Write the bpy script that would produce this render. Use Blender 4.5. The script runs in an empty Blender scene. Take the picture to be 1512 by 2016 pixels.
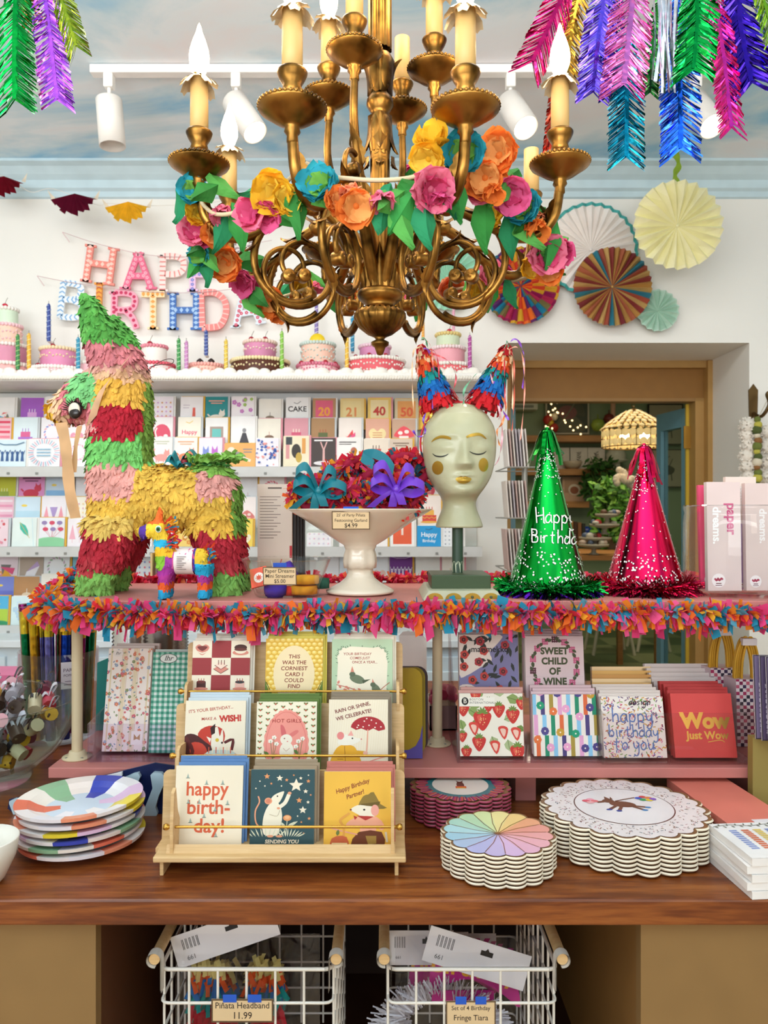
import bpy, bmesh, math, random
from math import sin, cos, pi, radians, sqrt, atan2
from mathutils import Vector as V, Matrix, noise
from mathutils.bvhtree import BVHTree
S = bpy.context.scene
COL = S.collection
RND = random.Random(11)
F = 1514.0            # focal length in pixels of the 1512 px wide photograph
EYE = 1.47            # camera height

# ---------------------------------------------------------------- camera, world, lights, exposure
cam = bpy.data.objects.new('camera', bpy.data.cameras.new('camera'))
COL.objects.link(cam)
cam.location = (0, 0, EYE); cam.rotation_euler = (pi/2, 0, 0)
cam.data.sensor_fit = 'HORIZONTAL'; cam.data.sensor_width = 36.0
cam.data.lens = 36.0*F/1512.0
cam.data.clip_start = .05
cam.data.dof.use_dof = True; cam.data.dof.focus_distance = 1.45; cam.data.dof.aperture_fstop = 11
S.camera = cam
S.view_settings.view_transform = 'Standard'; S.view_settings.look = 'None'
S.view_settings.gamma = 1.0; S.view_settings.use_curve_mapping = False
S.view_settings.exposure = -0.14
cy = S.cycles
cy.max_bounces = 7; cy.diffuse_bounces = 4; cy.glossy_bounces = 3; cy.transmission_bounces = 4
cy.transparent_max_bounces = 14; cy.caustics_reflective = False; cy.caustics_refractive = False
cy.sample_clamp_indirect = 6
w = bpy.data.worlds.new('daylight'); S.world = w; w.use_nodes = True
w.node_tree.nodes['Background'].inputs[0].default_value = (.90, .95, 1.0, 1)
w.node_tree.nodes['Background'].inputs[1].default_value = 0.46

def area(name, loc, target, sx, sy, power, col=(1, 1, 1)):
    l = bpy.data.lights.new(name, 'AREA'); l.shape = 'RECTANGLE'; l.size = sx; l.size_y = sy
    l.energy = power; l.color = col
    o = bpy.data.objects.new(name, l); COL.objects.link(o); o.location = loc
    o.rotation_euler = (V(target)-V(loc)).to_track_quat('-Z', 'Y').to_euler()
    return o
area('shopfront_window_light', (-2.3, -4.4, 2.3), (-.5, 3.0, 1.9), 3.4, 2.2, 116, (.93, .98, 1))
area('side_warm_fill', (2.0, -3.6, 2.5), (0.5, 2.4, 1.7), 1.2, 1.6, 34, (1, .86, .68))  # unseen fill added to warm the right side and foreground
area('ceiling_fill_light', (-.2, -.9, 1.9), (.0, -.5, 3.1), 3.6, 1.6, 150, (.92, .97, 1))  # unseen upward fill added behind the camera to brighten ceiling and upper wall
area('next_room_ceiling_light', (2.0, 6.6, 2.95), (2.0, 6.6, 0), 2.2, 2.2, 48, (1, .88, .66))
area('rear_overhead_fill', (-.6, 1.9, 3.03), (-.4, 2.7, 0), 3.0, .5, 36, (1, .96, .9))  # unseen overhead fill added to brighten the rack wall and doorway reveal

# ---------------------------------------------------------------- helpers
def P(x, y, Y):
    return V(((x-756)/F*Y, Y, EYE-(y-1008)/F*Y))
def lin(h):
    h = h.lstrip('#')
    c = [int(h[i:i+2], 16)/255 for i in (0, 2, 4)]
    return tuple((a/12.92 if a <= .04045 else ((a+.055)/1.055)**2.4) for a in c)+(1,)
_mats = {}
def M(h, rough=.55, metal=0.0, kind='paint', spec=.4):
    key = (h, rough, metal, kind, spec)
    if key in _mats: return _mats[key]
    m = bpy.data.materials.new('%s_%s' % (kind, h.strip('#'))); m.use_nodes = True
    nt = m.node_tree; b = nt.nodes['Principled BSDF']
    b.inputs['Roughness'].default_value = rough; b.inputs['Metallic'].default_value = metal
    b.inputs['Specular IOR Level'].default_value = spec
    c = lin(h)
    def node(t, **k):
        n = nt.nodes.new(t)
        for a, v in k.items(): setattr(n, a, v)
        return n
    tc = node('ShaderNodeTexCoord')
    nz = node('ShaderNodeTexNoise'); nz.inputs['Scale'].default_value = {'paint': 14, 'crepe': 40, 'tissue': 30, 'gold': 16, 'foil': 60}.get(kind, 20)
    nz.inputs['Detail'].default_value = 3 if kind == 'gold' else 1
    nt.links.new(tc.outputs['Object'], nz.inputs['Vector'])
    rp = node('ShaderNodeValToRGB'); e = rp.color_ramp.elements
    lo, hi = {'crepe': (.78, 1.12), 'tissue': (.86, 1.1), 'gold': (.22, 1.2), 'foil': (.8, 1.1)}.get(kind, (.95, 1.03))
    e[0].position, e[1].position = (.36, .58) if kind == 'gold' else (.3, .7)
    e[0].color = tuple(min(1, a*lo) for a in c[:3])+(1,); e[1].color = tuple(min(1, a*hi) for a in c[:3])+(1,)
    nt.links.new(nz.outputs[0], rp.inputs[0]); nt.links.new(rp.outputs[0], b.inputs['Base Color'])
    if kind in ('crepe', 'foil', 'gold', 'rough'):
        bp = node('ShaderNodeBump'); bp.inputs['Strength'].default_value = {'crepe': .35, 'foil': .25, 'gold': .35, 'rough': .5}[kind]
        bp.inputs['Distance'].default_value = .004
        nt.links.new(nz.outputs[0], bp.inputs['Height']); nt.links.new(bp.outputs[0], b.inputs['Normal'])
    if kind == 'tissue':
        tr = node('ShaderNodeBsdfTranslucent'); mx = node('ShaderNodeMixShader'); mx.inputs[0].default_value = .35
        nt.links.new(rp.outputs[0], tr.inputs[0]); nt.links.new(b.outputs[0], mx.inputs[1]); nt.links.new(tr.outputs[0], mx.inputs[2])
        nt.links.new(mx.outputs[0], nt.nodes['Material Output'].inputs[0])
    _mats[key] = m
    return m
def foil(h, rough=.22): return M(h, rough, 1.0, 'foil')
def tissue(h): return M(h, .7, 0, 'tissue', .2)
def crepe(h): return M(h, .75, 0, 'crepe', .2)
GOLD = M('#966b32', .36, 1.0, 'gold')
GOLDD = M('#7c5526', .42, .95, 'gold')
def glass(h='#fdfefd', name='clear', ior=1.45, tint=1.0):
    key = ('glass', h, ior)
    if key in _mats: return _mats[key]
    m = bpy.data.materials.new('glass_'+name); m.use_nodes = True; nt = m.node_tree; nt.nodes.clear()
    o = nt.nodes.new('ShaderNodeOutputMaterial'); mx = nt.nodes.new('ShaderNodeMixShader')
    t = nt.nodes.new('ShaderNodeBsdfTransparent'); g = nt.nodes.new('ShaderNodeBsdfGlossy'); fr = nt.nodes.new('ShaderNodeLayerWeight'); pw = nt.nodes.new('ShaderNodeMath'); ma = nt.nodes.new('ShaderNodeMath')
    t.inputs[0].default_value = lin(h); g.inputs['Roughness'].default_value = .03; pw.operation = 'POWER'; pw.inputs[1].default_value = 3.5; ma.operation = 'MULTIPLY_ADD'; ma.inputs[1].default_value = .6; ma.inputs[2].default_value = .022
    nt.links.new(fr.outputs['Facing'], pw.inputs[0]); nt.links.new(pw.outputs[0], ma.inputs[0]); nt.links.new(ma.outputs[0], mx.inputs[0]); nt.links.new(t.outputs[0], mx.inputs[1]); nt.links.new(g.outputs[0], mx.inputs[2])
    nt.links.new(mx.outputs[0], o.inputs[0]); _mats[key] = m
    return m
def emit(h, s):
    key = ('emit', h, s)
    if key in _mats: return _mats[key]
    m = bpy.data.materials.new('glow_'+h.strip('#')); m.use_nodes = True; nt = m.node_tree; nt.nodes.clear()
    o = nt.nodes.new('ShaderNodeOutputMaterial'); e = nt.nodes.new('ShaderNodeEmission')
    e.inputs[0].default_value = lin(h); e.inputs[1].default_value = s
    nt.links.new(e.outputs[0], o.inputs[0]); _mats[key] = m
    return m
def tex_mat(name, rough, build):
    m = bpy.data.materials.new(name); m.use_nodes = True; nt = m.node_tree; b = nt.nodes['Principled BSDF']
    b.inputs['Roughness'].default_value = rough
    def N(t, **k):
        n = nt.nodes.new(t)
        for a, v in k.items():
            if a in n.inputs: n.inputs[a].default_value = v
            else: setattr(n, a, v)
        return n
    build(nt, b, N, nt.links.new)
    return m
def ramp(n, stops):
    e = n.color_ramp.elements
    while len(e) > 1: e.remove(e[-1])
    e[0].position = stops[0][0]; e[0].color = lin(stops[0][1])
    for p, c in stops[1:]:
        k = e.new(p); k.color = lin(c)
def wood(name, stops, scale, rough=.4, grain=1.0):
    def f(nt, b, N, L):
        tc = N('ShaderNodeTexCoord'); mp = N('ShaderNodeMapping', Scale=scale)
        n1 = N('ShaderNodeTexNoise', Scale=2.2, Detail=6.0, Roughness=.62, Distortion=.9)
        n2 = N('ShaderNodeTexNoise', Scale=14.0, Detail=3.0)
        L(tc.outputs['Object'], mp.inputs[0]); L(mp.outputs[0], n1.inputs['Vector']); L(mp.outputs[0], n2.inputs['Vector'])
        mx = N('ShaderNodeMix', data_type='FLOAT'); mx.inputs[0].default_value = .3*grain
        L(n1.outputs[0], mx.inputs[2]); L(n2.outputs[0], mx.inputs[3])
        r = N('ShaderNodeValToRGB'); ramp(r, stops); L(mx.outputs[0], r.inputs[0]); L(r.outputs[0], b.inputs['Base Color'])
    return tex_mat(name, rough, f)
WALNUT = wood('walnut_wood', [(.28, '#451c09'), (.45, '#6e3413'), (.56, '#8d4c1e'), (.75, '#a5642e')], (1.2, 14, 14), .34)
MAPLE = wood('pale_plywood', [(.3, '#c39a66'), (.5, '#d8b27c'), (.7, '#e2c190')], (2, 30, 30), .5)
OAK = wood('shelf_wood', [(.3, '#9a6231'), (.6, '#bd8448')], (2, 20, 20), .5)

class MB:
    def __init__(s):
        s.v = []; s.f = []; s.m = []; s.s = []; s.mats = []; s.ix = {}
    def mi(s, mat):
        if isinstance(mat, str): mat = M(mat)
        k = mat.name
        if k not in s.ix: s.ix[k] = len(s.mats); s.mats.append(mat)
        return s.ix[k]
    def raw(s, vs, fs, mat, sm=False):
        o = len(s.v); s.v.extend(vs); i = s.mi(mat)
        for f in fs: s.f.append([o+k for k in f]); s.m.append(i); s.s.append(sm)
    def poly(s, pts, mat, sm=False): s.raw(pts, [list(range(len(pts)))], mat, sm)
    def box(s, c, d, mat, R=None):
        c = V(c); h = V(d)/2; vs = []
        for z in (-1, 1):
            for y in (-1, 1):
                for x in (-1, 1):
                    q = V((x*h.x, y*h.y, z*h.z)); vs.append(c+(R @ q if R else q))
        s.raw(vs, [(0, 2, 3, 1), (4, 5, 7, 6), (0, 1, 5, 4), (2, 6, 7, 3), (0, 4, 6, 2), (1, 3, 7, 5)], mat)
    def bx(s, x0, x1, y0, y1, z0, z1, mat): s.box(((x0+x1)/2, (y0+y1)/2, (z0+z1)/2), (x1-x0, y1-y0, z1-z0), mat)
    def tube(s, pts, r, mat, n=8, cap=True, sm=True):
        pts = [V(p) for p in pts]; k = len(pts)
        rs = r if isinstance(r, (list, tuple)) else [r]*k
        t0 = (pts[1]-pts[0]).normalized()
        up = V((0, 0, 1)) if abs(t0.z) < .9 else V((1, 0, 0))
        nx = t0.cross(up).normalized(); vs = []; fs = []
        for i, p in enumerate(pts):
            t = (pts[min(i+1, k-1)]-pts[max(i-1, 0)]).normalized()
            nx = (nx-t*nx.dot(t))
            nx = nx.normalized() if nx.length > 1e-9 else t.orthogonal().normalized()
            ny = t.cross(nx)
            for j in range(n):
                a = 2*pi*j/n; vs.append(p+(nx*cos(a)+ny*sin(a))*rs[i])
        for i in range(k-1):
            for j in range(n):
                fs.append((i*n+j, i*n+(j+1) % n, (i+1)*n+(j+1) % n, (i+1)*n+j))
        s.raw(vs, fs, mat, sm)
        if cap: s.poly(vs[:n][::-1], mat); s.poly(vs[-n:], mat)
    def lathe(s, prof, c, mat, n=32, fl=None, sm=True, R=None, sc=(1, 1), cap=False):
        c = V(c); vs = []; k = len(prof)
        for i, (r, z) in enumerate(prof):
            for j in range(n):
                a = 2*pi*j/n; q = r*(fl(a, i) if fl else 1)
                p = V((q*cos(a)*sc[0], q*sin(a)*sc[1], z)); vs.append(c+(R @ p if R else p))
        for i in range(k-1):
            mm = mat[i] if isinstance(mat, list) else mat
            base = len(s.v)
            s.raw([], [], mm)
            ii = s.mi(mm)
            for j in range(n):
                s.f.append([base+i*n+j, base+i*n+(j+1) % n, base+(i+1)*n+(j+1) % n, base+(i+1)*n+j]); s.m.append(ii); s.s.append(sm)
        s.v.extend(vs)
        if cap:
            m0 = mat[0] if isinstance(mat, list) else mat; m1 = mat[-1] if isinstance(mat, list) else mat
            s.poly(vs[:n][::-1], m0); s.poly(vs[-n:], m1)
    def ell(s, c, r, mat, nu=14, nv=9, R=None):
        r = (r, r, r) if isinstance(r, (int, float)) else r
        c = V(c); vs = []; fs = []
        for i in range(nv+1):
            t = pi*i/nv
            for j in range(nu):
                a = 2*pi*j/nu; q = V((r[0]*sin(t)*cos(a), r[1]*sin(t)*sin(a), r[2]*cos(t)))
                vs.append(c+(R @ q if R else q))
        for i in range(nv):
            for j in range(nu): fs.append((i*nu+j, (i+1)*nu+j, (i+1)*nu+(j+1) % nu, i*nu+(j+1) % nu))
        s.raw(vs, fs, mat, True)
    def grid(s, fn, nu, nv, mat, sm=True):
        vs = [V(fn(i/nu, j/nv)) for i in range(nu+1) for j in range(nv+1)]
        fs = [(i*(nv+1)+j, (i+1)*(nv+1)+j, (i+1)*(nv+1)+j+1, i*(nv+1)+j+1) for i in range(nu) for j in range(nv)]
        s.raw(vs, fs, mat, sm)
    def prism(s, pts, o, ux, uy, th, mat, side=None):
        """closed 2D outline in the plane o+ux*x+uy*y, given thickness towards the back"""
        o = V(o); ux = V(ux); uy = V(uy); n = ux.cross(uy).normalized()
        a = [o+ux*x+uy*y for x, y in pts]; b = [p-n*th for p in a]; k = len(pts)
        area2 = sum(pts[i][0]*pts[(i+1) % k][1]-pts[(i+1) % k][0]*pts[i][1] for i in range(k))
        if area2 < 0: a.reverse(); b.reverse()
        s.poly(a, mat); s.poly(b[::-1], side or mat)
        s.raw(a+b, [(i, k+i, k+(i+1) % k, (i+1) % k) for i in range(k)], side or mat)
    def strip(s, pts, wv, mat, sm=True):
        """ribbon along pts, wv = half-width vectors (one or per point)"""
        vs = []
        for i, p in enumerate(pts):
            q = wv[i] if isinstance(wv, list) else wv
            vs += [V(p)-V(q), V(p)+V(q)]
        s.raw(vs, [(2*i, 2*i+1, 2*i+3, 2*i+2) for i in range(len(pts)-1)], mat, sm)
    def build(s, name, parent=None, loc=None, bevel=0):
        if parent is not None:
            r = parent
            while r.parent: r = r.parent
            off = V(r.location)
        else: off = V(loc) if loc is not None else V((0, 0, 0))
        me = bpy.data.meshes.new(name)
        me.from_pydata([tuple(p-off) for p in s.v], [], s.f)
        for m in s.mats: me.materials.append(m)
        me.polygons.foreach_set('material_index', s.m); me.polygons.foreach_set('use_smooth', s.s)
        me.update()
        o = bpy.data.objects.new(name, me); COL.objects.link(o)
        if parent is not None: o.parent = parent
        else: o.location = off
        if bevel:
            b = o.modifiers.new('edge', 'BEVEL'); b.width = bevel; b.segments = 2; b.limit_method = 'ANGLE'; b.angle_limit = radians(40)
        return o
def tag(o, label, cat, group=None):
    o['label'] = label; o['category'] = cat
    if group: o['group'] = group
    return o
def T(name, label, cat, loc, group=None):
    o = bpy.data.objects.new(name, None); COL.objects.link(o); o.location = loc; o.empty_display_size = .02
    return tag(o, label, cat, group)
def struct(o): o['kind'] = 'structure'; return o
def dup(root, loc=None, rot=None, label=None, group=None, scale=None):
    r = root.copy(); COL.objects.link(r)
    if loc is not None: r.location = loc
    if rot is not None: r.rotation_euler = rot
    if scale is not None: r.scale = scale
    if label: r['label'] = label
    if group: r['group'] = group
    for ch in list(root.children):
        c = ch.copy(); COL.objects.link(c); c.parent = r
        for g in ch.children:
            d = g.copy(); COL.objects.link(d); d.parent = c
    return r
def cr(pts, n=6, closed=False):
    """smooth curve through points of any dimension"""
    pts = [V(p) for p in pts]; k = len(pts); out = []
    g = (lambda i: pts[i % k]) if closed else (lambda i: pts[max(0, min(k-1, i))])
    for i in range(k if closed else k-1):
        a, b, c, d = g(i-1), g(i), g(i+1), g(i+2)
        for j in range(n):
            t = j/n
            out.append(.5*((2*b)+(c-a)*t+(2*a-5*b+4*c-d)*t*t+(3*b-a-3*c+d)*t**3))
    if not closed: out.append(pts[-1])
    return out

# ---- flat printed artwork: coloured outlines laid on a surface
_txt = {}
def text_tris(st, bold=0.0, shear=0.0, sp=1.0):
    key = (st, bold, shear, sp)
    if key in _txt: return _txt[key]
    cu = bpy.data.curves.new('lettering', 'FONT'); cu.body = st; cu.size = 1; cu.offset = bold; cu.shear = shear; cu.space_character = sp
    cu.align_x = 'CENTER'; cu.align_y = 'CENTER'; cu.resolution_u = 3; cu.fill_mode = 'FRONT'
    ob = bpy.data.objects.new('lettering', cu)
    me = ob.to_mesh(); me.calc_loop_triangles()
    vs = [(p.co.x, p.co.y) for p in me.vertices]; tr = [tuple(t.vertices) for t in me.loop_triangles]
    ob.to_mesh_clear(); bpy.data.objects.remove(ob); bpy.data.curves.remove(cu)
    _txt[key] = (vs, tr)
    return vs, tr
def clip(poly, x0, y0, x1, y1):
    for ax, lim, sg in ((0, x0, 1), (0, x1, -1), (1, y0, 1), (1, y1, -1)):
        if all((p[ax]-lim)*sg >= 0 for p in poly): continue
        out = []
        for i, p in enumerate(poly):
            q = poly[i-1]; a = (q[ax]-lim)*sg; b = (p[ax]-lim)*sg
            if (a >= 0) != (b >= 0):
                t = a/(a-b); out.append((q[0]+(p[0]-q[0])*t, q[1]+(p[1]-q[1])*t))
            if b >= 0: out.append(p)
        poly = out
        if len(poly) < 3: return []
    return poly
SCRIPT = {  # single-stroke handwriting: polylines on a unit grid, x height 1
 'a': [[(.8, .9), (.4, 1), (.05, .6), (.1, .1), (.4, 0), (.75, .4), (.8, 1), (.8, .3), (.95, 0)]],
 'b': [[(.1, 1.9), (.1, 0)], [(.1, .6), (.45, 1), (.8, .6), (.6, .05), (.1, .1)]],
 'd': [[(.75, .8), (.4, 1), (.05, .6), (.1, .1), (.45, 0), (.75, .4)], [(.8, 1.9), (.8, 0)]],
 'e': [[(.05, .5), (.75, .55), (.5, 1), (.1, .7), (.15, .1), (.5, 0), (.8, .2)]],
 'g': [[(.75, .8), (.4, 1), (.05, .6), (.15, .1), (.5, .05), (.78, .4)], [(.8, 1), (.8, -.5), (.4, -.85), (.05, -.6)]],
 'h': [[(.1, 1.9), (.1, 0)], [(.1, .6), (.45, 1), (.75, .8), (.78, 0)]],
 'i': [[(.2, 1), (.2, .2), (.35, 0)], [(.2, 1.4), (.22, 1.46)]],
 'l': [[(.15, 1.9), (.15, 0)]],
 'n': [[(.1, 1), (.1, 0)], [(.1, .6), (.45, 1), (.75, .8), (.78, 0)]],
 'o': [[(.4, 1), (.05, .6), (.15, .1), (.45, 0), (.78, .4), (.65, .95), (.4, 1)]],
 'p': [[(.1, 1), (.1, -.9)], [(.1, .7), (.45, 1), (.8, .6), (.6, .05), (.1, .15)]],
 'r': [[(.1, 1), (.1, 0)], [(.1, .6), (.35, .95), (.65, .95)]],
 's': [[(.65, .9), (.3, 1), (.1, .75), (.6, .35), (.5, .02), (.05, .1)]],
 't': [[(.35, 1.6), (.3, .2), (.55, 0)], [(0, 1.05), (.7, 1.1)]],
 'u': [[(.1, 1), (.1, .3), (.35, 0), (.7, .4), (.75, 1)], [(.75, 1), (.78, 0)]],
 'y': [[(.1, 1), (.15, .4), (.45, .2), (.75, .6)], [(.8, 1), (.75, -.4), (.4, -.85), (.05, -.6)]],
 'H': [[(.1, 1.9), (.25, -.1)], [(1.1, 1.9), (1.2, -.1)], [(.2, .75), (1.2, .95)]],
 'B': [[(.2, 1.9), (.25, 0)], [(.2, 1.8), (.9, 1.7), (.9, 1.1), (.25, 1), (1.05, .8), (1, .1), (.25, 0)]],
 'P': [[(.2, 1.9), (.2, 0)], [(.2, 1.8), (.9, 1.7), (.9, 1.1), (.2, .9)]], ' ': [], '!': [[(.2, 1.8), (.2, .5)], [(.2, .1), (.22, .02)]]}
def script_paths(st, sp=1.08):
    x = 0; out = []
    for ch in st:
        g = SCRIPT.get(ch, [])
        for pl in g: out.append([(x+p[0], p[1]) for p in (cr(pl, 4) if len(pl) > 2 else pl)])
        x += (.55 if ch in 'il! ' else 1.4 if ch in 'HB' else sp)
    return out, x
class Art:
    def __init__(s, w, h, bg=None):
        s.w = w; s.H = h/w; s.p = []; s.k = 0
        if bg: s.rect(0, 0, 1, s.H, bg)
    def add(s, pts, c, L=None):
        q = clip([(p[0], p[1]) for p in pts], 0, 0, 1, s.H)
        if len(q) > 2: s.p.append((q, c, s.k if L is None else L))
    def rect(s, x, y, w, h, c, rot=0):
        s.k += 1
        if rot:
            cx, cy_ = x+w/2, y+h/2; ca, sa = cos(rot), sin(rot)
            s.add([(cx+dx*ca-dy*sa, cy_+dx*sa+dy*ca) for dx, dy in ((-w/2, -h/2), (w/2, -h/2), (w/2, h/2), (-w/2, h/2))], c)
        else: s.add([(x, y), (x+w, y), (x+w, y+h), (x, y+h)], c)
    def ell(s, x, y, rx, ry, c, n=20, rot=0, keep=False):
        s.k += .1 if keep else 1
        ca, sa = cos(rot), sin(rot)
        s.add([(x+rx*cos(a)*ca-ry*sin(a)*sa, y+rx*cos(a)*sa+ry*sin(a)*ca) for a in [2*pi*i/n for i in range(n)]], c)
    def poly(s, pts, c, smooth=0):
        s.k += 1; s.add(cr(pts, smooth, True) if smooth else pts, c)
    def star(s, x, y, r, c, n=5, q=.45, rot=pi/2, keep=False):
        s.k += .1 if keep else 1
        s.add([(x+(r if i % 2 == 0 else r*q)*cos(rot+pi*i/n), y+(r if i % 2 == 0 else r*q)*sin(rot+pi*i/n)) for i in range(2*n)], c)
    def line(s, pts, wd, c, smooth=0, keep=False):
        s.k += .1 if keep else 1
        if smooth: pts = [tuple(p) for p in cr(pts, smooth)]
        k = len(pts); l = []; r = []
        for i in range(k):
            a = pts[max(0, i-1)]; b = pts[min(k-1, i+1)]; dx, dy = b[0]-a[0], b[1]-a[1]; d = sqrt(dx*dx+dy*dy) or 1
            nx, ny = -dy/d*wd/2, dx/d*wd/2
            l.append((pts[i][0]+nx, pts[i][1]+ny)); r.append((pts[i][0]-nx, pts[i][1]-ny))
        for i in range(k-1): s.add([l[i], r[i], r[i+1], l[i+1]], c)
    def text(s, st, x, y, size, c, bold=0, shear=0, rot=0, sx=1, sp=1):
        s.k += 1; vs, tr = text_tris(st, bold, shear, sp); ca, sa = cos(rot), sin(rot)
        q = [(x+(a*sx*ca-b*sa)*size, y+(a*sx*sa+b*ca)*size) for a, b in vs]
        for t in tr: s.add([q[i] for i in t], c)
    def script(s, st, x, y, size, c, wd=.12, rot=0, shear=0):
        s.k += 1; ps, L = script_paths(st); ca, sa = cos(rot), sin(rot)
        for pl in ps:
            s.line([(x+((a-L/2+b*shear)*ca-b*sa)*size, y+((a-L/2+b*shear)*sa+b*ca)*size) for a, b in pl], wd*size, c, keep=True)
    def flower(s, x, y, r, c, cc, n=6, keep=False):
        s.k += .1 if keep else 1
        for i in range(n):
            a = 2*pi*i/n; s.ell(x+r*.6*cos(a), y+r*.6*sin(a), r*.45, r*.45, c, 8, keep=True)
        s.ell(x, y, r*.5, r*.5, c, 8, keep=True); s.ell(x, y, r*.2, r*.2, cc, 8, keep=True)
    def leaf(s, x, y, l, wd, rot, c, keep=True):
        s.k += .1 if keep else 1
        ca, sa = cos(rot), sin(rot)
        s.add([(x+a*ca-b*sa, y+a*sa+b*ca) for a, b in ((0, 0), (l*.35, wd/2), (l*.7, wd*.4), (l, 0), (l*.7, -wd*.4), (l*.35, -wd/2))], c)
    def put(s, mb, o, ux, uy, eps=5e-5, mf=None):
        """lay on plane with corner o, unit directions ux,uy; face normal ux x uy"""
        o = V(o); ux = V(ux).normalized(); uy = V(uy).normalized(); n = ux.cross(uy)
        top = max((k for _, _, k in s.p), default=1); eps = min(eps, 9e-4/max(1, top)) if eps < 1e-4 else eps
        for q, c, k in s.p:
            a2 = sum(q[i-1][0]*q[i][1]-q[i][0]*q[i-1][1] for i in range(len(q)))
            if a2 < 0: q = q[::-1]
            mb.poly([o+ux*(x*s.w)+uy*(y*s.w)+n*(eps*k) for x, y in q], mf(c) if (mf and isinstance(c, str)) else c)
def slab(mb, art, o, ux, uy, th, edge='#f3efe6', eps=3e-5):
    """a card or pack: lower-left corner o of its printed face, thickness behind it"""
    o = V(o); ux = V(ux).normalized(); uy = V(uy).normalized(); w_, h_ = art.w, art.w*art.H
    mb.prism([(0, 0), (w_, 0), (w_, h_), (0, h_)], o, ux, uy, th, edge)
    art.put(mb, o, ux, uy, eps)
def tilt(deg): a = radians(deg); return V((0, sin(a), cos(a)))     # leans back
X1 = V((1, 0, 0)); Z1 = V((0, 0, 1))

def blob(shapes, voxel, smooth=4):
    """one continuous surface from overlapping closed shapes"""
    mb = MB()
    for f in shapes: f(mb)
    o = mb.build('body'); m = o.modifiers.new('r', 'REMESH'); m.mode = 'VOXEL'; m.voxel_size = voxel
    sm = o.modifiers.new('s', 'SMOOTH'); sm.iterations = smooth
    dg = bpy.context.evaluated_depsgraph_get()
    me = bpy.data.meshes.new_from_object(o.evaluated_get(dg)); bpy.data.objects.remove(o)
    vs = [v.co.copy() for v in me.vertices]; fs = [list(p.vertices) for p in me.polygons]
    bpy.data.meshes.remove(me)
    return vs, fs
def scatter(vs, fs, n, rnd):
    """n points over a surface, area weighted -> (point, normal)"""
    ar = []; tot = 0; tri = []
    for f in fs:
        for k in range(1, len(f)-1):
            a, b, c = vs[f[0]], vs[f[k]], vs[f[k+1]]; nn = (b-a).cross(c-a); l = nn.length/2
            if l > 0: tot += l; ar.append(tot); tri.append((a, b, c, nn/(2*l)))
    import bisect
    for _ in range(n):
        a, b, c, nn = tri[min(len(tri)-1, bisect.bisect(ar, rnd.random()*tot))]
        u, v = rnd.random(), rnd.random()
        if u+v > 1: u, v = 1-u, 1-v
        yield a+(b-a)*u+(c-a)*v, nn
def flake(mb, p, n, wd, ln, mat, rnd, lift=.35, tw=.5):
    d = V((0, 0, -1)); d = d-n*d.dot(n)
    d = d.normalized() if d.length > .05 else n.orthogonal().normalized()
    d = Matrix.Rotation(rnd.uniform(-tw, tw), 3, n) @ d
    s = n.cross(d).normalized(); l = ln*rnd.uniform(.7, 1.2); h = wd*rnd.uniform(.6, 1.1)/2; b = rnd.uniform(-.3, .3)*wd
    a = p+n*.001; m = p+d*l*.5+n*l*lift*rnd.uniform(.1, .7)+s*b*.5; e = p+d*l+n*l*lift*rnd.uniform(0, 1.2)+s*b
    q = n*wd*.18
    mb.raw([a-s*h*.6, a+s*h*.6, m-s*h-q, m+n*wd*.12, m+s*h-q, e-s*h*.35, e+s*h*.35],
           [(0, 1, 3), (0, 3, 2), (1, 4, 3), (2, 3, 5), (3, 6, 5), (3, 4, 6)], mat, False)
def fringe(mb, path, n, ln, wd, cols, rnd, lo=0, hi=2*pi, droop=.4, core=.004, mfn=tissue):
    """paper festooning: short strips bristling from a cord"""
    path = [V(p) for p in path]; k = len(path)-1
    ms = [mfn(c) for c in cols]
    for _ in range(n):
        t = rnd.random()*k; i = min(int(t), k-1); p = path[i].lerp(path[i+1], t-i); tg = (path[i+1]-path[i]).normalized()
        u = tg.orthogonal().normalized(); w_ = tg.cross(u); a = rnd.uniform(0, 2*pi)
        d = (u*cos(a)+w_*sin(a)+tg*rnd.uniform(-.6, .6)).normalized()
        d = (d+V((0, 0, -droop*.5))).normalized()
        s = d.cross(V((rnd.uniform(-1, 1), rnd.uniform(-1, 1), rnd.uniform(-1, 1)))).normalized()*wd*rnd.uniform(.6, 1.15)/2
        l = ln*rnd.uniform(.6, 1.15)
        a0 = p+d*core; m = a0+d*l*.55+V((0, 0, -droop*l*.12)); e = a0+d*l*.95+V((0, 0, -droop*l*rnd.uniform(.1, .8)))
        mb.strip([a0, m, e], s, ms[rnd.randrange(len(ms))])
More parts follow.
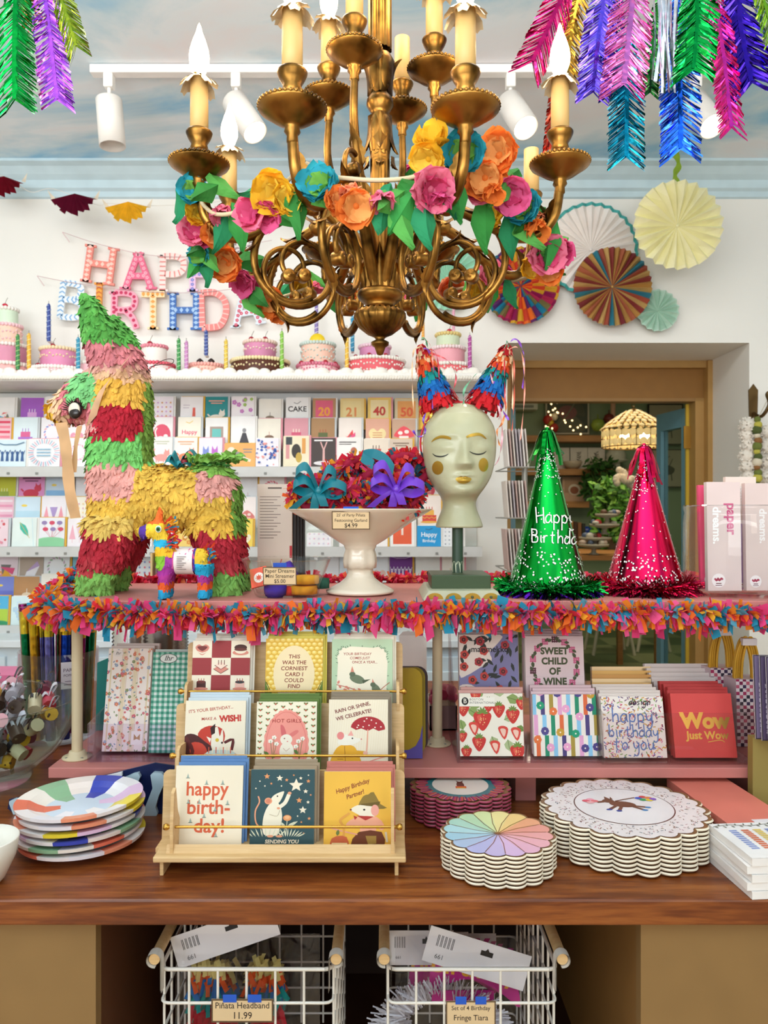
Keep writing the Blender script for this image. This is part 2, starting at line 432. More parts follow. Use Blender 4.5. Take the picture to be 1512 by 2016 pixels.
# ---------------------------------------------------------------- the room
CEIL = EYE+1.60
def sky_f(nt, b, N, L):
    tc = N('ShaderNodeTexCoord'); mp = N('ShaderNodeMapping', Scale=(.9, 1.5, 1)); mp.inputs['Location'].default_value = (.35, .25, 0)
    n1 = N('ShaderNodeTexNoise', Scale=1.1, Detail=7.0, Roughness=.55, Distortion=.5)
    L(tc.outputs['Object'], mp.inputs[0]); L(mp.outputs[0], n1.inputs['Vector'])
    r = N('ShaderNodeValToRGB'); ramp(r, [(.32, '#76b8e2'), (.41, '#97cae8'), (.48, '#c9e2ee'), (.55, '#e6f0f6'), (.66, '#ece9ec'), (.8, '#dfeaf0')])
    L(n1.outputs[0], r.inputs[0]); L(r.outputs[0], b.inputs['Base Color'])
SKY = tex_mat('sky_mural_paint', .7, sky_f)
def wall_f(c1, c2):
    def f(nt, b, N, L):
        tc = N('ShaderNodeTexCoord'); n1 = N('ShaderNodeTexNoise', Scale=1.3, Detail=4.0)
        L(tc.outputs['Object'], n1.inputs['Vector'])
        r = N('ShaderNodeValToRGB'); ramp(r, [(.35, c1), (.65, c2)]); L(n1.outputs[0], r.inputs[0]); L(r.outputs[0], b.inputs['Base Color'])
    return f
WALLW = tex_mat('warm_white_wall_paint', .6, wall_f('#edeae3', '#f2efe8'))
GREENW = tex_mat('sage_green_wall_paint', .6, wall_f('#869a7b', '#93a686'))
def checker_f(nt, b, N, L):
    tc = N('ShaderNodeTexCoord'); ck = N('ShaderNodeTexChecker', Scale=2.0); L(tc.outputs['Object'], ck.inputs[0])
    ck.inputs[1].default_value = lin('#5d6a45'); ck.inputs[2].default_value = lin('#8e9468'); L(ck.outputs[0], b.inputs['Base Color'])
CHECK = tex_mat('green_checker_floor_paint', .4, checker_f)
def floorw_f(nt, b, N, L):
    tc = N('ShaderNodeTexCoord'); br = N('ShaderNodeTexBrick', Scale=1.0); L(tc.outputs['Object'], br.inputs[0])
    br.inputs[1].default_value = lin('#c4a27a'); br.inputs[2].default_value = lin('#cfae86'); br.inputs[3].default_value = lin('#8a6a4a')
    br.inputs['Brick Width'].default_value = 1.6; br.inputs['Row Height'].default_value = .12; br.inputs['Mortar Size'].default_value = .004
    L(br.outputs[0], b.inputs['Base Color'])
FLOORW = tex_mat('oak_plank_floor', .45, floorw_f)
OX0, OX1, OZ = .577, 1.71, EYE+.792          # opening in the rear wall
def shell(name, f):
    m = MB(); f(m); return struct(m.build(name))
shell('floor', lambda m: m.bx(-3.4, 3.6, -2.6, 4.02, -.1, 0, FLOORW))
shell('floor_next_room', lambda m: m.bx(-.5, 4.6, 4.02, 9.6, -.1, 0, CHECK))
shell('ceiling', lambda m: m.bx(-3.4, 3.6, -2.6, 3.6, CEIL, CEIL+.1, SKY))
shell('ceiling_next_room', lambda m: m.bx(-.5, 4.6, 4.02, 9.6, CEIL, CEIL+.1, WALLW))
def bw(m):
    m.bx(-3.4, OX0, 3.6, 4.02, 0, CEIL, WALLW); m.bx(OX1, 3.6, 3.6, 4.02, 0, CEIL, WALLW); m.bx(OX0, OX1, 3.6, 4.02, OZ, CEIL, WALLW)
shell('wall_back', bw)
shell('wall_left', lambda m: m.bx(-3.5, -3.4, -2.6, 3.6, 0, CEIL, WALLW))
shell('wall_right', lambda m: m.bx(3.6, 3.7, -2.6, 3.6, 0, CEIL, WALLW))
def nr(m):
    m.bx(-.5, 4.6, 9.5, 9.6, 0, CEIL, GREENW); m.bx(4.5, 4.6, 4.02, 9.5, 0, CEIL, GREENW); m.bx(-.6, -.5, 4.02, 9.5, 0, CEIL, GREENW)
shell('wall_next_room', nr)
def corn(m):
    prof = [(.0, -.135), (.012, -.13), (.014, -.105), (.03, -.095), (.034, -.06), (.06, -.045), (.09, -.02), (.125, -.012), (.125, 0), (0, 0)]
    a = [V((-3.4, 3.6-y, CEIL+z)) for y, z in prof]; b = [p+V((7, 0, 0)) for p in a]; k = len(a)
    m.raw(a+b, [(i, (i+1) % k, k+(i+1) % k, k+i) for i in range(k)], '#c6dce4')
shell('trim_1', corn)
# door frame at the back of the deep opening
def dfr(m):
    tan = '#b38a4e'
    m.bx(OX0, OX1, 4.02, 4.10, EYE+.755, OZ, tan); m.bx(.60, .662, 4.02, 4.12, 0, EYE+.76, tan)
    m.bx(1.685, OX1+.06, 4.0, 4.12, 0, EYE+.79, tan); m.bx(1.64, 1.69, 4.05, 4.14, 0, EYE+.6, tan)
    m.bx(.64, 1.70, 4.06, 4.11, EYE+.597, EYE+.757, '#96692f'); m.bx(.64, 1.70, 4.05, 4.13, EYE+.583, EYE+.6, '#9a7341')
shell('door_1', dfr)
def baseb(m): m.bx(-3.4, OX0, 3.585, 3.6, 0, .12, '#e6ded0')
shell('baseboard_back', baseb)

# track lighting
t = T('light_track', 'long white ceiling track rail carrying the spotlights', 'track light', (0, 2.76, CEIL))
m = MB(); m.bx(-1.05, .05, 2.74, 2.78, CEIL-.032, CEIL-.002, '#f1eeea'); m.build('rail', t, bevel=.003)
m = MB(); m.bx(.06, 1.25, 2.74, 2.78, CEIL-.032, CEIL-.002, '#f1eeea'); m.build('rail', t, bevel=.003)
BULB = emit('#fff0d0', 30)
def spot(x, y0, y1, dx, lit, label, dy=0):
    c = P(x, y0, 2.76); c.z = CEIL-.033
    r = T('track_spotlight', label, 'spotlight', c, 'white spotlights on the ceiling track')
    m = MB(); m.box(c+V((0, 0, -.022)), (.034, .034, .05), '#f0ede8'); m.build('adapter', r, bevel=.004)
    m = MB(); a = c+V((0, 0, -.045)); b = c+V((0, 0, -.105)); m.tube([a, b], .007, '#f0ede8'); m.build('stem', r)
    ax = V((dx, dy, -1)).normalized(); R = ax.to_track_quat('Z', 'Y').to_matrix(); L = .17
    top = b-ax*.02
    m = MB(); m.lathe([(0, 0), (.043, 0), (.046, .004), (.046, L), (.043, L), (.041, L-.02), (0, L-.022)], top, M('#dcd8d2', .35), 28, R=R); m.build('lamp_head', r)
    if lit:
        m = MB(); m.lathe([(.0, L-.012), (.038, L-.012), (.038, L-.016), (0, L-.016)], top, emit('#ffe9bd', 18), 24, R=R); h = m.build('bulb', r); h['label'] = 'glowing bulb face'
        l = bpy.data.lights.new('spot_beam', 'SPOT'); l.energy = 20; l.color = (1, .84, .6); l.spot_size = 1.3; l.shadow_soft_size = .04
        o = bpy.data.objects.new('spot_beam', l); COL.objects.link(o); o.location = top+ax*(L+.01); o.rotation_euler = ax.to_track_quat('-Z', 'Y').to_euler()
spot(215, 140, 270, .08, False, 'white cylinder spotlight hanging straight down at the left end of the track')
spot(465, 140, 250, .62, True, 'lit white spotlight on the track just behind the left chandelier candles', -.35)
spot(1005, 150, 260, .34, True, 'lit white spotlight on the track between the chandelier and the foil feathers', -.62)
spot(1370, 150, 255, .2, True, 'lit white spotlight on the track half hidden by the blue foil feather', -.7)
# ---------------------------------------------------------------- chandelier
CX, CYY = -.008, 1.53
def cz(y, Y=1.53): return EYE-(y-1008)/F*Y
CC = V((CX, CYY, cz(600)))
ch = T('chandelier', 'gilded wooden candle chandelier with two tiers of scrolled arms', 'chandelier', CC)
def flute(n, d): return lambda a, i: 1-d+d*abs(sin(n*a/2))
def zl(y): return cz(y)-CC.z
m = MB()
m.lathe([(.024, zl(y)) for y in range(-120, 110, 20)], CC, GOLD, 48, flute(16, .12))
m.lathe([(.02, zl(y)) for y in range(300, 561, 20)], CC, GOLD, 48, flute(14, .12))
m.lathe([(.022, zl(110)), (.03, zl(125)), (.026, zl(150)), (.022, zl(180)), (.019, zl(188)), (.026, zl(197)), (.027, zl(208)), (.02, zl(220)), (.016, zl(226)), (.021, zl(235)), (.024, zl(262)), (.022, zl(290)), (.02, zl(302))], CC, GOLD, 28)
m.build('column', ch)
def acanthus(mb, base, tip_dir, out, ln, wd, curl=.5, mat=GOLD, lobes=4):
    """carved leaf growing from base along tip_dir, curling towards out"""
    base = V(base); d = V(tip_dir).normalized(); o = V(out).normalized(); s = d.cross(o).normalized()
    def fn(u, v):
        x = (v-.5)*2; pr = sin(pi*min(1, .08+u*.92)**.7)*(.75+.25*abs(sin(u*pi*lobes)))
        return base+d*(ln*u*(1-.25*curl*u))+o*(ln*curl*.45*u**3+abs(x)*-.18*wd*pr+.1*wd*(1-abs(x)))+s*(x*wd*.5*pr)
    mb.grid(fn, 12, 6, mat)
m = MB()
for k in range(4):
    a = pi/4+k*pi/2+.78; o = V((cos(a), sin(a), 0))
    acanthus(m, CC+o*.021+V((0, 0, zl(190))), (0, 0, 1), o, .085, .042, .5)
    acanthus(m, CC+o*.02+V((0, 0, zl(228))), (0, 0, -1), o, .085, .04, .35)
    acanthus(m, CC+o*.026+V((0, 0, zl(310))), (0, 0, -1), o, .03, .03, .6)
for k in range(16):
    a = 2*pi*k/16; o = V((cos(a), sin(a), 0))
    acanthus(m, CC+o*.036+V((0, 0, zl(572))), V((o.x*.15, o.y*.15, 1)), o, .085, .028, .25)
m.build('carved_leaves', ch)
m = MB()
m.lathe([(0, zl(700)), (.006, zl(698)), (.009, zl(690)), (.011, zl(684)), (.017, zl(680)), (.018, zl(674)), (.008, zl(669)), (.012, zl(664))], CC, GOLD, 24)
m.lathe([(.012, zl(664)), (.026, zl(658)), (.043, zl(645)), (.053, zl(628)), (.052, zl(618)), (.044, zl(611))], CC, GOLD, 72, flute(24, .09))
m.lathe([(.044, zl(611)), (.03, zl(606)), (.028, zl(602)), (.034, zl(596)), (.043, zl(589)), (.045, zl(583)), (.044, zl(577)), (.04, zl(573)), (.025, zl(568)), (.02, zl(555))], CC, GOLD, 32)
m.build('urn_finial', ch)

R1 = .354
def dishcup(mb, p, r):
    mb.lathe([(.005, -.05), (.009, -.046), (.0085, -.036), (.013, -.03), (.011, -.024), (.015, -.02), (.03, -.012), (r*.8, -.003), (r, .004), (r*1.01, .009), (r*.96, .008), (r*.5, .0), (.014, .002)], p, GOLD, 36, sm=True)
    for k in range(40):
        a = 2*pi*k/40; mb.ell(p+V((r*.985*cos(a), r*.985*sin(a), .0085)), .0035, GOLD, 5, 4)
def cup(mb, p):
    mb.lathe([(.014, 0), (.018, .006), (.02, .016), (.018, .026), (.013, .031)], p, GOLD, 36, flute(16, .13))
    mb.lathe([(.013, .031), (.016, .036), (.014, .042), (.02, .052), (.0235, .06), (.024, .063), (.022, .066), (.015, .063)], p, GOLD, 28)
WAX = M('#cda565', .45)
def candle(par, p, h, r, bulb, collar):
    m = MB(); m.lathe([(0, 0), (r, 0), (r, h*.5), (r*.97, h), (r*.8, h+.001), (0, h+.001)], p, WAX, 20); m.build('candle_sleeve', par)
    t_ = p+V((0, 0, h))
    if collar:
        m = MB()
        for k in range(10):
            a = 2*pi*k/10; o = V((cos(a), sin(a), 0)); s = V((-sin(a), cos(a), 0))
            m.grid(lambda u, v: t_+o*(.008+.026*u)+V((0, 0, .004-.016*u*u*(1+.5*sin(k*2.3))))+s*((v-.5)*.020*(.45+.9*u)*(1-.5*max(0, u-.7)/.3))+V((0, 0, -.006*abs(v-.5)*u)), 4, 4, M('#d8c4a0', .35, .35), sm=False)
        m.build('petal_collar', par)
    if bulb:
        m = MB(); m.lathe([(.008, .0), (.008, .008), (.012, .013), (.0175, .028), (.0185, .04), (.0165, .054), (.011, .072), (.006, .085), (.003, .097), (0, .103)], t_, emit('#ffe2b0', 22), 20)
        o = m.build('flame_bulb', par); o['label'] = 'lit clear flame bulb'
        l = bpy.data.lights.new('candle_light', 'POINT'); l.energy = 2.2; l.color = (1, .72, .42); l.shadow_soft_size = .03
        lo = bpy.data.objects.new('candle_light', l); COL.objects.link(lo)
        return lo, t_+V((0, 0, .05))
    return None
def spiral(c, ex, ez, r0, turns, a0, sgn=1, n=40, r1=.008):
    out = []
    for i in range(n+1):
        t = i/n; r = r0*(1-t)+r1*t; a = a0+sgn*turns*2*pi*t
        out.append(c+ex*(r*cos(a))+ez*(r*sin(a)))
    return out
def arm_mesh():
    m = MB(); ex = X1; ez = Z1
    pts = [CC+ex*r+ez*z for r, z in ((.024, .035), (.05, .08), (.085, .145), (.125, .172), (.17, .160), (.22, .128), (.27, .098), (.315, .096), (.343, .125), (.352, .165), (.354, .185))]
    sp = cr(pts, 5); k = len(sp)
    m.tube(sp, [.0125-.004*i/k for i in range(k)], GOLD, 10)
    m.ell(CC+V((.14, 0, .172)), (.02, .015, .016), GOLD, 10, 8)
    # big double scroll hanging under the arm, ending in a rosette
    c1 = CC+V((.165, 0, .055))
    s1 = spiral(c1, ex, ez, .098, 1.5, 1.15, -1, 54, .018); m.tube(s1, [.0078-.003*i/54 for i in range(55)], GOLD, 8)
    s2 = spiral(CC+V((.185, 0, .048)), ex, ez, .066, 1.15, 4.0, 1, 40, .014); m.tube(s2, [.006-.002*i/40 for i in range(41)], GOLD, 8)
    for q in (s1[-1], s2[-1]):
        RR = Matrix.Rotation(pi/2, 3, 'X')
        m.lathe([(0, -.012), (.011, -.012), (.013, -.009), (.0125, .009), (.0105, .012), (.006, .010), (.004, .013), (0, .014)], q, GOLD, 18, R=RR)
        m.lathe([(0, -.014), (.004, -.013), (.006, -.010)], q, GOLD, 12, R=RR)
    # carved foliage along the arm and the scrolls
    for (i, ln, wd) in ((14, .075, .036), (19, .085, .04), (24, .07, .034), (30, .06, .03)):
        p = sp[i]; d = (sp[i+1]-sp[i]).normalized(); acanthus(m, p+Z1*.006, d, Z1, ln, wd, .55)
    for (i, ln) in ((3, .06), (10, .06), (22, .055), (30, .05)):
        d = (s1[i+1]-s1[i]).normalized(); o = (s1[i]-c1).normalized(); acanthus(m, s1[i], d, o, ln, .026, .5)
    acanthus(m, CC+V((.332, 0, .105)), (.15, 0, 1), (1, 0, 0), .075, .036, .5)
    acanthus(m, CC+V((.33, 0, .105)), (-.05, 0, 1), (-1, 0, 0), .06, .03, .6)
    return m
proto = arm_mesh().build('arm', ch)
DZ = .165
m = MB(); dishcup(m, CC+V((R1, 0, .047+DZ)), .053); dish = m.build('drip_dish', proto)
m = MB(); cup(m, CC+V((R1, 0, .047+DZ))); cupo = m.build('candle_cup', proto)
lights = []
armspec = {0: (1, 1), 1: (0, 0), 2: (0, 0), 3: (1, 1), 4: (1, 1), 5: (1, 1), 6: (1, 1), 7: (1, 1)}
for k in range(8):
    a = radians(22.5+45*k)
    if k == 0: o = proto
    else:
        o = proto.copy(); COL.objects.link(o)
        for c in (dish, cupo):
            q = c.copy(); COL.objects.link(q); q.parent = o
    o.rotation_euler.z = a
    bl, col = armspec[k]
    if k == 0: bl = col = 0                      # far right candle has no bulb
    if k == 1: bl = col = 0
    res = candle(o, CC+V((R1, 0, .047+DZ+.06)), .1, .0165, bl, col)
    if res:
        p = Matrix.Rotation(a, 3, 'Z') @ (res[1]-CC)
        res[0].location = CC+p
# upper tier: four plain arms
def arm2_mesh(r, ztop):
    m = MB()
    pts = [CC+V((q, 0, z)) for q, z in ((.024, .06), (.05, .13), (.085, .20), (.105, .26), (r+.003, .32), (r, ztop-.045))]
    sp = cr(pts, 5); m.tube(sp, [.0115-.0045*i/len(sp) for i in range(len(sp))], GOLD, 10)
    c1 = CC+V((.095, 0, .215))
    s1 = spiral(c1+V((.03, 0, 0)), X1, Z1, .045, 1.1, 3.0, -1, 30, .01); m.tube(s1, .005, GOLD, 8)
    m.lathe([(0, -.01), (.010, -.01), (.012, -.007), (.012, .007), (.010, .01), (.004, .012), (0, .013)], s1[-1], GOLD, 16, R=Matrix.Rotation(pi/2, 3, 'X'))
    acanthus(m, CC+V((.1, 0, .235)), (.3, 0, 1), (1, 0, .2), .075, .036, .5)
    acanthus(m, CC+V((.075, 0, .17)), (.4, 0, 1), (1, 0, .2), .085, .036, .5)
    acanthus(m, CC+V((.1, 0, .22)), (-.2, 0, 1), (-1, 0, .2), .06, .03, .5)
    return m
R2 = .115; ZT = cz(170)-CC.z
a2 = radians(-23.5)
for k, (bl, col) in enumerate(((0, 0), (1, 1), (1, 1), (1, 1))):
    # angles: back, left, front, right
    a = {0: radians(66), 1: radians(156), 2: radians(246), 3: radians(-24)}[k]
    if k == 0:
        pa = arm2_mesh(R2, ZT).build('upper_arm', ch); o = pa
        m = MB(); dishcup(m, CC+V((R2, 0, ZT)), .051); d2 = m.build('drip_dish', pa)
        m = MB(); cup(m, CC+V((R2, 0, ZT))); c2 = m.build('candle_cup', pa)
    else:
        o = pa.copy(); COL.objects.link(o)
        for c in (d2, c2):
            q = c.copy(); COL.objects.link(q); q.parent = o
    o.rotation_euler.z = a
    res = candle(o, CC+V((R2, 0, ZT+.06)), .1, .0165, bl, col)
    if res: res[0].location = CC+Matrix.Rotation(a, 3, 'Z') @ (res[1]-CC)
m = MB(); m.tube([CC+V((0, 0, zl(-120))), V((CX, CYY, CEIL-.02))], .008, GOLD); m.lathe([(.05, -.001), (.05, -.012), (.02, -.03), (0, -.03)], V((CX, CYY, CEIL-.001)), GOLD, 24); m.build('ceiling_rod', ch)

# ---------------------------------------------------------------- tissue flower garland on the chandelier
def flower_mesh(col, col2, kind):
    m = MB(); a_, b_ = tissue(col), tissue(col2); r = random.Random(col+kind)
    rings = {'open': ((7, 1.0, .55, a_), (6, .75, .9, b_)), 'bell': ((6, .7, 1.25, a_), (5, .6, 1.15, a_)), 'wild': ((8, 1.0, .7, a_), (7, .9, .35, a_), (5, .6, 1.0, b_))}[kind]
    for n, ln, up, mt in rings:
        for i in range(n):
            a = 2*pi*i/n+r.uniform(-.25, .25); o = V((cos(a), sin(a), 0)); s = V((-sin(a), cos(a), 0)); u_ = up*r.uniform(.75, 1.25); l = .034*ln*r.uniform(.85, 1.15); ph = r.uniform(0, 6)
            def fn(u, v):
                x = (v-.5)*2; wd = .021*sin(pi*min(1, u*.8+.12))*(1 if kind != 'bell' else .85)
                return o*(l*u*(1-.35*u_*u*.6))+Z1*(l*u_*(u-.35*u*u)+.004*sin(ph+x*4+u*5)*u+.006*x*x*u)+s*(x*wd*(1-.25*max(0, u-.85)/.15)+.003*sin(ph+u*6))
            m.grid(fn, 6, 5, mt)
    m.ell((0, 0, -.002), (.007, .007, .009), a_, 8, 6)
    return m
def leaf_mesh(col, ph):
    m = MB(); mt = tissue(col)
    def fn(u, v):
        x = (v-.5)*2; wd = .022*(1-abs(2*u-.8)/1.25)**1.0
        return V((x*max(.001, wd), .012*abs(x)+.02*sin(u*2.5+ph)*u, -.085*u))
    m.grid(fn, 7, 4, mt, sm=False); return m
G0 = V((CX, CYY, EYE+.50))
gar = T('flower_garland', 'tissue paper flower garland on white rope draped around the chandelier', 'garland', G0)
ring = [  # photo position and distance
 (1060, 430, 1.42), (1080, 500, 1.52), (1040, 545, 1.66), (960, 560, 1.75), (885, 570, 1.82), (812, 575, 1.85), (745, 585, 1.86), (690, 585, 1.85), (620, 565, 1.8), (545, 585, 1.72),
 (490, 555, 1.62), (455, 520, 1.55), (410, 480, 1.5), (380, 420, 1.45), (378, 380, 1.42), (420, 420, 1.36), (475, 415, 1.32), (530, 385, 1.29), (575, 348, 1.27), (600, 322, 1.26), (640, 345, 1.24), (690, 352, 1.23), (750, 355, 1.22),
 (815, 348, 1.23), (850, 325, 1.24), (890, 312, 1.27), (935, 318, 1.3), (985, 330, 1.34), (1020, 385, 1.38)]
m = MB(); m.tube(cr([P(*q) for q in ring], 6, True)+[P(*ring[0])], .0036, M('#c9b491', .9, 0, 'rough'), 6); m.build('rope', gar)
FL = {'p': ('#f0809e', '#dc4f7c'), 'o': ('#f58a3c', '#f7ac62'), 'y': ('#f2bb2c', '#f6cf4a'), 't': ('#2f9cae', '#74b04a'), 'c': ('#f39a70', '#f07a3a'), 'm': ('#e45f94', '#c93a6c')}
flm = {}
def fl_obj(c, kind, p, dirv, sc):
    k = (c, kind)
    if k not in flm: flm[k] = flower_mesh(FL[c][0], FL[c][1], kind).build('paper_flower', gar, None); flm[k].location = (0, 0, 0); me = flm[k].data; [setattr(v, 'co', v.co+G0) for v in me.vertices]; o = flm[k]
    else: o = flm[k].copy(); COL.objects.link(o)
    o.location = V(p)-G0; o.rotation_euler = V(dirv).to_track_quat('Z', 'Y').to_euler(); o.scale = (sc*.9,)*3
rf = random.Random(5)
fls = [('t', 'wild', 380, 378, 1.40, 1.0), ('y', 'wild', 390, 425, 1.42, 1.0), ('p', 'bell', 438, 412, 1.38, 1.15), ('o', 'open', 425, 452, 1.42, 1.1), ('p', 'wild', 385, 462, 1.44, 1.1), ('m', 'open', 408, 472, 1.45, .8), ('t', 'open', 398, 500, 1.48, .9),
 ('o', 'wild', 452, 520, 1.52, 1.3), ('o', 'bell', 440, 505, 1.53, 1.0), ('m', 'wild', 485, 555, 1.58, 1.1), ('p', 'open', 505, 570, 1.6, 1.0), ('o', 'wild', 530, 590, 1.62, 1.2), ('o', 'bell', 545, 615, 1.64, .9), ('p', 'open', 500, 420, 1.29, 1.15), ('m', 'wild', 530, 420, 1.28, 1.0), ('p', 'bell', 506, 378, 1.31, .7),
 ('y', 'wild', 545, 378, 1.26, 1.35), ('y', 'open', 560, 400, 1.25, 1.0), ('t', 'wild', 632, 370, 1.22, 1.15), ('c', 'bell', 693, 372, 1.21, 1.2), ('o', 'open', 700, 405, 1.20, 1.15), ('o', 'wild', 660, 400, 1.21, .9), ('p', 'bell', 748, 385, 1.20, 1.1),
 ('p', 'wild', 845, 372, 1.21, 1.35), ('m', 'bell', 868, 385, 1.21, 1.0), ('y', 'bell', 852, 295, 1.24, 1.45), ('y', 'open', 845, 312, 1.23, 1.1), ('t', 'wild', 915, 305, 1.26, 1.3), ('o', 'wild', 985, 308, 1.3, 1.5), ('o', 'open', 955, 350, 1.29, 1.2), ('o', 'bell', 968, 370, 1.28, 1.0), ('m', 'wild', 1005, 382, 1.34, 1.25), ('p', 'open', 942, 375, 1.31, 1.0),
 ('y', 'wild', 970, 428, 1.4, 1.1), ('t', 'wild', 1035, 412, 1.38, 1.2), ('o', 'bell', 1050, 440, 1.4, 1.3), ('c', 'bell', 1065, 425, 1.42, 1.0), ('p', 'wild', 1070, 498, 1.46, 1.45), ('m', 'open', 1098, 490, 1.47, 1.1), ('o', 'open', 1088, 530, 1.5, 1.0), ('y', 'open', 1040, 520, 1.52, 1.0),
 ('p', 'wild', 965, 545, 1.72, 1.2), ('m', 'open', 990, 540, 1.7, .8), ('y', 'wild', 945, 572, 1.74, 1.1), ('c', 'open', 885, 565, 1.82, 1.3), ('p', 'bell', 812, 578, 1.84, 1.3), ('y', 'open', 780, 600, 1.86, .7), ('o', 'wild', 690, 588, 1.84, 1.2), ('p', 'wild', 665, 572, 1.83, 1.0), ('p', 'bell', 620, 560, 1.8, 1.0), ('y', 'wild', 590, 565, 1.78, 1.1), ('m', 'bell', 800, 328, 1.75, .7)]
for c, k, x, y, Y, sc in fls:
    d = V((rf.uniform(-.7, .7), -1, rf.uniform(-.9, .25))) if k != 'bell' else V((rf.uniform(-.3, .3), -.5, -1))
    if y < 320 and k == 'bell': d = V((-.2, -.7, .6))
    fl_obj(c, k, P(x, y, Y), d, sc)
lvm = {}
lvs = [(350, 372, 1.41, 35), (345, 385, 1.41, 10), (412, 352, 1.38, 60), (430, 375, 1.37, -50), (455, 410, 1.36, 10), (445, 425, 1.37, -20), (400, 490, 1.47, 20), (430, 490, 1.48, -60), (420, 485, 1.49, -30), (385, 500, 1.48, 15), (480, 580, 1.6, 30), (525, 520, 1.6, -70), (500, 400, 1.3, 60),
 (555, 360, 1.25, -70), (600, 365, 1.24, 40), (585, 375, 1.24, 5), (650, 352, 1.22, -55), (770, 372, 1.21, -15), (785, 400, 1.2, 10), (790, 365, 1.21, 60), (815, 390, 1.2, -30), (838, 395, 1.2, 5), (800, 385, 1.22, -50), (880, 290, 1.26, -60), (897, 350, 1.25, 8), (892, 330, 1.25, 5), (1010, 350, 1.32, -35), (1022, 345, 1.33, -60), (955, 395, 1.33, 10), (1005, 430, 1.38, 5),
 (1015, 420, 1.39, 25), (1075, 420, 1.41, -50), (1085, 440, 1.42, -10), (1095, 450, 1.43, -75), (1120, 480, 1.47, -60), (1115, 490, 1.47, -75), (975, 560, 1.7, -10), (1000, 560, 1.68, 20), (920, 560, 1.77, 5), (1050, 540, 1.6, 70), (640, 580, 1.82, 30), (570, 570, 1.78, -40), (610, 545, 1.8, 40), (480, 575, 1.58, 50), (840, 585, 1.84, -20), (690, 565, 1.84, 10)]
for i, (x, y, Y, rot) in enumerate(lvs):
    c = ('#3f9a4a', '#2f8f5f', '#5fae52', '#3a8a3f')[i % 4]
    if c not in lvm: lvm[c] = leaf_mesh(c, i).build('paper_leaf', gar); me = lvm[c].data; [setattr(v, 'co', v.co+G0) for v in me.vertices]; o = lvm[c]
    else: o = lvm[c].copy(); COL.objects.link(o)
    o.location = P(x, y-12, Y)-G0; o.rotation_euler = (rf.uniform(-.3, .2), radians(-rot), rf.uniform(-.6, .6)); o.scale = (rf.uniform(.8, 1.15),)*3

# ---------------------------------------------------------------- foil feather streamers
def feather(pts, wpx, Y, col, label, n=46, tip=.55, group='left', seed=0, full=False, slit=.55):
    r = random.Random(seed); sp = [P(x, y, Y) for x, y in pts]; c = cr(sp, 12); k = len(c)-1
    wd = wpx/F*Y/2; m1 = foil(col, .13); m2 = foil(col, .3)
    o = MB(); lens = [0]
    for i in range(k): lens.append(lens[-1]+(c[i+1]-c[i]).length)
    L = lens[-1]
    def at(s):
        s = max(0, min(L*.9999, s))
        for i in range(k):
            if lens[i+1] >= s:
                t = (s-lens[i])/max(1e-9, lens[i+1]-lens[i]); return c[i].lerp(c[i+1], t), (c[i+1]-c[i]).normalized()
        return c[-1], (c[-1]-c[-2]).normalized()
    vw = V((0, 1, 0)); tw = r.uniform(-.35, .35)
    o.strip([at(L*i/24)[0]+V((0, -.001, 0)) for i in range(25)], [at(L*i/24)[1].cross(vw).normalized()*wd*.12 for i in range(25)], m1)
    step = L/n
    for sg in (-1, 1):
        for i in range(n+1):
            s = i*step; p, t = at(s); sd = t.cross(vw).normalized()*sg; sd = (sd+vw*tw*sg).normalized()
            ln = wd*(1 if not full else 1)*min(1, .25+s/L*3)*r.uniform(.93, 1.04)
            bend = vw*r.uniform(-.3, .3)*wd*.5; h = step*slit*r.uniform(.8, 1.1)
            q = p+sd*ln+t*ln*(tip+.25)+bend; hv = t*h
            mid = p.lerp(q, .5)+vw*r.uniform(-.16, .16)*wd
            o.strip([p, mid, q], [hv, hv+vw*r.uniform(-.6, .6)*h, hv*.75+vw*r.uniform(-1.1, 1.1)*h], m1 if r.random() < .7 else m2, sm=False)
    return tag(o.build('foil_feather', loc=sp[0]), label, 'streamer', 'foil feathers hanging from the ceiling on the '+group)
feather([(35, -60), (30, 60), (30, 195)], 95, 1.75, '#0e9a3c', 'wide emerald green foil feather at the far left ceiling corner', 52, seed=1)
feather([(80, -60), (95, 40), (112, 195)], 62, 1.7, '#a64fd0', 'lilac foil feather with a forked tip beside the emerald one', 60, seed=2)
feather([(100, -50), (125, 10), (150, 90)], 50, 1.66, '#8a9a2a', 'olive green foil feather overlapping the lilac one', 34, tip=1.1, seed=3)
feather([(20, -60), (45, 0), (62, 40)], 56, 1.8, '#c0642a', 'short copper orange foil feather between green and lilac ones', 26, seed=4)
RG = 'right'
feather([(1130, -60), (1090, 30), (1048, 120)], 66, 1.66, '#c21e62', 'crimson foil feather sticking out furthest towards the chandelier', 44, tip=1.0, group=RG, seed=5)
feather([(1150, -60), (1125, 60), (1118, 140)], 52, 1.85, '#a67a2a', 'bronze and olive foil feather behind the right candle', 44, group=RG, seed=6)
feather([(1150, -60), (1112, 100), (1090, 200), (1080, 290)], 22, 1.95, '#b03a2a', 'narrow rust red foil feather seen behind the right candle sleeve', 40, group=RG, seed=7)
feather([(1200, -60), (1180, 60), (1168, 180)], 66, 1.62, '#6a4fd8', 'periwinkle violet foil feather left of the pale pink one', 50, group=RG, seed=8)
feather([(1215, -30), (1205, 90), (1200, 185)], 44, 1.72, '#2a1a7c', 'dark indigo foil feather tucked behind the pale pink one', 40, group=RG, seed=9)
feather([(1250, -60), (1240, 50), (1228, 165)], 92, 1.55, '#e06cb0', 'broad pale pink foil feather in front of the teal one', 62, group=RG, seed=10)
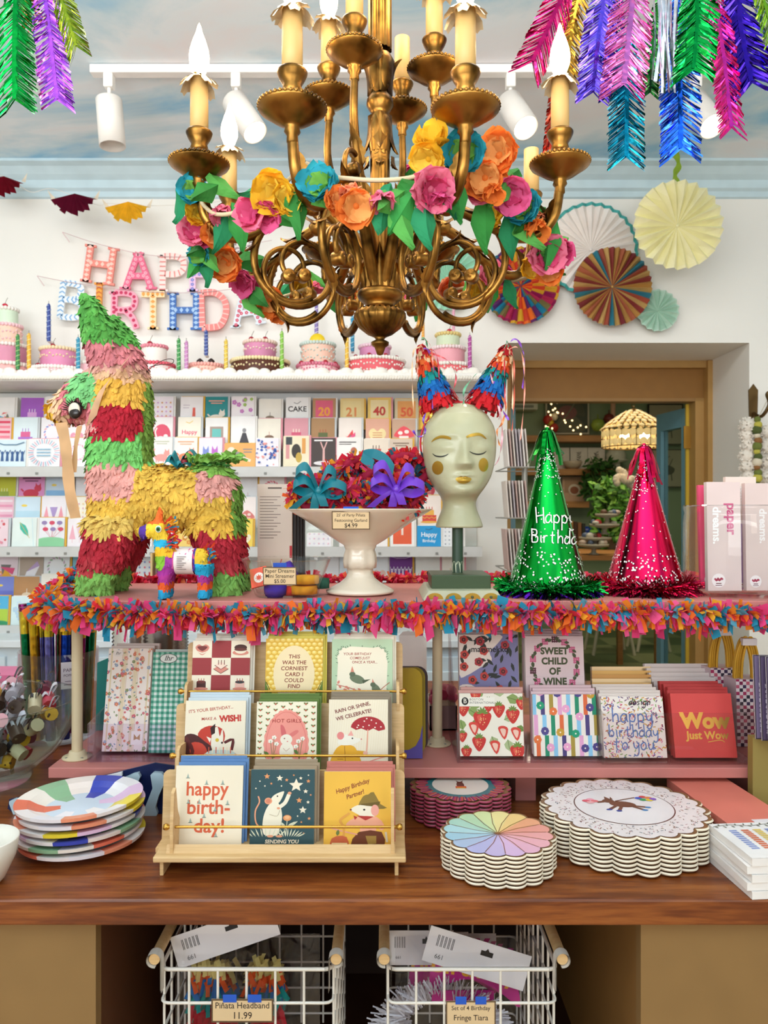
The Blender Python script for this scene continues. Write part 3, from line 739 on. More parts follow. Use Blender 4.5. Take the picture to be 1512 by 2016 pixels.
feather([(1236, 60), (1234, 200), (1233, 308)], 72, 1.66, '#12788f', 'long teal foil feather hanging lowest of the bunch', 62, group=RG, seed=11)
feather([(1300, -20), (1285, 90), (1280, 180)], 34, 1.72, '#2f7a34', 'dark green narrow foil feather behind the silver tassel', 40, group=RG, seed=12)
feather([(1330, -40), (1338, 120), (1340, 292)], 78, 1.6, '#2f6ae0', 'long sparkling royal blue foil feather', 66, group=RG, seed=13)
feather([(1372, -60), (1374, 40), (1366, 135)], 78, 1.52, '#0f8a3a', 'bright green foil feather in front of the royal blue one', 50, group=RG, seed=14, slit=.8)
feather([(1395, -60), (1420, 80), (1440, 250)], 66, 1.55, '#ea2f92', 'long hot pink foil feather beside the green one', 62, group=RG, seed=15)
feather([(1450, -60), (1460, 60), (1480, 160)], 92, 1.62, '#3a1fa0', 'deep violet foil feather at the photo right edge', 44, group=RG, seed=16, slit=.8)
feather([(1480, -60), (1500, -10), (1520, 60)], 46, 1.5, '#8ab02f', 'lime foil feather tip at the top right corner', 26, tip=1.1, group=RG, seed=17)
m = MB()
for i in range(22):
    x = rf.uniform(1285, 1340); m.strip([P(x, -40, 1.58), P(x+rf.uniform(-8, 8), 70, 1.57), P(x+rf.uniform(-12, 12), rf.uniform(120, 185), 1.58)], V((.0022, rf.uniform(-.002, .002), 0)), foil('#c9c6cf', .2))
tag(m.build('foil_tassel', loc=P(1310, -40, 1.58)), 'silver foil tassel of thin strands between the green and blue feathers', 'tassel')
# ---------------------------------------------------------------- rear wall decorations
WY = 3.6
def rosette(name_label, x, y, Y, rpx, cols, pleats, edge=None, hole=.0, wave=.0, cat='paper fan', th=.02, centre=None, colf=None):
    r = rpx/F*Y; c = P(x, y, Y); m = MB(); n = pleats*2
    rings = [0.03, .3, .62, .93, 1.0]
    for i in range(n):
        a0, a1 = 2*pi*i/n, 2*pi*(i+1)/n
        y0, y1 = (0, -th) if i % 2 == 0 else (-th, 0)
        for j in range(4):
            q0, q1 = rings[j], rings[j+1]
            if j == 3 and edge is None and colf is None: mt = cols[(i//2) % len(cols)]
            elif j == 3 and edge: mt = edge
            else: mt = cols[(i//2) % len(cols)]
            if colf: mt = colf(i//2, j)
            f0, f1 = min(1, q0*1.6), min(1, q1*1.6)
            e1 = 1+(.02*(i % 2) if j == 3 else 0)
            m.poly([c+V((q0*r*cos(a0), y0*f0, q0*r*sin(a0))), c+V((q1*r*cos(a0), y0*f1, q1*r*sin(a0))), c+V((q1*r*cos(a1), y1*f1, q1*r*sin(a1))), c+V((q0*r*cos(a1), y1*f0, q0*r*sin(a1)))], mt)
    m.lathe([(0, .004), (r*.03, .003), (r*.035, 0)], c+V((0, -.004, 0)), cols[0], 10, R=Matrix.Rotation(pi/2, 3, 'X'))
    return tag(m.build('paper_fan', loc=c), name_label, cat, 'paper fan rosettes on the rear wall')
rosette('large white paper fan with teal edge on the wall behind the striped one', 1163, 492, 3.57, 92, ['#efe6df', '#f3ece6'], 30, '#4aa9a4')
rosette('striped paper fan in ochre, burgundy and blue, lowest front of the big fans', 1205, 565, 3.53, 77, ['#b98d4c', '#8c3a3a', '#c9a766', '#a5503f', '#2f7f95', '#c59a58', '#7d3038', '#b98d4c', '#b0654a'], 42)
pal = ['#c9412f', '#1f7f9c', '#8b1a52', '#e8742a', '#7d7142', '#d9a92f', '#5a2a6a', '#b32b55']
rosette('multicoloured checked paper fan with red, teal and purple blocks', 1025, 563, 3.54, 76, ['#7a2a3a'], 34, None, colf=lambda i, j: pal[(i*3+(j*5)) % 8] if j < 3 else pal[(i*3+5) % 8])
rosette('small mint green paper fan at the lower right of the fans', 1294, 612, 3.56, 41, ['#a9cdb9', '#b9d8c6'], 18, '#c3dfcf')
rosette('pale mint paper fan hidden behind the right chandelier scroll', 880, 545, 3.56, 66, ['#a8dcc2', '#b5e2cc'], 30)
rosette('pale aqua paper fan on the wall behind the chandelier column', 745, 460, 3.56, 78, ['#a9d8dc', '#b9e0e2'], 32)
c = P(1333, 445, 3.25)
rosette('large cream paper fan hanging on a green ribbon in front of the wall', 1333, 445, 3.3, 87, ['#efe9b4', '#f3eec4'], 24, '#f1ecc0', th=.032)
m = MB(); p0 = P(1334, 318, 3.3); p0.z = CEIL-.02
pts = cr([P(1334, 362, 3.3), P(1329, 345, 3.3), P(1336, 325, 3.3), P(1331, 305, 3.3), p0], 5)
m.strip(pts, [V((.012+.004*sin(i), .003*cos(i), 0)) for i in range(len(pts))], tissue('#8fae3a'))
tag(m.build('ribbon', loc=pts[0]), 'green tissue ribbon from which the cream paper fan hangs', 'ribbon')

# fanned paper flower bunting
m = MB(); line = [P(x, y, 3.42) for x, y in ((-60, 330), (15, 350), (60, 378), (105, 372), (190, 403), (215, 400), (298, 405), (420, 398), (600, 372))]
m.tube(cr(line, 5), .0012, '#e9e4da', 4); tag(m.build('string', loc=line[0]), 'thin white string of the paper flower bunting on the left', 'string')
def fan(x, y, rp, col, label, rot=0):
    Y = 3.4; c = P(x, y, Y); r = rp/F*Y; m = MB(); n = 18
    for i in range(n):
        a0 = pi+.25+(pi-.5)*i/n+rot; a1 = pi+.25+(pi-.5)*(i+1)/n+rot; y0 = -.03*(i % 2); y1 = -.03*((i+1) % 2)
        e0 = r*(1.0+.1*((i % 4) in (1, 2))-.05); e1 = r*(1.0+.1*(((i+1) % 4) in (1, 2))-.05)
        m.poly([c, c+V((e0*cos(a0), y0, e0*sin(a0))), c+V((e1*cos(a1), y1, e1*sin(a1)))], tissue(col))
    for sg in (-1, 1):
        m.poly([c+V((sg*r*.85, 0, -r*.25)), c+V((sg*r*1.2, -.01, r*.12)), c+V((sg*r*1.05, 0, -.3*r))], tissue('#e6d8c2'))
    tag(m.build('paper_flower', loc=c), label, 'bunting flower', 'fanned paper flowers on the white string')
fan(8, 347, 40, '#7e1224', 'dark red fanned paper flower at the photo left edge', -.1)
fan(147, 381, 43, '#6c1230', 'maroon fanned paper flower, second from the left edge on the string')
fan(252, 397, 42, '#f4c534', 'yellow fanned paper flower on the white string')
fan(588, 385, 36, '#7e1638', 'maroon fanned paper flower peeking out behind the chandelier garland')

# fabric letters HAPPY BIRTHDAY on two strings
STK = {'H': ([[(0, 0), (0, 1)], [(.62, 0), (.62, 1)], [(0, .52), (.62, .52)]], .62), 'A': ([[(0, 0), (.36, 1)], [(.36, 1), (.72, 0)], [(.14, .36), (.58, .36)]], .72),
 'P': ([[(0, 0), (0, 1)], [(0, .96), (.35, .96), (.55, .85), (.55, .6), (.35, .48), (0, .48)]], .55), 'Y': ([[(.3, 0), (.3, .48)], [(.3, .45), (0, 1)], [(.3, .45), (.6, 1)]], .6),
 'B': ([[(0, 0), (0, 1)], [(0, .96), (.32, .96), (.5, .85), (.46, .6), (.3, .53), (0, .52)], [(.3, .52), (.55, .42), (.58, .2), (.4, .05), (0, .04)]], .58), 'I': ([[(0, 0), (0, 1)]], .05),
 'R': ([[(0, 0), (0, 1)], [(0, .96), (.35, .96), (.55, .85), (.53, .6), (.35, .5), (0, .5)], [(.28, .5), (.5, .3), (.62, 0)]], .6), 'T': ([[(.32, 0), (.32, .96)], [(0, .96), (.64, .96)]], .64),
 'D': ([[(0, 0), (0, 1)], [(0, .96), (.35, .96), (.62, .75), (.65, .4), (.5, .1), (.3, .04), (0, .04)]], .64)}
def letter(chh, x, yc, hpx, rot, c1, c2, pat, label, swd=.17):
    Y = 3.55; sc = hpx/F*Y; st, wd = STK[chh]; ca, sa = cos(radians(rot)), sin(radians(rot)); o = P(x, yc, Y); m = MB(); k = 0
    tr = lambda a, b: ((a-wd/2)*ca-(b-.5)*sa, (a-wd/2)*sa+(b-.5)*ca)
    for pl in st:
        p = cr(pl, 5) if len(pl) > 2 else [V(q) for q in pl]
        l = []; r = []
        for i in range(len(p)):
            d = (p[min(i+1, len(p)-1)]-p[max(i-1, 0)]).normalized(); n = V((-d.y, d.x))*swd/2
            l.append(p[i]+n); r.append(p[i]-n)
        for i in range(len(p)-1): m.prism([tr(*q) for q in (l[i], r[i], r[i+1], l[i+1])], o+V((0, -.0003*k, 0)), X1*sc, Z1*sc, .012, c1)
        # serif feet
        if len(pl) == 2 and chh in 'HAPRTI':
            for q in pl:
                if q[1] in (0, 1): m.prism([tr(q[0]-.15, q[1]-(.06 if q[1] else 0)), tr(q[0]+.15, q[1]-(.06 if q[1] else 0)), tr(q[0]+.15, q[1]+(.0 if q[1] else .06)), tr(q[0]-.15, q[1]+(0 if q[1] else .06))], o+V((0, -.0002*k, 0)), X1*sc, Z1*sc, .012, c1)
        k += 1
        # stitched pattern
        L = sum((p[i+1]-p[i]).length for i in range(len(p)-1)); nn = max(2, int(L/.125)); 
        for j in range(nn):
            s = (j+.5)/nn*L; i = 0
            while i < len(p)-2 and s > (p[i+1]-p[i]).length: s -= (p[i+1]-p[i]).length; i += 1
            d = (p[i+1]-p[i]).normalized(); q = p[i]+d*s; n = V((-d.y, d.x)); oo = o+V((0, -.0016, 0))
            if pat == 'dot': shp = [[(q.x+.048*cos(t), q.y+.048*sin(t)) for t in [2*pi*z/9 for z in range(9)]]]
            elif pat == 'chev': shp = [[tuple(q+n*.08-d*.03), tuple(q+d*.025), tuple(q+d*.06), tuple(q+n*.08+d*.01)], [tuple(q-n*.08-d*.03), tuple(q-n*.08+d*.01), tuple(q+d*.06), tuple(q+d*.025)]]
            elif pat == 'dia': shp = [[tuple(q+n*.07), tuple(q+d*.05), tuple(q-n*.07), tuple(q-d*.05)]]
            elif pat == 'flo': shp = [[(q.x+.022*cos(t)+.032*cos(t2), q.y+.022*sin(t)+.032*sin(t2)) for t in [2*pi*z/6 for z in range(6)]] for t2 in [2*pi*z/5 for z in range(5)]]
            else: shp = [[tuple(q+n*.08-d*.02), tuple(q+n*.08+d*.012), tuple(q-n*.08+d*.012), tuple(q-n*.08-d*.02)]]
            for h in shp:
                pts = [oo+X1*sc*tr(*a)[0]+Z1*sc*tr(*a)[1] for a in h]
                nn_ = (pts[1]-pts[0]).cross(pts[2]-pts[0])
                m.poly(pts if nn_.y < 0 else pts[::-1], c2)
    tag(m.build('fabric_letter', loc=o), label, 'letter', 'fabric letters of the wall greeting')
LT = [('H', 196, 521, 74, -8, '#ee8d80', '#f9cdbf', 'dia', 'coral zigzag fabric letter H of HAPPY'), ('A', 272, 533, 72, 0, '#e8688c', '#f6aec0', 'flo', 'pink flowered fabric letter A of HAPPY'), ('P', 340, 538, 72, -1, '#f4ded8', '#e88a86', 'bar', 'white and pink dashed fabric letter P of HAPPY'),
 ('P', 398, 538, 70, 0, '#eec2e0', '#7a86d2', 'flo', 'lilac fabric letter P half covered by garland flowers'), ('Y', 482, 510, 64, 8, '#e6dcd8', '#7d6a6e', 'chev', 'grey and white fabric letter Y of HAPPY'),
 ('B', 142, 592, 72, -6, '#e9f0f4', '#7fb0dc', 'chev', 'white and pale blue fabric letter B'), ('I', 196, 590, 68, -2, '#f1a23c', '#c9622a', 'chev', 'orange chevron fabric letter I'), ('R', 246, 610, 72, -1, '#f5a3b8', '#c42a58', 'dot', 'pink fabric letter R with crimson dots'), ('T', 301, 612, 72, 0, '#f6dcae', '#eca04a', 'dia', 'pale orange fabric letter T'),
 ('H', 363, 612, 74, 0, '#3f6fb8', '#a8c8ec', 'dia', 'blue diamond patterned fabric letter H'), ('D', 420, 610, 74, 2, '#f08a86', '#f9c6be', 'bar', 'coral speckled fabric letter D'), ('A', 484, 606, 70, 8, '#dfe8f2', '#d8365a', 'flo', 'pale blue fabric letter A with red flowers'), ('Y', 543, 605, 66, 12, '#f2b090', '#f6cdb8', 'bar', 'peach fabric letter Y hanging behind the orange flower')]
for a in LT: letter(*a)
for pts, lb in (([(123, 457), (200, 482), (300, 503), (400, 503), (500, 480), (535, 473)], 'upper thin string holding the letters HAPPY'), ([(73, 543), (140, 556), (260, 572), (380, 576), (500, 563), (590, 540)], 'lower thin string holding the letters BIRTHDAY')):
    m = MB(); m.tube(cr([P(x, y, 3.545) for x, y in pts], 5), .0013, '#d9b8bc', 4)
    m.tube([P(pts[0][0], pts[0][1], 3.545), P(pts[0][0]+14, pts[0][1]+20, 3.55)], .002, '#e4c8ca', 4)
    tag(m.build('string', loc=P(*pts[0], 3.545)), lb, 'string')

# ---------------------------------------------------------------- cake shelf
SZ = EYE-(737-1008)/F*3.3
sh = T('cake_shelf', 'white shelf edged with piped cream carrying the model cakes', 'shelf', (-1, 3.45, SZ))
m = MB(); m.bx(-2.2, .42, 3.26, 3.6, SZ-.035, SZ, '#ece9e4'); m.build('board', sh, bevel=.004)
m = MB(); i = 0; x = -2.18
while x < .42:
    r = .019+.007*sin(i*1.7); m.ell((x, 3.285, SZ+.004), (r*1.25, r, r*.95), M('#f4efe6', .5), 10, 7); x += r*1.9; i += 1
x = -2.19
while x < .42:
    m.ell((x, 3.257, SZ-.022), (.008, .007, .011), M('#e9e3d8', .5), 7, 5, R=Matrix.Rotation(.6, 3, 'Y')); x += .0115
m.build('piped_cream_border', sh)
CKY = 3.45
def cake(x, by, tiers, label, deco=()):
    """tiers: (half width px, top y, colour, piping colour, style)"""
    b = P(x, by, CKY); b.z = SZ+.001; ct = T('model_cake', label, 'model cake', b, 'model cakes on the cream edged shelf'); z = b.z; r0 = 0
    yb = by
    for (hw, ty, c, pc, style) in tiers:
        r = hw/F*CKY; h = (yb-ty)/F*CKY; m = MB()
        fl = (lambda a, i: 1-.04*abs(sin(a*12))) if style == 'flute' else None
        m.lathe([(0, 0), (r*.97, 0), (r, h*.06), (r, h*.94), (r*.96, h), (0, h)], V((b.x, b.y, z)), M(c, .55), 48 if fl else 32, fl=fl); tr = m.build('tier', ct)
        m = MB(); n = max(10, int(2*pi*r/.014))
        for k in range(n):
            a = 2*pi*k/n; m.ell((b.x+r*cos(a), b.y+r*sin(a), z+h), (.0085, .0085, .0095), M(pc, .5), 6, 5)
            m.ell((b.x+r*1.02*cos(a), b.y+r*1.02*sin(a), z+.006), (.009, .009, .008), M(pc, .5), 6, 5)
            if style in ('swag', 'swag2') and k % 1 == 0:
                for q in ([.72] if style == 'swag' else [.75, .4]):
                    m.ell((b.x+r*1.005*cos(a), b.y+r*1.005*sin(a), z+h*(q-.13*abs(sin(n/5*a)))), (.005, .005, .005), M(pc, .5), 5, 4)
        m.build('icing', tr); z += h; yb = ty; r0 = r
    for kind, dx, dz, col in deco:
        m = MB(); p = V((b.x+dx/F*CKY, b.y-r0*.4, z+dz))
        if kind == 'cherry':
            m.ell(p+V((0, 0, .012)), (.0135, .0135, .013), M(col, .2), 10, 7); m.tube(cr([p+V((0, 0, .022)), p+V((.004, 0, .035)), p+V((.012, 0, .05))], 3), .001, '#5a4a2a', 4); m.build('cherry', ct)
        elif kind == 'whip':
            m.lathe([(.02, 0), (.022, .008), (.014, .016), (.016, .02), (.006, .03), (0, .033)], p, M(col, .5), 12); m.build('cream_dollop', ct)
        elif kind == 'lemon':
            m.lathe([(0, -.004), (.035, -.004), (.035, .004), (0, .004)], p+V((0, 0, .0)), M(col, .5), 20, R=Matrix.Rotation(pi/2, 3, 'X')); m.build('lemon_slice', ct)
        elif kind == 'ring':
            n = 9
            for k in range(n):
                a = 2*pi*k/n+.3; m.ell((b.x+dx/F*CKY*cos(a), b.y+dx/F*CKY*sin(a), z+dz), .012, M(col, .2), 8, 6)
            m.build('cherries', ct)
R_ = '#a8182e'
cake(14, 730, [(50, 704, '#f2b3b0', '#f6ece4', 'flute'), (38, 665, '#d88fa8', '#f6ece4', ''), (27, 625, '#f6cdb8', '#f4c9cf', 'swag2'), (20, 592, '#d5e8cf', '#f4efe6', '')], 'four tier pink and mint model cake at the far left of the shelf', [('cherry', 0, 0, '#c81e3c')])
cake(116, 730, [(52, 712, '#f1b8c2', '#f7f0e8', 'swag'), (34, 672, '#dd8fb4', '#f0d9b0', 'swag')], 'small two tier pink model cake with one cherry', [('cherry', -6, 0, R_), ('cherry', -35, -.085, R_)])
cake(178, 728, [(26, 697, '#efb6bd', '#f6ece4', '')], 'pink model cake half hidden behind the donkey pinata ear')
cake(304, 728, [(38, 700, '#f6e3e0', '#e05a6c', 'swag'), (24, 664, '#f4eee6', '#e8909f', '')], 'white two tier model cake with cherries round its base', [('cherry', -6, 0, R_), ('ring', 30, -.08, R_)])
cake(407, 728, [(35, 702, '#f3c6b4', '#f2b0a6', 'swag2')], 'low peach model cake with dark chocolate drops', [('whip', -10, 0, '#2a1510'), ('whip', 12, 0, '#2a1510')])
cake(512, 728, [(56, 694, '#55291a', '#f0dfae', 'swag'), (31, 656, '#d489ac', '#f2d8c8', 'swag')], 'model cake with pink tier on a chocolate base with drips', [('cherry', -15, 0, R_), ('cherry', 12, 0, R_)])
cake(626, 728, [(40, 702, '#f4cdd0', '#d87a92', 'swag2'), (33, 660, '#f4c7b4', '#c9d8d0', 'swag2')], 'peach and pink model cake topped with a lemon slice', [('lemon', 0, .012, '#f2cf2c'), ('ring', 38, -.09, R_)])
cake(738, 728, [(58, 693, '#e0606a', '#f4efe6', 'swag2'), (30, 664, '#cf8cb4', '#e9c9d6', '')], 'wide red model cake with whipped cream and a mauve top, under the chandelier urn', [('ring', 46, -.055, R_)])
cake(882, 728, [(48, 703, '#e2656c', '#f4efe6', 'swag'), (33, 668, '#eea9b4', '#f3dfe0', 'flute'), (23, 640, '#d6e3c4', '#e8d089', '')], 'tall pink fluted model cake with mint top behind the pinata headband', [('cherry', 2, 0, '#c81e3c')])
def bcandle(x, y0, y1, hw, c1, c2, label, Y=3.36):
    a = P(x, y0, Y); b = P(x, y1, Y); r = hw/F*Y; m = MB(); n = 24; H = b-a
    m.tube([a, a+H*.06, a+H*.1, a+H*.95, b], [r*.9, r*.9, r, r*.85, r*.4], M(c1, .4), 10)
    m.tube([b, b+V((0, 0, .012))], .0012, '#6a6a60', 4)
    m.tube([a+H*(i/60)+V((cos(i*.75)*r*.95, sin(i*.75)*r*.95, 0)) for i in range(4, 58)], r*.28, M(c2, .4), 5)
    if y0 < 720: m.bx(a.x-.006, a.x+.006, Y, 3.47, a.z-.004, a.z+.004, '#efeae2')
    tag(m.build('birthday_candle', loc=a), label, 'birthday candle', 'twisted model candles on the cake shelf')
for a in ((35, 728, 658, 4, '#3f8a4c', '#a9cf8a', 'dark green twisted candle beside the tallest pink cake'), (57, 728, 656, 4, '#eab53e', '#f7dc8c', 'amber twisted candle at the left end, right of the dark green one'), (96, 672, 598, 4, '#3a4f98', '#8fa4d8', 'navy twisted candle standing on the small pink cake', 3.42), (154, 728, 664, 4, '#2f8fb0', '#9cd3e0', 'teal blue twisted candle next to the donkey pinata ears'),
 (352, 728, 666, 4, '#3f9450', '#a5d6a0', 'green twisted candle right of the white cake'), (367, 728, 671, 4, '#c98ac0', '#e8c4e0', 'lilac twisted candle beside a green one'), (406, 700, 650, 4, '#41539a', '#93a4d4', 'navy twisted candle standing on the low peach cake', 3.44), (445, 728, 668, 4, '#e6c44a', '#f6e59a', 'yellow twisted candle left of the chocolate cake'), (555, 728, 652, 4, '#86bf4a', '#cfe8a4', 'lime twisted candle in front of the chocolate cake'),
 (623, 662, 596, 4, '#8a7ab8', '#e6dff2', 'lavender twisted candle rising behind the lemon slice', 3.5), (683, 728, 646, 4, '#e8b93e', '#f8e29a', 'golden twisted candle left of the wide red cake'), (694, 692, 622, 4, '#2f90bc', '#a8dcec', 'bright teal twisted candle on the wide red cake', 3.45), (833, 668, 630, 3, '#eda23c', '#f6c878', 'orange short candle left of the mint topped cake', 3.47), (893, 668, 598, 3, '#eaa8c0', '#f4cdd8', 'pale pink tall candle on the fluted pink cake', 3.5), (925, 728, 660, 4, '#b04a9a', '#e0a8d4', 'magenta twisted candle at the right end of the shelf')): bcandle(*a)
# ---------------------------------------------------------------- wall card rack
RACKY = 3.5
rk = T('card_rack', 'pale grey wall rack of narrow ledges full of greeting cards', 'card rack', (-.9, 3.55, .6))
m = MB(); m.bx(-2.2, .43, 3.575, 3.598, EYE-.52, SZ-.04, '#dfdedb'); m.build('back_panel', rk)
for yl in (921, 1078, 1232):
    z = EYE-(yl-1008)/F*3.38; m = MB()
    m.bx(-2.2, .43, 3.365, 3.375, z-.04, z+.004, '#cfcfcc'); m.bx(-2.2, .43, 3.375, 3.57, z-.012, z-.004, '#d6d6d3')
    for i in range(21):
        x = -2.15+.125*i; m.bx(x, x+.012, 3.362, 3.366, z-.03, z-.02, '#8d8d88')
    m.build('ledge', rk)
    for k, (yy, zz) in enumerate(((3.44, .09), (3.47, .15))):
        m = MB(); m.bx(-2.18, .42, yy, yy+.003, z, z+zz, glass()); o = m.build('clear_divider', rk)
def motif(a, k, c1, c2, rnd):
    H = a.H
    if k.startswith('txt:'):
        ls = k[4:].split('/'); n = len(ls)
        for i, t in enumerate(ls):
            a.text(t, .5, (H*.42 if len(ls[0]) else H*.72)-(i-(n-1)/2)*.26, min(.34, 1.3/max(3, len(t))), c1, .02)
        a.line([(.35, H*.84), (.5, H*.8), (.65, H*.88)], .03, c2)
    elif k == 'num':
        pass
    elif k.startswith('num:'):
        a.rect(.12, .1, .76, H-.2, c2); a.text(k[4:], .5, H*.55, .52, c1, .03)
    elif k == 'cake':
        a.rect(.2, .2, .6, .3, c1); a.rect(.3, .5, .4, .22, c2); a.ell(.5, .2, .38, .05, c2)
        for x in (.38, .5, .62): a.rect(x-.015, .72, .03, .14, c1)
        a.line([(.2, .42), (.3, .36), (.4, .42), (.5, .36), (.6, .42), (.7, .36), (.8, .42)], .03, c2)
    elif k in ('cat', 'dog'):
        a.ell(.48, .42, .3, .17, c1); a.ell(.74, .62, .14, .13, c1); a.poly([(.64, .68), (.66, .84), (.73, .74)], c1); a.poly([(.78, .74), (.85, .84), (.86, .68)], c1)
        for x in (.26, .36, .6, .7): a.rect(x-.025, .2, .05, .2, c1)
        a.line([(.2, .45), (.12, .65), (.18, .85)] if k == 'cat' else [(.2, .5), (.1, .6)], .06, c1, 4); a.rect(.15, H-.22, .7, .05, c2); a.rect(.25, H-.32, .5, .04, c2)
    elif k == 'cats':
        for x, c in ((.3, c2), (.68, c1)):
            a.rect(x-.16, .05, .32, .5, c); a.rect(x-.13, .5, .26, .24, c); a.poly([(x-.13, .72), (x-.11, .9), (x-.03, .74)], c); a.poly([(x+.03, .74), (x+.11, .9), (x+.13, .72)], c)
        a.rect(.03, 0, .4, .3, '#cdb84a')
    elif k == 'flowers':
        for i in range(13): a.flower(rnd.uniform(.08, .92), rnd.uniform(.1, H-.08), rnd.uniform(.06, .11), rnd.choice((c1, c2)), '#f3dc8a', 5)
    elif k == 'patches':
        for i in range(46):
            x, y, r = rnd.uniform(0, 1), rnd.uniform(0, H), rnd.uniform(.035, .075)
            a.poly([(x+r*rnd.uniform(.5, 1.5)*cos(t), y+r*rnd.uniform(.5, 1.2)*sin(t)) for t in [2*pi*q/7 for q in range(7)]], (c1, c2, c1)[i % 3])
    elif k == 'stripes':
        for i in range(6): a.rect(.06, .08+i*(H-.1)/6, .88, (H-.2)/12, c1 if i % 2 else c2)
    elif k == 'dots':
        for i in range(5):
            for j in range(6): a.ell(.12+.19*i, .12+.2*j, .04, .04, (c1, c2)[(i+j) % 2], 8)
    elif k == 'heart':
        a.poly([(.5, .22), (.85, .6), (.82, .85), (.65, .92), (.5, .8), (.35, .92), (.18, .85), (.15, .6)], c1, 4)
        for i in range(3): a.rect(.3, .72-.1*i, .4, .025, c2)
    elif k == 'balloons':
        for i in range(6):
            x, y = .2+.3*(i % 3)+.05*(i//3), H*.82-.25*(i//3); a.ell(x, y, .11, .08, (c1, c2)[i % 2]); a.line([(x, y-.08), (.5, .3)], .01, c2)
        a.rect(0, 0, 1, .25, '#8fd0a0'); a.ell(.5, .25, .55, .12, '#8fd0a0')
    elif k == 'trees':
        for i, x in enumerate((.2, .5, .8)): a.poly([(x-.13, .3), (x+.13, .3), (x, .9)] if i != 1 else [(x-.16, .85), (x+.16, .85), (x, .3)], (c1, c2, c1)[i]); a.rect(x-.015, .15, .03, .16, c2)
    elif k == 'burst':
        for i in range(36):
            t = 2*pi*i/36; a.line([(.5+.33*cos(t), H/2+.33*H*sin(t)), (.5+.5*cos(t), H/2+.5*H*sin(t))], .02, (c1, c2)[i % 2])
        for i in range(3): a.rect(.28, H*.6-.1*i, .44, .03, c1)
    elif k == 'figures':
        for i in range(6):
            x = .1+.16*i; a.ell(x, H*.52, .035, .04, c1); a.poly([(x-.05, H*.2), (x+.05, H*.2), (x+.03, H*.48), (x-.03, H*.48)], c1); a.line([(x-.02, H*.44), (x-.07, H*.62)], .02, c1); a.line([(x+.02, H*.44), (x+.08, H*.6)], .02, c1)
        a.line([(.05, H-.08), (.3, H-.16), (.7, H-.16), (.95, H-.08)], .03, c2)
    elif k == 'bird':
        a.ell(.5, .45, .16, .2, c1, rot=.4); a.ell(.62, .68, .09, .09, c1); a.line([(.45, .28), (.35, .1)], .02, c2); a.line([(.52, .28), (.55, .1)], .02, c2); a.line([(.4, .5), (.2, .3)], .05, c1)
    elif k == 'volcano':
        a.poly([(.15, .05), (.9, .05), (.68, .35), (.66, .9), (.55, .9), (.52, .35)], c1); a.rect(.12, H-.4, .3, .03, c2); a.rect(.12, H-.52, .26, .03, c2)
    elif k == 'lady':
        a.ell(.55, .72, .08, .09, c2); a.poly([(.35, .2), (.75, .2), (.62, .62), (.48, .62)], c1); a.line([(.4, .2), (.35, 0)], .04, c1); a.line([(.66, .2), (.72, 0)], .04, c1)
    elif k == 'cup':
        a.ell(.5, .4, .26, .15, c1); a.ell(.5, .55, .2, .1, c2); a.line([(.5, .6), (.5, .8)], .02, c1); a.line([(.74, .42), (.9, .5)], .03, c1)
    elif k == 'window':
        a.rect(.2, .25, .6, .75, c1); a.rect(.3, .45, .4, .45, c2); a.rect(.12, .1, .76, .18, '#e58a6a'); a.ell(.6, .3, .1, .08, '#e8cf5a')
    elif k == 'abstract':
        a.rect(.1, .3, .14, .8, c1); a.ell(.5, .6, .18, .28, '#3a3530'); a.ell(.6, .35, .12, .2, c2); a.rect(.72, .5, .14, .6, '#e3a052'); a.rect(.1, .85, .24, .3, '#3d4347'); a.ell(.25, .15, .2, .08, '#f0e6c8')
    elif k == 'acrobat':
        a.ell(.5, .14, .4, .09, '#e8e4e6'); a.poly([(.46, .2), (.56, .2), (.55, .75), (.47, .75)], c2); a.line([(.5, .7), (.38, 1.02)], .05, c2); a.line([(.52, .7), (.64, 1.02)], .05, c2); a.rect(.12, H-.14, .76, .06, '#f2efef')
    elif k == 'faces':
        for x, y in ((.25, .35), (.55, .3), (.7, .65)): a.ell(x, y, .13, .15, c1); a.ell(x, y-.05, .08, .06, c2)
        a.rect(.1, H-.2, .7, .04, '#4a4040'); a.rect(.1, H-.28, .5, .03, '#4a4040')
    elif k == 'brush':
        for i in range(9): a.poly([(x_, y_) for x_, y_ in ((rnd.uniform(0, .9), rnd.uniform(0, .9)) for _ in range(3))], (c1, c2, '#f0b23a', '#e8588a', '#7a7a78')[i % 5])
    elif k == 'mushroom':
        a.poly([(.08, .6), (.5, 1.05), (.95, .6)], c1, 4); a.rect(.3, .2, .4, .42, c2); a.ell(.35, .75, .1, .08, c2); a.ell(.62, .8, .1, .08, c2)
    elif k == 'arch':
        a.ell(.5, .62, .4, .5, c1); a.rect(.1, .12, .8, .5, c1); a.ell(.45, .42, .22, .14, c2); a.ell(.68, .55, .1, .1, c2); a.line([(.28, .48), (.2, .75), (.28, .95)], .06, c2, 4)
        for x in (.3, .4, .56, .64): a.rect(x-.02, .2, .045, .2, c2)
    elif k == 'feather':
        a.leaf(.3, 1.0, .7, .26, -1.0, c1); a.line([(.3, 1.0), (.72, .35)], .02, c2); a.line([(.8, H), (.9, 0)], .04, '#d7ecee')
    elif k == 'sloth':
        a.ell(.45, H*.45, .25, .14, c1, rot=-.2); a.ell(.22, H*.7, .12, .11, c2); a.line([(.55, H*.4), (.85, H*.25)], .09, c2); a.rect(.6, H*.72, .3, .04, c1); a.rect(.62, H*.6, .26, .04, c1)
    elif k == 'rabbit' or k == 'hat':
        a.ell(.5, .35, .38, .06, c1); a.rect(.33, .38, .34, .24, c1); a.rect(.1, .1, .8, .18, c2)
    elif k == 'plane':
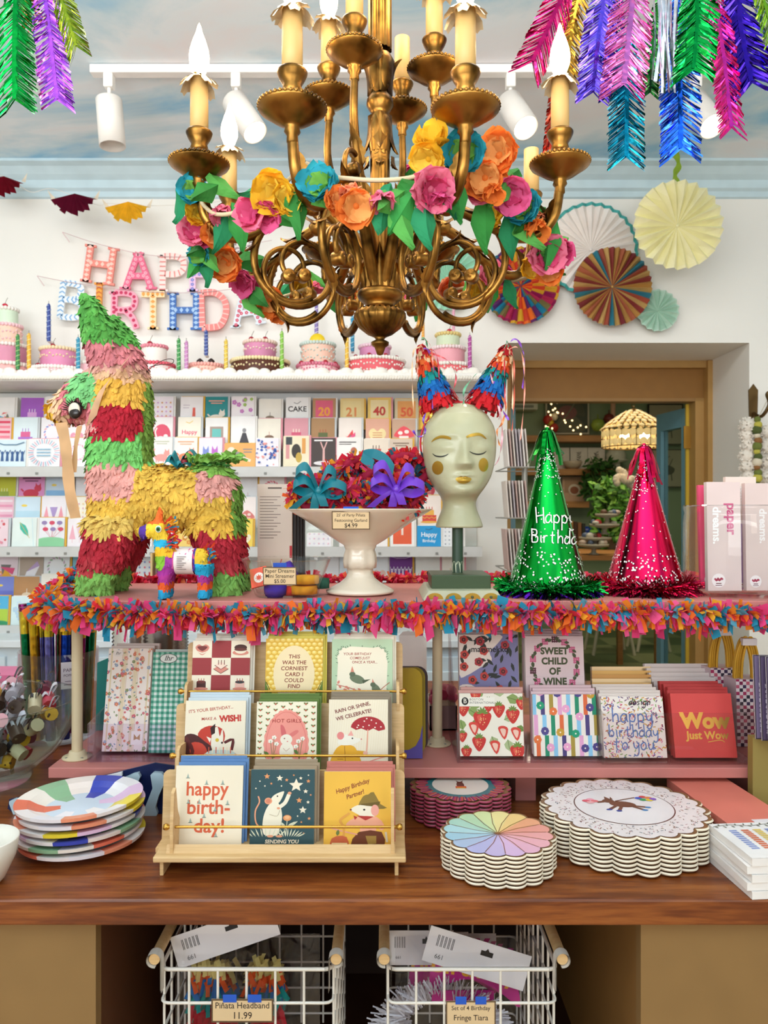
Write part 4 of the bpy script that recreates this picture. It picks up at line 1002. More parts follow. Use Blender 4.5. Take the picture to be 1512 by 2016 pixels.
        a.poly([(.2, .2), (.55, .1), (.85, .75), (.3, .5)], c1); a.poly([(.3, .5), (.75, .95), (.85, .75)], c2); a.rect(.1, .15, .25, .15, '#efcf7a')
    elif k == 'wreath':
        for i in range(18):
            t = 2*pi*i/18; a.leaf(.5+.3*cos(t), H*.5+.34*sin(t), .16, .07, t+1.2, (c1, c2)[i % 2])
    elif k == 'landscape':
        a.rect(0, 0, 1, H*.55, c1); a.ell(.5, .1, .6, .2, c2); a.ell(.35, H*.72, .12, .05, '#f0d25a')
# x0, x1, top, bottom, row (a back, b middle, c front), background, motif, colours, description
B1 = [(-8, 30, 783, 'a', '#f2efec', 'brush', '#e86a6a', '#58a8d8', 'white birthday card with rainbow letters over a chocolate arch'), (42, 87, 783, 'a', '#a45cc0', 'cake', '#f3eaf6', '#e2a8e0', 'violet card with a white candle cake'), (90, 132, 781, 'a', '#f4f2f0', 'cup', '#e9c9cf', '#d9d9e6', 'plain white card right of the violet cake card'),
 (298, 342, 781, 'a', '#f5ecf2', 'dots', '#d9a9dc', '#e2a56a', 'lilac and gold speckled card beside the donkey pinata neck'), (356, 400, 781, 'a', '#f7f1f1', 'volcano', '#e9604e', '#c9b9c4', 'white card with a red volcano shape'), (405, 449, 781, 'a', '#1f8a8c', 'dog', '#efe6d8', '#f2a08a', 'teal card with white script and a pale dog'), (456, 501, 781, 'a', '#f7eef0', 'flowers', '#c977c4', '#9cc15a', 'white card with scattered pink blossoms'),
 (510, 554, 786, 'a', '#f1ece0', 'cup', '#4c463f', '#8a7a64', 'ivory card with a small dark kettle'), (563, 608, 783, 'a', '#f3f1ef', 'txt:/CAKE', '#26211e', '#8a8a88', 'white card with bold black CAKE lettering'), (616, 661, 784, 'a', '#b98a60', 'num:20', '#f2a53c', '#e0607e', 'brown and pink card with the number 20'), (670, 717, 785, 'a', '#e8cf8e', 'num:21', '#e08a50', '#ecd79a', 'buff card with the number 21'), (724, 770, 783, 'a', '#e9c66a', 'num:40', '#c23a34', '#efdca8', 'gold checked card with the number 40'), (777, 824, 785, 'a', '#d7c8a4', 'num:50', '#e2643c', '#e8a45e', 'tan card with the number 50 in orange'), (827, 872, 784, 'a', '#f4c545', 'cup', '#fff2cf', '#e89a3a', 'yellow card partly behind the red headband'),
 (-10, 23, 823, 'b', '#f2c2ca', 'stripes', '#e24a66', '#f0889a', 'pink and red striped card at the photo edge'), (28, 75, 822, 'b', '#dfeef2', 'cake', '#b07ad0', '#e06a9a', 'pale blue card with a tiny purple cake'), (82, 126, 822, 'b', '#f3f0f4', 'wreath', '#8a94d8', '#e8a8b4', 'white card with a blue round ornament'), (135, 170, 822, 'b', '#f5eef2', 'heart', '#eaa0ba', '#f6dbe4', 'white card with a pale pink heart'), (298, 341, 821, 'b', '#f5efee', 'arch', '#e0556f', '#f6efec', 'white card with a white cat in a red arch'),
 (351, 396, 821, 'b', '#faf3e2', 'txt:Happy/birthday', '#e2567e', '#efc84a', 'cream card with pink Happy birthday lettering'), (405, 449, 822, 'b', '#f3f2f0', 'window', '#b09a8e', '#6fc4be', 'white card with a teal window'), (455, 503, 820, 'b', '#f5f3f2', 'lady', '#43424a', '#8d8c92', 'white card with a lady in black ink'), (508, 553, 824, 'b', '#efe9da', 'cup', '#c98a76', '#7b5d4a', 'ivory card with a brown teapot'), (560, 607, 823, 'b', '#d999a4', 'cake', '#f2ead6', '#d05a78', 'rose card with a white cake slice'), (613, 659, 823, 'b', '#a98258', 'cake', '#b0543c', '#5f6a3c', 'brown card with a rust coloured cake'), (667, 712, 823, 'b', '#efe5dd', 'brush', '#f0663c', '#e8444e', 'white card with bright orange and pink brush strokes'), (720, 766, 824, 'b', '#e0aa92', 'heart', '#f0dca4', '#c9604c', 'pink card with a big cream heart'), (772, 818, 825, 'b', '#c9a58c', 'mushroom', '#e8505c', '#f5ece6', 'tan card with a red and white mushroom house'),
 (-10, 52, 866, 'c', '#ddeef6', 'figures', '#3c5f94', '#57809e', 'wide pale blue card with a row of blue dancing figures'), (57, 119, 864, 'c', '#f2f3f4', 'burst', '#7fb4d2', '#e89ab0', 'wide white card with a pastel starburst'), (135, 175, 862, 'c', '#f4f0f2', 'wreath', '#eaa2bc', '#f3cbd9', 'white card with a pink ring, left of the donkey neck'), (298, 340, 861, 'c', '#f6f0ec', 'cat', '#f0a49c', '#cfd2bc', 'white card with a salmon pink cat'), (344, 389, 861, 'c', '#f8f0ea', 'dog', '#f08a60', '#f0b48a', 'white card with an orange dog'), (392, 438, 862, 'c', '#efe9f6', 'cats', '#c86fd0', '#8494d8', 'lilac card with two square cats'), (442, 503, 873, 'c', '#f4b268', 'sloth', '#9a9492', '#f6e3cf', 'wide orange card with a lounging sloth'), (504, 549, 863, 'c', '#f2ecf2', 'patches', '#3a5fb0', '#f09a94', 'white card with blue and coral petal pattern'),
 (558, 609, 858, 'c', '#efe4c6', 'abstract', '#d99a9a', '#c9a84a', 'cream card with abstract black and gold shapes'), (613, 661, 862, 'c', '#473c3a', 'acrobat', '#f0ecec', '#e2b2ae', 'dark brown card with a pink acrobat'), (663, 711, 862, 'c', '#f2efec', 'faces', '#b96a54', '#5a4a52', 'white card with cartoonish round faces'), (716, 765, 864, 'c', '#eadccb', 'cake', '#6b463c', '#c9504a', 'pale card with a dark chocolate cake'), (767, 812, 864, 'c', '#d9c5b2', 'dog', '#5b463c', '#8c7666', 'beige card with a dark sketched animal'), (825, 868, 862, 'c', '#f3efe8', 'flowers', '#e8a09a', '#c9b45a', 'white flowered card beside the mannequin head')]
B2 = [(-12, 32, 938, 'a', '#c8cc3e', 'cake', '#eef0c0', '#9fb04a', 'lime yellow card at the photo left edge'), (38, 89, 932, 'a', '#e89ad0', 'dog', '#d8405a', '#7a4a6a', 'pink card with a red sledge drawing'), (92, 136, 938, 'a', '#cfe2f4', 'landscape', '#8fc0ea', '#d9e8f4', 'light blue seaside card'), (150, 186, 940, 'a', '#f0eef2', 'bird', '#9ac0d8', '#cfd8e2', 'white card with a small blue bird'),
 (470, 507, 938, 'a', '#f1f0f2', 'cup', '#d8a0a4', '#c9ccd6', 'white card just right of the donkey rump'), (511, 560, 936, 'a', '#f2e9e6', 'wreath', '#e88a9a', '#d8606e', 'white card with pink edge above the straw packet'), (818, 862, 935, 'a', '#f3ece8', 'heart', '#d8485a', '#f2d9d2', 'white card with a red heart behind the compote rim'),
 (-12, 28, 978, 'b', '#f0c2d2', 'stripes', '#f5e3ea', '#e69ab6', 'soft pink card with pale streaks'), (32, 80, 978, 'b', '#d3e8f6', 'landscape', '#bfe0f0', '#8fc2e6', 'wide pale blue watercolour card'), (83, 131, 977, 'b', '#f2eef4', 'trees', '#f0a0b0', '#b09ad0', 'white card with pink and purple cone trees'), (135, 178, 978, 'b', '#f6f0e0', 'dots', '#f0d49a', '#e8b4c4', 'cream card with pastel dots by the piñata chest'), (470, 504, 978, 'b', '#f4e9e6', 'mushroom', '#d87a76', '#f0d9d2', 'white card with a faded red toadstool'), (822, 868, 975, 'b', '#f2e4da', 'cake', '#d8483c', '#eab04a', 'cream card with a red layer cake by the head neck'), (768, 812, 978, 'b', '#f4eeea', 'flowers', '#e26a5a', '#f0b09a', 'white card with coral flowers under the compote rim'),
 (-12, 17, 1021, 'c', '#f2d8e0', 'flowers', '#d8405a', '#e890a8', 'pink card with red flowers at the photo edge'), (25, 73, 1020, 'c', '#e8f4f0', 'feather', '#4cc0a8', '#d8b45a', 'mint white card with a green feather'), (78, 128, 1019, 'c', '#f0f0f4', 'balloons', '#9a86b8', '#d8506a', 'white card with purple balloons over a green hill'), (134, 182, 1022, 'c', '#f5eef2', 'trees', '#f2b4c4', '#eed0d8', 'white card with faint pink outline drawing'), (255, 304, 1022, 'c', '#f4f0ee', 'txt:thanks', '#d89a9a', '#c9c9c9', 'white card between the donkey legs left side'), (352, 402, 1028, 'c', '#f4d274', 'flowers', '#e0913a', '#f8e6b0', 'yellow card with orange flowers under the donkey belly'), (300, 348, 1022, 'c', '#f3f0ee', 'stripes', '#d4dce8', '#e8b8b0', 'white striped card under the donkey belly'), (472, 498, 1022, 'c', '#f3d45a', 'heart', '#f4ecd0', '#d8a83a', 'yellow card beside the straw packet'),
 (604, 652, 1050, 'c', '#f2eff2', 'dots', '#e8c0cc', '#d8d0e2', 'white card with a pale pattern left of the compote stem'), (668, 712, 1040, 'c', '#f3ecea', 'heart', '#e09a94', '#f0d8d2', 'white and pink card behind the compote stem'), (712, 763, 1024, 'c', '#f4eeec', 'txt:hooray', '#d87a6a', '#d8a0a0', 'white card with a red border right of the compote stem'), (768, 816, 1020, 'c', '#f3f1ee', 'num:1', '#f6e6da', '#e8603a', 'white card with an orange central panel'), (821, 868, 1035, 'c', '#1f9ad8', 'txt:Happy/Birthday', '#eaf4fa', '#2a5a8a', 'bright blue card with a wire hanging shape'), (872, 912, 1035, 'c', '#eef0f2', 'dots', '#9aa2ac', '#c6ccd4', 'white card with grey dots behind the stand pole')]
B3 = [(-12, 36, 1093, 'a', '#f2e2ec', 'brush', '#e88aa4', '#f0a86a', 'pale card with pink and orange watercolour'), (40, 86, 1087, 'a', '#b8a798', 'plane', '#f3f0f4', '#c0a4d2', 'taupe card with a folded white shape'), (88, 138, 1086, 'a', '#f0f2f4', 'wreath', '#9ab49a', '#c9b0c4', 'white card with a grey green wreath'), (144, 184, 1088, 'a', '#7fb8c8', 'trees', '#e8a84a', '#3f8a8a', 'teal blue card with orange tree'), (250, 302, 1093, 'a', '#eef0f2', 'dots', '#e8788a', '#8a9ad0', 'white card with a fine pink dot grid'),
 (610, 667, 1088, 'a', '#efeef0', 'wreath', '#5a5658', '#8a8488', 'white card with a dark round drawing'), (669, 712, 1090, 'a', '#dfe6ee', 'bird', '#6a7a5a', '#a8b4a0', 'pale blue card left of the compote stem foot'), (730, 764, 1092, 'a', '#f0f2f6', 'heart', '#f0c8b8', '#d8dce8', 'bluish white card right of the compote stem'), (767, 812, 1092, 'a', '#74348c', 'figures', '#e8dcf0', '#cfb2dc', 'deep purple card with grey hands'), (818, 866, 1092, 'a', '#ecebe6', 'hat', '#2c2a28', '#5a6a6a', 'white card with a black hat'), (870, 914, 1095, 'a', '#f2ede2', 'cake', '#e2c08a', '#efe2c2', 'cream card with a paper cake, behind the stand pole'),
 (-12, 28, 1135, 'b', '#7a86d0', 'landscape', '#6a74c8', '#4a9ad8', 'blue and violet night scene card'), (30, 78, 1135, 'b', '#b98a5c', 'cup', '#f4eee4', '#e8d2b4', 'brown card with a white teacup'), (82, 132, 1130, 'b', '#f0ebe0', 'txt:BIRTHDAY/LOVE', '#3a3a42', '#d85a5a', 'cream card with dark arched lettering'), (136, 180, 1130, 'b', '#eef0f6', 'figures', '#8a9ac4', '#e8c04a', 'bluish white card with little blue figures'),
 (-12, 17, 1173, 'c', '#57b4dc', 'landscape', '#b4d24a', '#3a9a6a', 'blue and green meadow card at the left edge'), (23, 76, 1174, 'c', '#dcf0f2', 'flowers', '#cfe4f2', '#b8d4ea', 'pale aqua card left of the garland end'), (250, 300, 1180, 'c', '#f0eef0', 'stripes', '#e8d4da', '#d8e0e8', 'white lined card low behind the donkey legs')]
rc = random.Random(3)
for base, block, lst in ((921, 'top', B1), (1078, 'middle', B2), (1232, 'bottom', B3)):
    for x0, x1, yt, row, bg, mo, c1, c2, desc in lst:
        Y = {'a': 3.50, 'b': 3.455, 'c': 3.40}[row]
        p = P(x0, yt, Y); wd = (x1-x0)/F*Y
        ymax = {'a': base-80, 'b': base-42, 'c': base-1}[row]
        h = .142 if wd < .125 else (base-1-yt)/F*Y
        if row == 'c': h = (base-2-yt)/F*Y
        art = Art(wd, h, bg); motif(art, mo, c1, c2, rc)
        m = MB(); uy = tilt(5); o = p-uy*h
        slab(m, art, o, X1, uy, .004, '#f1eeea', eps=1.5e-4)
        ec = rc.choice(['#f2efe9', '#f2efe9', '#e7b23c', '#e89aa8', '#cfd6da', '#f2efe9'])
        m.prism([(.004, -.0), (wd+.008, 0), (wd+.008, h+.003), (.004, h+.003)], o+V((0, .0055, 0)), X1, uy, .012, ec)
        tag(m.build('greeting_card', loc=o), desc, 'greeting card', 'greeting cards on the %s ledge of the wall rack' % block)
# low cabinets under the rack, and the stacked tall cards at its right end
cb = T('wall_cabinet', 'pale blue grey low cabinet running under the wall card rack', 'cabinet', (-.9, 3.3, 0))
m = MB(); m.bx(-2.2, .43, 3.2, 3.58, .0, EYE-.56, '#d3dfe6'); m.build('carcass', cb)
m = MB(); m.bx(-2.22, .44, 3.17, 3.58, EYE-.56, EYE-.53, '#dfe6ea'); m.build('top', cb, bevel=.003)
for k in range(4):
    x = -2.18+.65*k; m = MB(); m.bx(x, x+.61, 3.185, 3.2, .1, EYE-.6, '#cddbe3'); m.bx(x+.06, x+.56, 3.18, 3.186, .16, EYE-.66, '#d6e2e8'); d = m.build('door', cb, bevel=.003)
    m = MB(); m.ell((x+.57, 3.165, .6), .014, GOLD); m.build('knob', d)
# ---------------------------------------------------------------- counter, riser
UZ = 1.30; LZ = EYE-.489; CT = .90
shell_c = T('shop_counter', 'walnut topped shop counter with tan panels and open cubby', 'counter', (0, 1.8, 0))
m = MB(); m.bx(-1.4, 1.4, 1.13, 2.6, CT-.038, CT, WALNUT); m.build('worktop', shell_c, bevel=.003)
for x0, x1 in ((-1.38, -.431), (.384, 1.38)): m = MB(); m.bx(x0, x1, 1.15, 1.172, 0, CT-.038, '#8d6c40'); m.build('front_panel', shell_c)
m = MB(); m.bx(-.451, -.431, 1.172, 1.75, 0, CT-.038, '#5d3518'); m.bx(.384, .404, 1.172, 1.75, 0, CT-.038, '#8a6230'); m.bx(-.451, .404, 1.75, 1.77, 0, CT-.038, '#2a1609'); m.bx(-.431, .384, 1.172, 1.75, .40, .42, '#3c2110'); m.bx(-1.38, 1.38, 2.5, 2.52, 0, CT-.038, '#9c7238'); m.build('cubby', shell_c)  # cubby shade put into left, back and shelf colours, amber light into the right
PINKB = M('#c47a72', .5)
rs = T('display_riser', 'dusty pink two level display riser on pipe posts', 'display riser', (0, 1.66, CT))
m = MB(); m.bx(-.642, .83, 1.47, 1.857, UZ-.021, UZ, PINKB); m.build('shelf', rs, bevel=.0015)
m = MB(); m.bx(-.642, .83, 1.47, 1.857, LZ-.02, LZ, PINKB); m.build('shelf', rs, bevel=.0015)
for x in (-.55, .26, .72):
    m = MB(); m.bx(x, x+.04, 1.52, 1.8, CT, LZ-.02, PINKB); m.build('support_block', rs)
for x, y in ((152, 1.53), (152, 1.79), (861, 1.62), (861, 1.80), (1540, 1.55)):
    X = (x-756)/F*(1.53 if x < 300 else y); m = MB(); col = '#cdbb98'
    m.lathe([(.0105, 0), (.0105, UZ-.021-LZ)], V((X, y, LZ)), M(col, .45), 18); q = m.build('pipe_post', rs)
    m = MB(); m.lathe([(0, 0), (.028, 0), (.029, .002), (.028, .004), (.017, .0055), (.0155, .014), (.0105, .015)], V((X, y, LZ)), M(col, .45), 24)
    for k in range(4):
        a = pi/4+k*pi/2; m.ell((X+.022*cos(a), y+.022*sin(a), LZ+.0045), (.003, .003, .0015), M('#8f8a80', .3, .8), 8, 4)
    m.build('flange', q)
PAL = ['#ef4a86', '#f2742e', '#f3b336', '#2f93b4', '#e23a48', '#f05f95', '#5aa0b8', '#ef8a2a']
rg = random.Random(21)
g1 = [P(150, 1135, 1.78), P(105, 1165, 1.66), P(88, 1185, 1.5), P(110, 1200, 1.455), P(200, 1203, 1.45), P(330, 1210, 1.45), P(480, 1212, 1.445), P(620, 1206, 1.45), P(760, 1206, 1.45), P(900, 1204, 1.45), P(1040, 1207, 1.45), P(1180, 1208, 1.45), P(1330, 1206, 1.45), P(1450, 1208, 1.45), P(1600, 1205, 1.45)]
m = MB(); sp = cr(g1, 6); m.tube(sp, .006, tissue('#c23a5a'), 6); fringe(m, sp, 3000, .029, .0115, PAL, rg); fringe(m, sp, 260, .034, .02, ['#ef5a90', '#f2742e', '#ef4a86', '#2f93b4'], rg, droop=.9)
tag(m.build('fringe_garland', loc=g1[3]), 'multicoloured paper fringe garland along the front edge of the pink riser', 'garland')
g2 = [P(175, 1140, 1.84)]+[P(x, 1138+3*sin(x*.05), 1.85) for x in range(230, 1560, 60)]
m = MB(); sp = cr(g2, 4); m.tube(sp, .005, tissue('#c2304a'), 6); fringe(m, sp, 1900, .017, .011, ['#ef4a76', '#e2304a', '#f0607a', '#f08a5a', '#d82a4a'], rg)
tag(m.build('fringe_garland', loc=g2[0]), 'red and pink paper fringe garland along the back edge of the riser', 'garland')

# ---------------------------------------------------------------- big donkey pinata
PY = 1.62
base = V(((320-756)/F*PY, PY, UZ))
dk = T('donkey_pinata', 'large striped donkey pinata covered in crinkled tissue strips', 'pinata', base)
def q(x, y, d=0): return P(x, y, PY)+V((0, d, 0))
def tb(*pr):
    pts = cr([V((*p[0], p[1]*1.0)) for p in pr], 4) if False else None
    P3 = cr([p[0] for p in pr], 4); R3 = [w_.x for w_ in cr([V((p[1], 0)) for p in pr], 4)]
    return lambda mb: mb.tube(P3, R3, 'ffffff', 14)
shapes = [tb((q(222, 985), .05), (q(250, 983), .071), (q(340, 978), .066), (q(415, 980), .068), (q(445, 985), .05)),
 lambda mb: mb.ell(q(240, 985), (.068, .072, .078), 'ffffff'), lambda mb: mb.ell(q(425, 985), (.053, .07, .078), 'ffffff'),
 tb((q(237, 1000), .064), (q(236, 900), .065), (q(237, 800), .064), (q(238, 745), .058), (q(232, 705), .044), (q(228, 690), .03)),
 tb((q(225, 770), .045), (q(190, 775), .05), (q(155, 792), .042), (q(125, 805), .03), (q(102, 808), .02)),
 tb((q(222, 725, -.012), .04), (q(205, 670, -.014), .036), (q(188, 625, -.016), .026), (q(172, 580, -.018), .007)),
 tb((q(250, 725, .012), .036), (q(240, 680, .018), .03), (q(228, 648, .02), .02), (q(214, 612, .02), .007))]
for d in (-.04, .045):
    shapes.append(tb((q(232, 1030, d*.8), .058), (q(225, 1075, d), .05), (q(208, 1120, d), .04), (q(200, 1168, d), .034)))
    shapes.append(tb((q(425, 1030, d*.8), .055), (q(437, 1075, d), .042), (q(446, 1120, d), .038), (q(456, 1174, d), .032)))
vs, fs = blob(shapes, .009, 3)
for v_ in vs: v_.z = max(v_.z, UZ+.001)
def dcol(p, n):
    y = 1008-(p.z-EYE)*F/PY; x = 756+p.x*F/PY; j = 5*noise.noise(p*22)
    y += j; x += j
    if x < 205 and 738 < y < 850:      # head
        if x < 113: return '#e2b040'
        if x < 138: return '#d9b08a'
        if x < 150: return '#d0747c'
        return '#7cc27a' if y < 800-(205-x)*.25 else ('#d0747c' if y < 818 else '#e0a098')
    if y < 678: return '#4f9440' if x > 190 or y < 640 else '#63a850'
    if y < 735: return '#bd6f74' if y < 720 else '#d09a8a'
    if y < 752: return '#d8ac86'
    if x > 288 and y < 905 : return '#6f8f3c'
    if y < 798: return '#d6a544'
    if y < 858: return '#ab2030'
    if y < 916: return '#74bf66'
    if x > 464 and y < 1040: return '#6f9a40'
    if x > 380 and y < 925+ (x-380)*.18: return '#7fae4c'
    if y < 978: return '#dd9c92' if (x < 283 or x > 397) else '#e0b44c'
    if y < 1012: return '#ddb24a'
    if y < 1045: return '#dfbc62' if x < 283 else '#dcae44'
    if y < 1118: return '#b02a38' if y < 1095 else '#b83a42'
    return '#7cb458'
m = MB()
for f in fs:
    c = sum((vs[i] for i in f), V((0, 0, 0)))/len(f); m.f.append([len(m.v)+k for k in range(len(f))]); m.m.append(m.mi(crepe(dcol(c, None)))); m.s.append(True); m.v.extend(vs[i] for i in f)
rd = random.Random(8)
for p, n in scatter(vs, fs, 6400, rd):
    if p.z < UZ+.006: continue
    flake(m, p, n, .013, .019, crepe(dcol(p, n)), rd, .38, .55)
m.build('paper_covered_body', dk)
dbv = BVHTree.FromPolygons([tuple(v) for v in vs], fs)
def hit(bvh, x, y, eps=.001):
    o = V((0, 0, EYE)); d = P(x, y, 1).copy()-o; d.normalize()
    p, n, i, _ = bvh.ray_cast(o, d)
    return (p+n*eps, n) if p else (None, None)
p, n = hit(dbv, 151, 803, .011)
n = V((-.18, -1, .02)).normalized(); R = n.to_track_quat('Z', 'Y').to_matrix(); s = PY/F
m = MB(); m.ell(p, (14.5*s, 16.5*s, .006), M('#16110f', .3), 24, 10, R=R); eye = m.build('eye', dk)
m = MB(); m.ell(p+n*.0035+V((0, 0, .001)), (12*s, 13.5*s, .005), M('#d9cbb8', .35), 24, 10, R=R); m.build('eye_white', eye)
m = MB(); m.ell(p+n*.006+V((.002, 0, -.006)), (10.5*s, 9.5*s, .004), M('#231b17', .25), 24, 10, R=R); m.build('pupil', eye)
m = MB()
for k in range(15):
    a = pi*(.02+.96*k/14); d = V((cos(a), 0, sin(a))); m.tube([p+d*15*s, p+d*19*s+n*.004, p+d*(23+2*sin(a))*s+n*.007], [.0012, .001, .0003], M('#16110f', .4), 4)
m.build('eyelashes', eye)
m = MB()
TAN = M('#dcb183', .65, 0, 'tissue', .2)
def rib(pts, wpx, mt, Y=PY-.06, tw=.1, parts=6):
    c = cr([P(x, y, Y) for x, y in pts], parts); k = len(c)
    m.strip(c, [V((wpx/2*s*(1+.06*sin(i)), tw*wpx/2*s*sin(i*.5), .1*wpx/2*s)) for i in range(k)], mt)
rib([(120, 832), (128, 870), (133, 920), (138, 970), (149, 1020)], 21, TAN)
rib([(157, 838), (152, 862), (148, 890), (146, 930)], 9, TAN, PY-.05, .4)
m.build('hanging_ribbon', dk)
m = MB(); c = cr([P(x, y, PY-d) for x, y, d in ((196, 830, .06), (180, 838, .055), (188, 800, .068), (205, 760, .078), (228, 735, .078), (252, 705, .06))], 6); m.strip(c[8:], V((.012, -.003, .012)), M('#e0b893', .6, 0, 'tissue', .2)); m.build('neck_ribbon', dk)
m = MB()
for k in range(26):
    a = rd.uniform(0, 2*pi); d = V((-.7, .6*cos(a), .9*sin(a))).normalized(); n_ = d.orthogonal().normalized(); c0 = q(108, 808)
    m.strip([c0, c0+d*.014, c0+d*.024+n_*.005], n_.cross(d)*.005, tissue('#e8b438'))
m.build('nose_tuft', dk)
m = MB(); TEAL = M('#1f7f86', .6)
for dx, dz, w_ in ((-28, 8, .012), (-16, 18, .01), (30, 14, .006), (10, 6, .012), (24, 4, .01), (36, 24, .004)):
    b0 = q(360, 918, -.03); m.strip(cr([b0, b0+V((dx*.6*s, -.006, dz*s+.006)), b0+V((dx*s, 0, dz*s*.6))], 5), V((.0, .012, w_*.7)), TEAL)
m.ell(q(360, 916, -.03), (.012, .01, .008), TEAL, 8, 6); m.ell(q(372, 911, -.04), (.007, .006, .006), M('#8a2430', .5), 8, 6); m.build('bow', dk)
m = MB(); gm = crepe('#7fb04e')
for k in range(170):
    x = rd.uniform(385, 466); b0 = q(x, 922-((x-385)/80)*8, rd.uniform(-.05, .05)); b0.z += .01
    d = V((rd.uniform(-.9, .9), rd.uniform(-.8, .5), rd.uniform(.05, .75))).normalized(); w_ = d.orthogonal().normalized()*.004
    m.strip([b0, b0+d*.014, b0+d*.026+V((0, 0, -.006))], w_, gm)
m.build('rump_tuft', dk)
m = MB(); m.tube(cr([q(280, 742), q(300, 722), q(325, 708), q(341, 708), q(338, 716), q(315, 718), q(296, 722)], 6), .0008, '#3a2a22', 5); m.build('hanging_wire', dk)

# ---------------------------------------------------------------- small pinata
MY = 1.505
mp = T('mini_pinata', 'small rainbow donkey pinata with orange hat standing under the big one', 'pinata', V(((345-756)/F*MY, MY, UZ)))
def q2(x, y, d=0): return P(x, y, MY)+V((0, d, 0))
shapes = [tb((q2(318, 1104), .016), (q2(335, 1106), .0235), (q2(365, 1104), .023), (q2(395, 1102), .023), (q2(410, 1104), .014)), tb((q2(328, 1110), .021), (q2(323, 1080), .018), (q2(318, 1060), .016), (q2(312, 1040), .014)),
          tb((q2(322, 1046), .014), (q2(302, 1043), .0165), (q2(288, 1046), .013), (q2(274, 1050), .012)), tb((q2(312, 1035), .010), (q2(314, 1015), .007), (q2(315, 996), .002))]
for d in (-.013, .013):
    shapes.append(tb((q2(330, 1112, d), .017), (q2(328, 1140, d), .0125), (q2(326, 1177, d), .011))); shapes.append(tb((q2(402, 1112, d), .018), (q2(404, 1140, d), .012), (q2(403, 1177, d), .0105)))
v2, f2 = blob(shapes, .0036, 2)
for v_ in v2: v_.z = max(v_.z, UZ+.0005)
def mcol(p):
    y = 1008-(p.z-EYE)*F/MY; x = 756+p.x*F/MY
    if y < 1031: return '#ee6a2c'
    if y < 1062:
        if x < 277: return '#e9c02e'
        if x < 291: return '#5a3a9a'
        return '#edc63a'
    if y < 1078: return '#2fb0d8'
    if y < 1093 and x < 345: return '#e9b72e'
    if y < 1118:
        if x < 331: return '#86b83a'
        if x < 345: return '#a03a98'
        if x < 386: return '#d85a9a'
        if x < 390: return '#4a3a9a'
        return '#e8c03a' if y < 1110 else '#28a8d0'
    if y < 1130: return '#28a8d0' if x > 385 else '#a8389a'
    if y < 1146: return '#b03a90'
    if y < 1160: return '#e8602c'
    return '#2a9ecb'
m = MB()
for f in f2:
    c = sum((v2[i] for i in f), V((0, 0, 0)))/len(f); m.f.append([len(m.v)+k for k in range(len(f))]); m.m.append(m.mi(crepe(mcol(c)))); m.s.append(True); m.v.extend(v2[i] for i in f)
for p, n in scatter(v2, f2, 700, rd):
    if p.z > UZ+.004: flake(m, p, n, .006, .007, crepe(mcol(p)), rd, .25, .3)
m.build('paper_covered_body', mp)
m = MB()
for k in range(90):
    b0 = q2(rd.uniform(322, 345), rd.uniform(1022, 1090), rd.uniform(-.012, .012)); d = V((rd.uniform(.0, 1), rd.uniform(-.7, .6), rd.uniform(-.3, .7))).normalized(); m.strip([b0, b0+d*.008, b0+d*.015], d.orthogonal().normalized()*.0022, tissue(rd.choice(['#e8502c', '#2f9cc4', '#e9a62e', '#d8347a', '#d8402c'])))
m.build('mane', mp)
m = MB()
for k in range(50):
    b0 = q2(rd.uniform(402, 416), rd.uniform(1078, 1112), rd.uniform(-.012, .012)); d = V((rd.uniform(-.4, 1), rd.uniform(-.7, .6), rd.uniform(-.5, .8))).normalized(); m.strip([b0, b0+d*.007, b0+d*.013], d.orthogonal().normalized()*.002, tissue(rd.choice(['#e8502c', '#2f9cc4', '#e9a62e', '#d8347a'])))
m.build('tail', mp)
pe, ne = hit(BVHTree.FromPolygons([tuple(v) for v in v2], f2), 312, 1042, .0015); R = V((0, -1, 0)).to_track_quat('Z', 'Y').to_matrix()
m = MB(); m.ell(pe, (.0062, .0072, .002), '#f1ece0', 16, 6, R=R); e2 = m.build('eye', mp)
m = MB(); m.ell(pe+V((0, -.0015, 0)), (.0045, .005, .0016), '#2f8a5a', 14, 6, R=R); m.ell(pe+V((0, -.0028, 0)), (.0026, .003, .001), '#14100e', 12, 6, R=R); m.build('pupil', e2)
m = MB()   # paper belly band with print
def band(u, v): a = 2*pi*u; return q2(348+36*v, 1105)+V((0, .0255*sin(a), .0255*cos(a)))
m.grid(band, 24, 3, '#e9dcd6')
for i in range(7): m.bx(q2(355, 0).x, q2(355+18-(i % 3)*4, 0).x, MY-.0275, MY-.0265, q2(0, 1094+4*i).z, q2(0, 1095.2+4*i).z, '#7a6a68')
m.build('paper_band', mp)
m = MB(); m.bx(q2(302, 0).x, q2(306, 0).x, MY-.02, MY+.0, q2(0, 1132).z, q2(0, 1088).z, '#b99a6a'); m.build('swing_tag', mp)

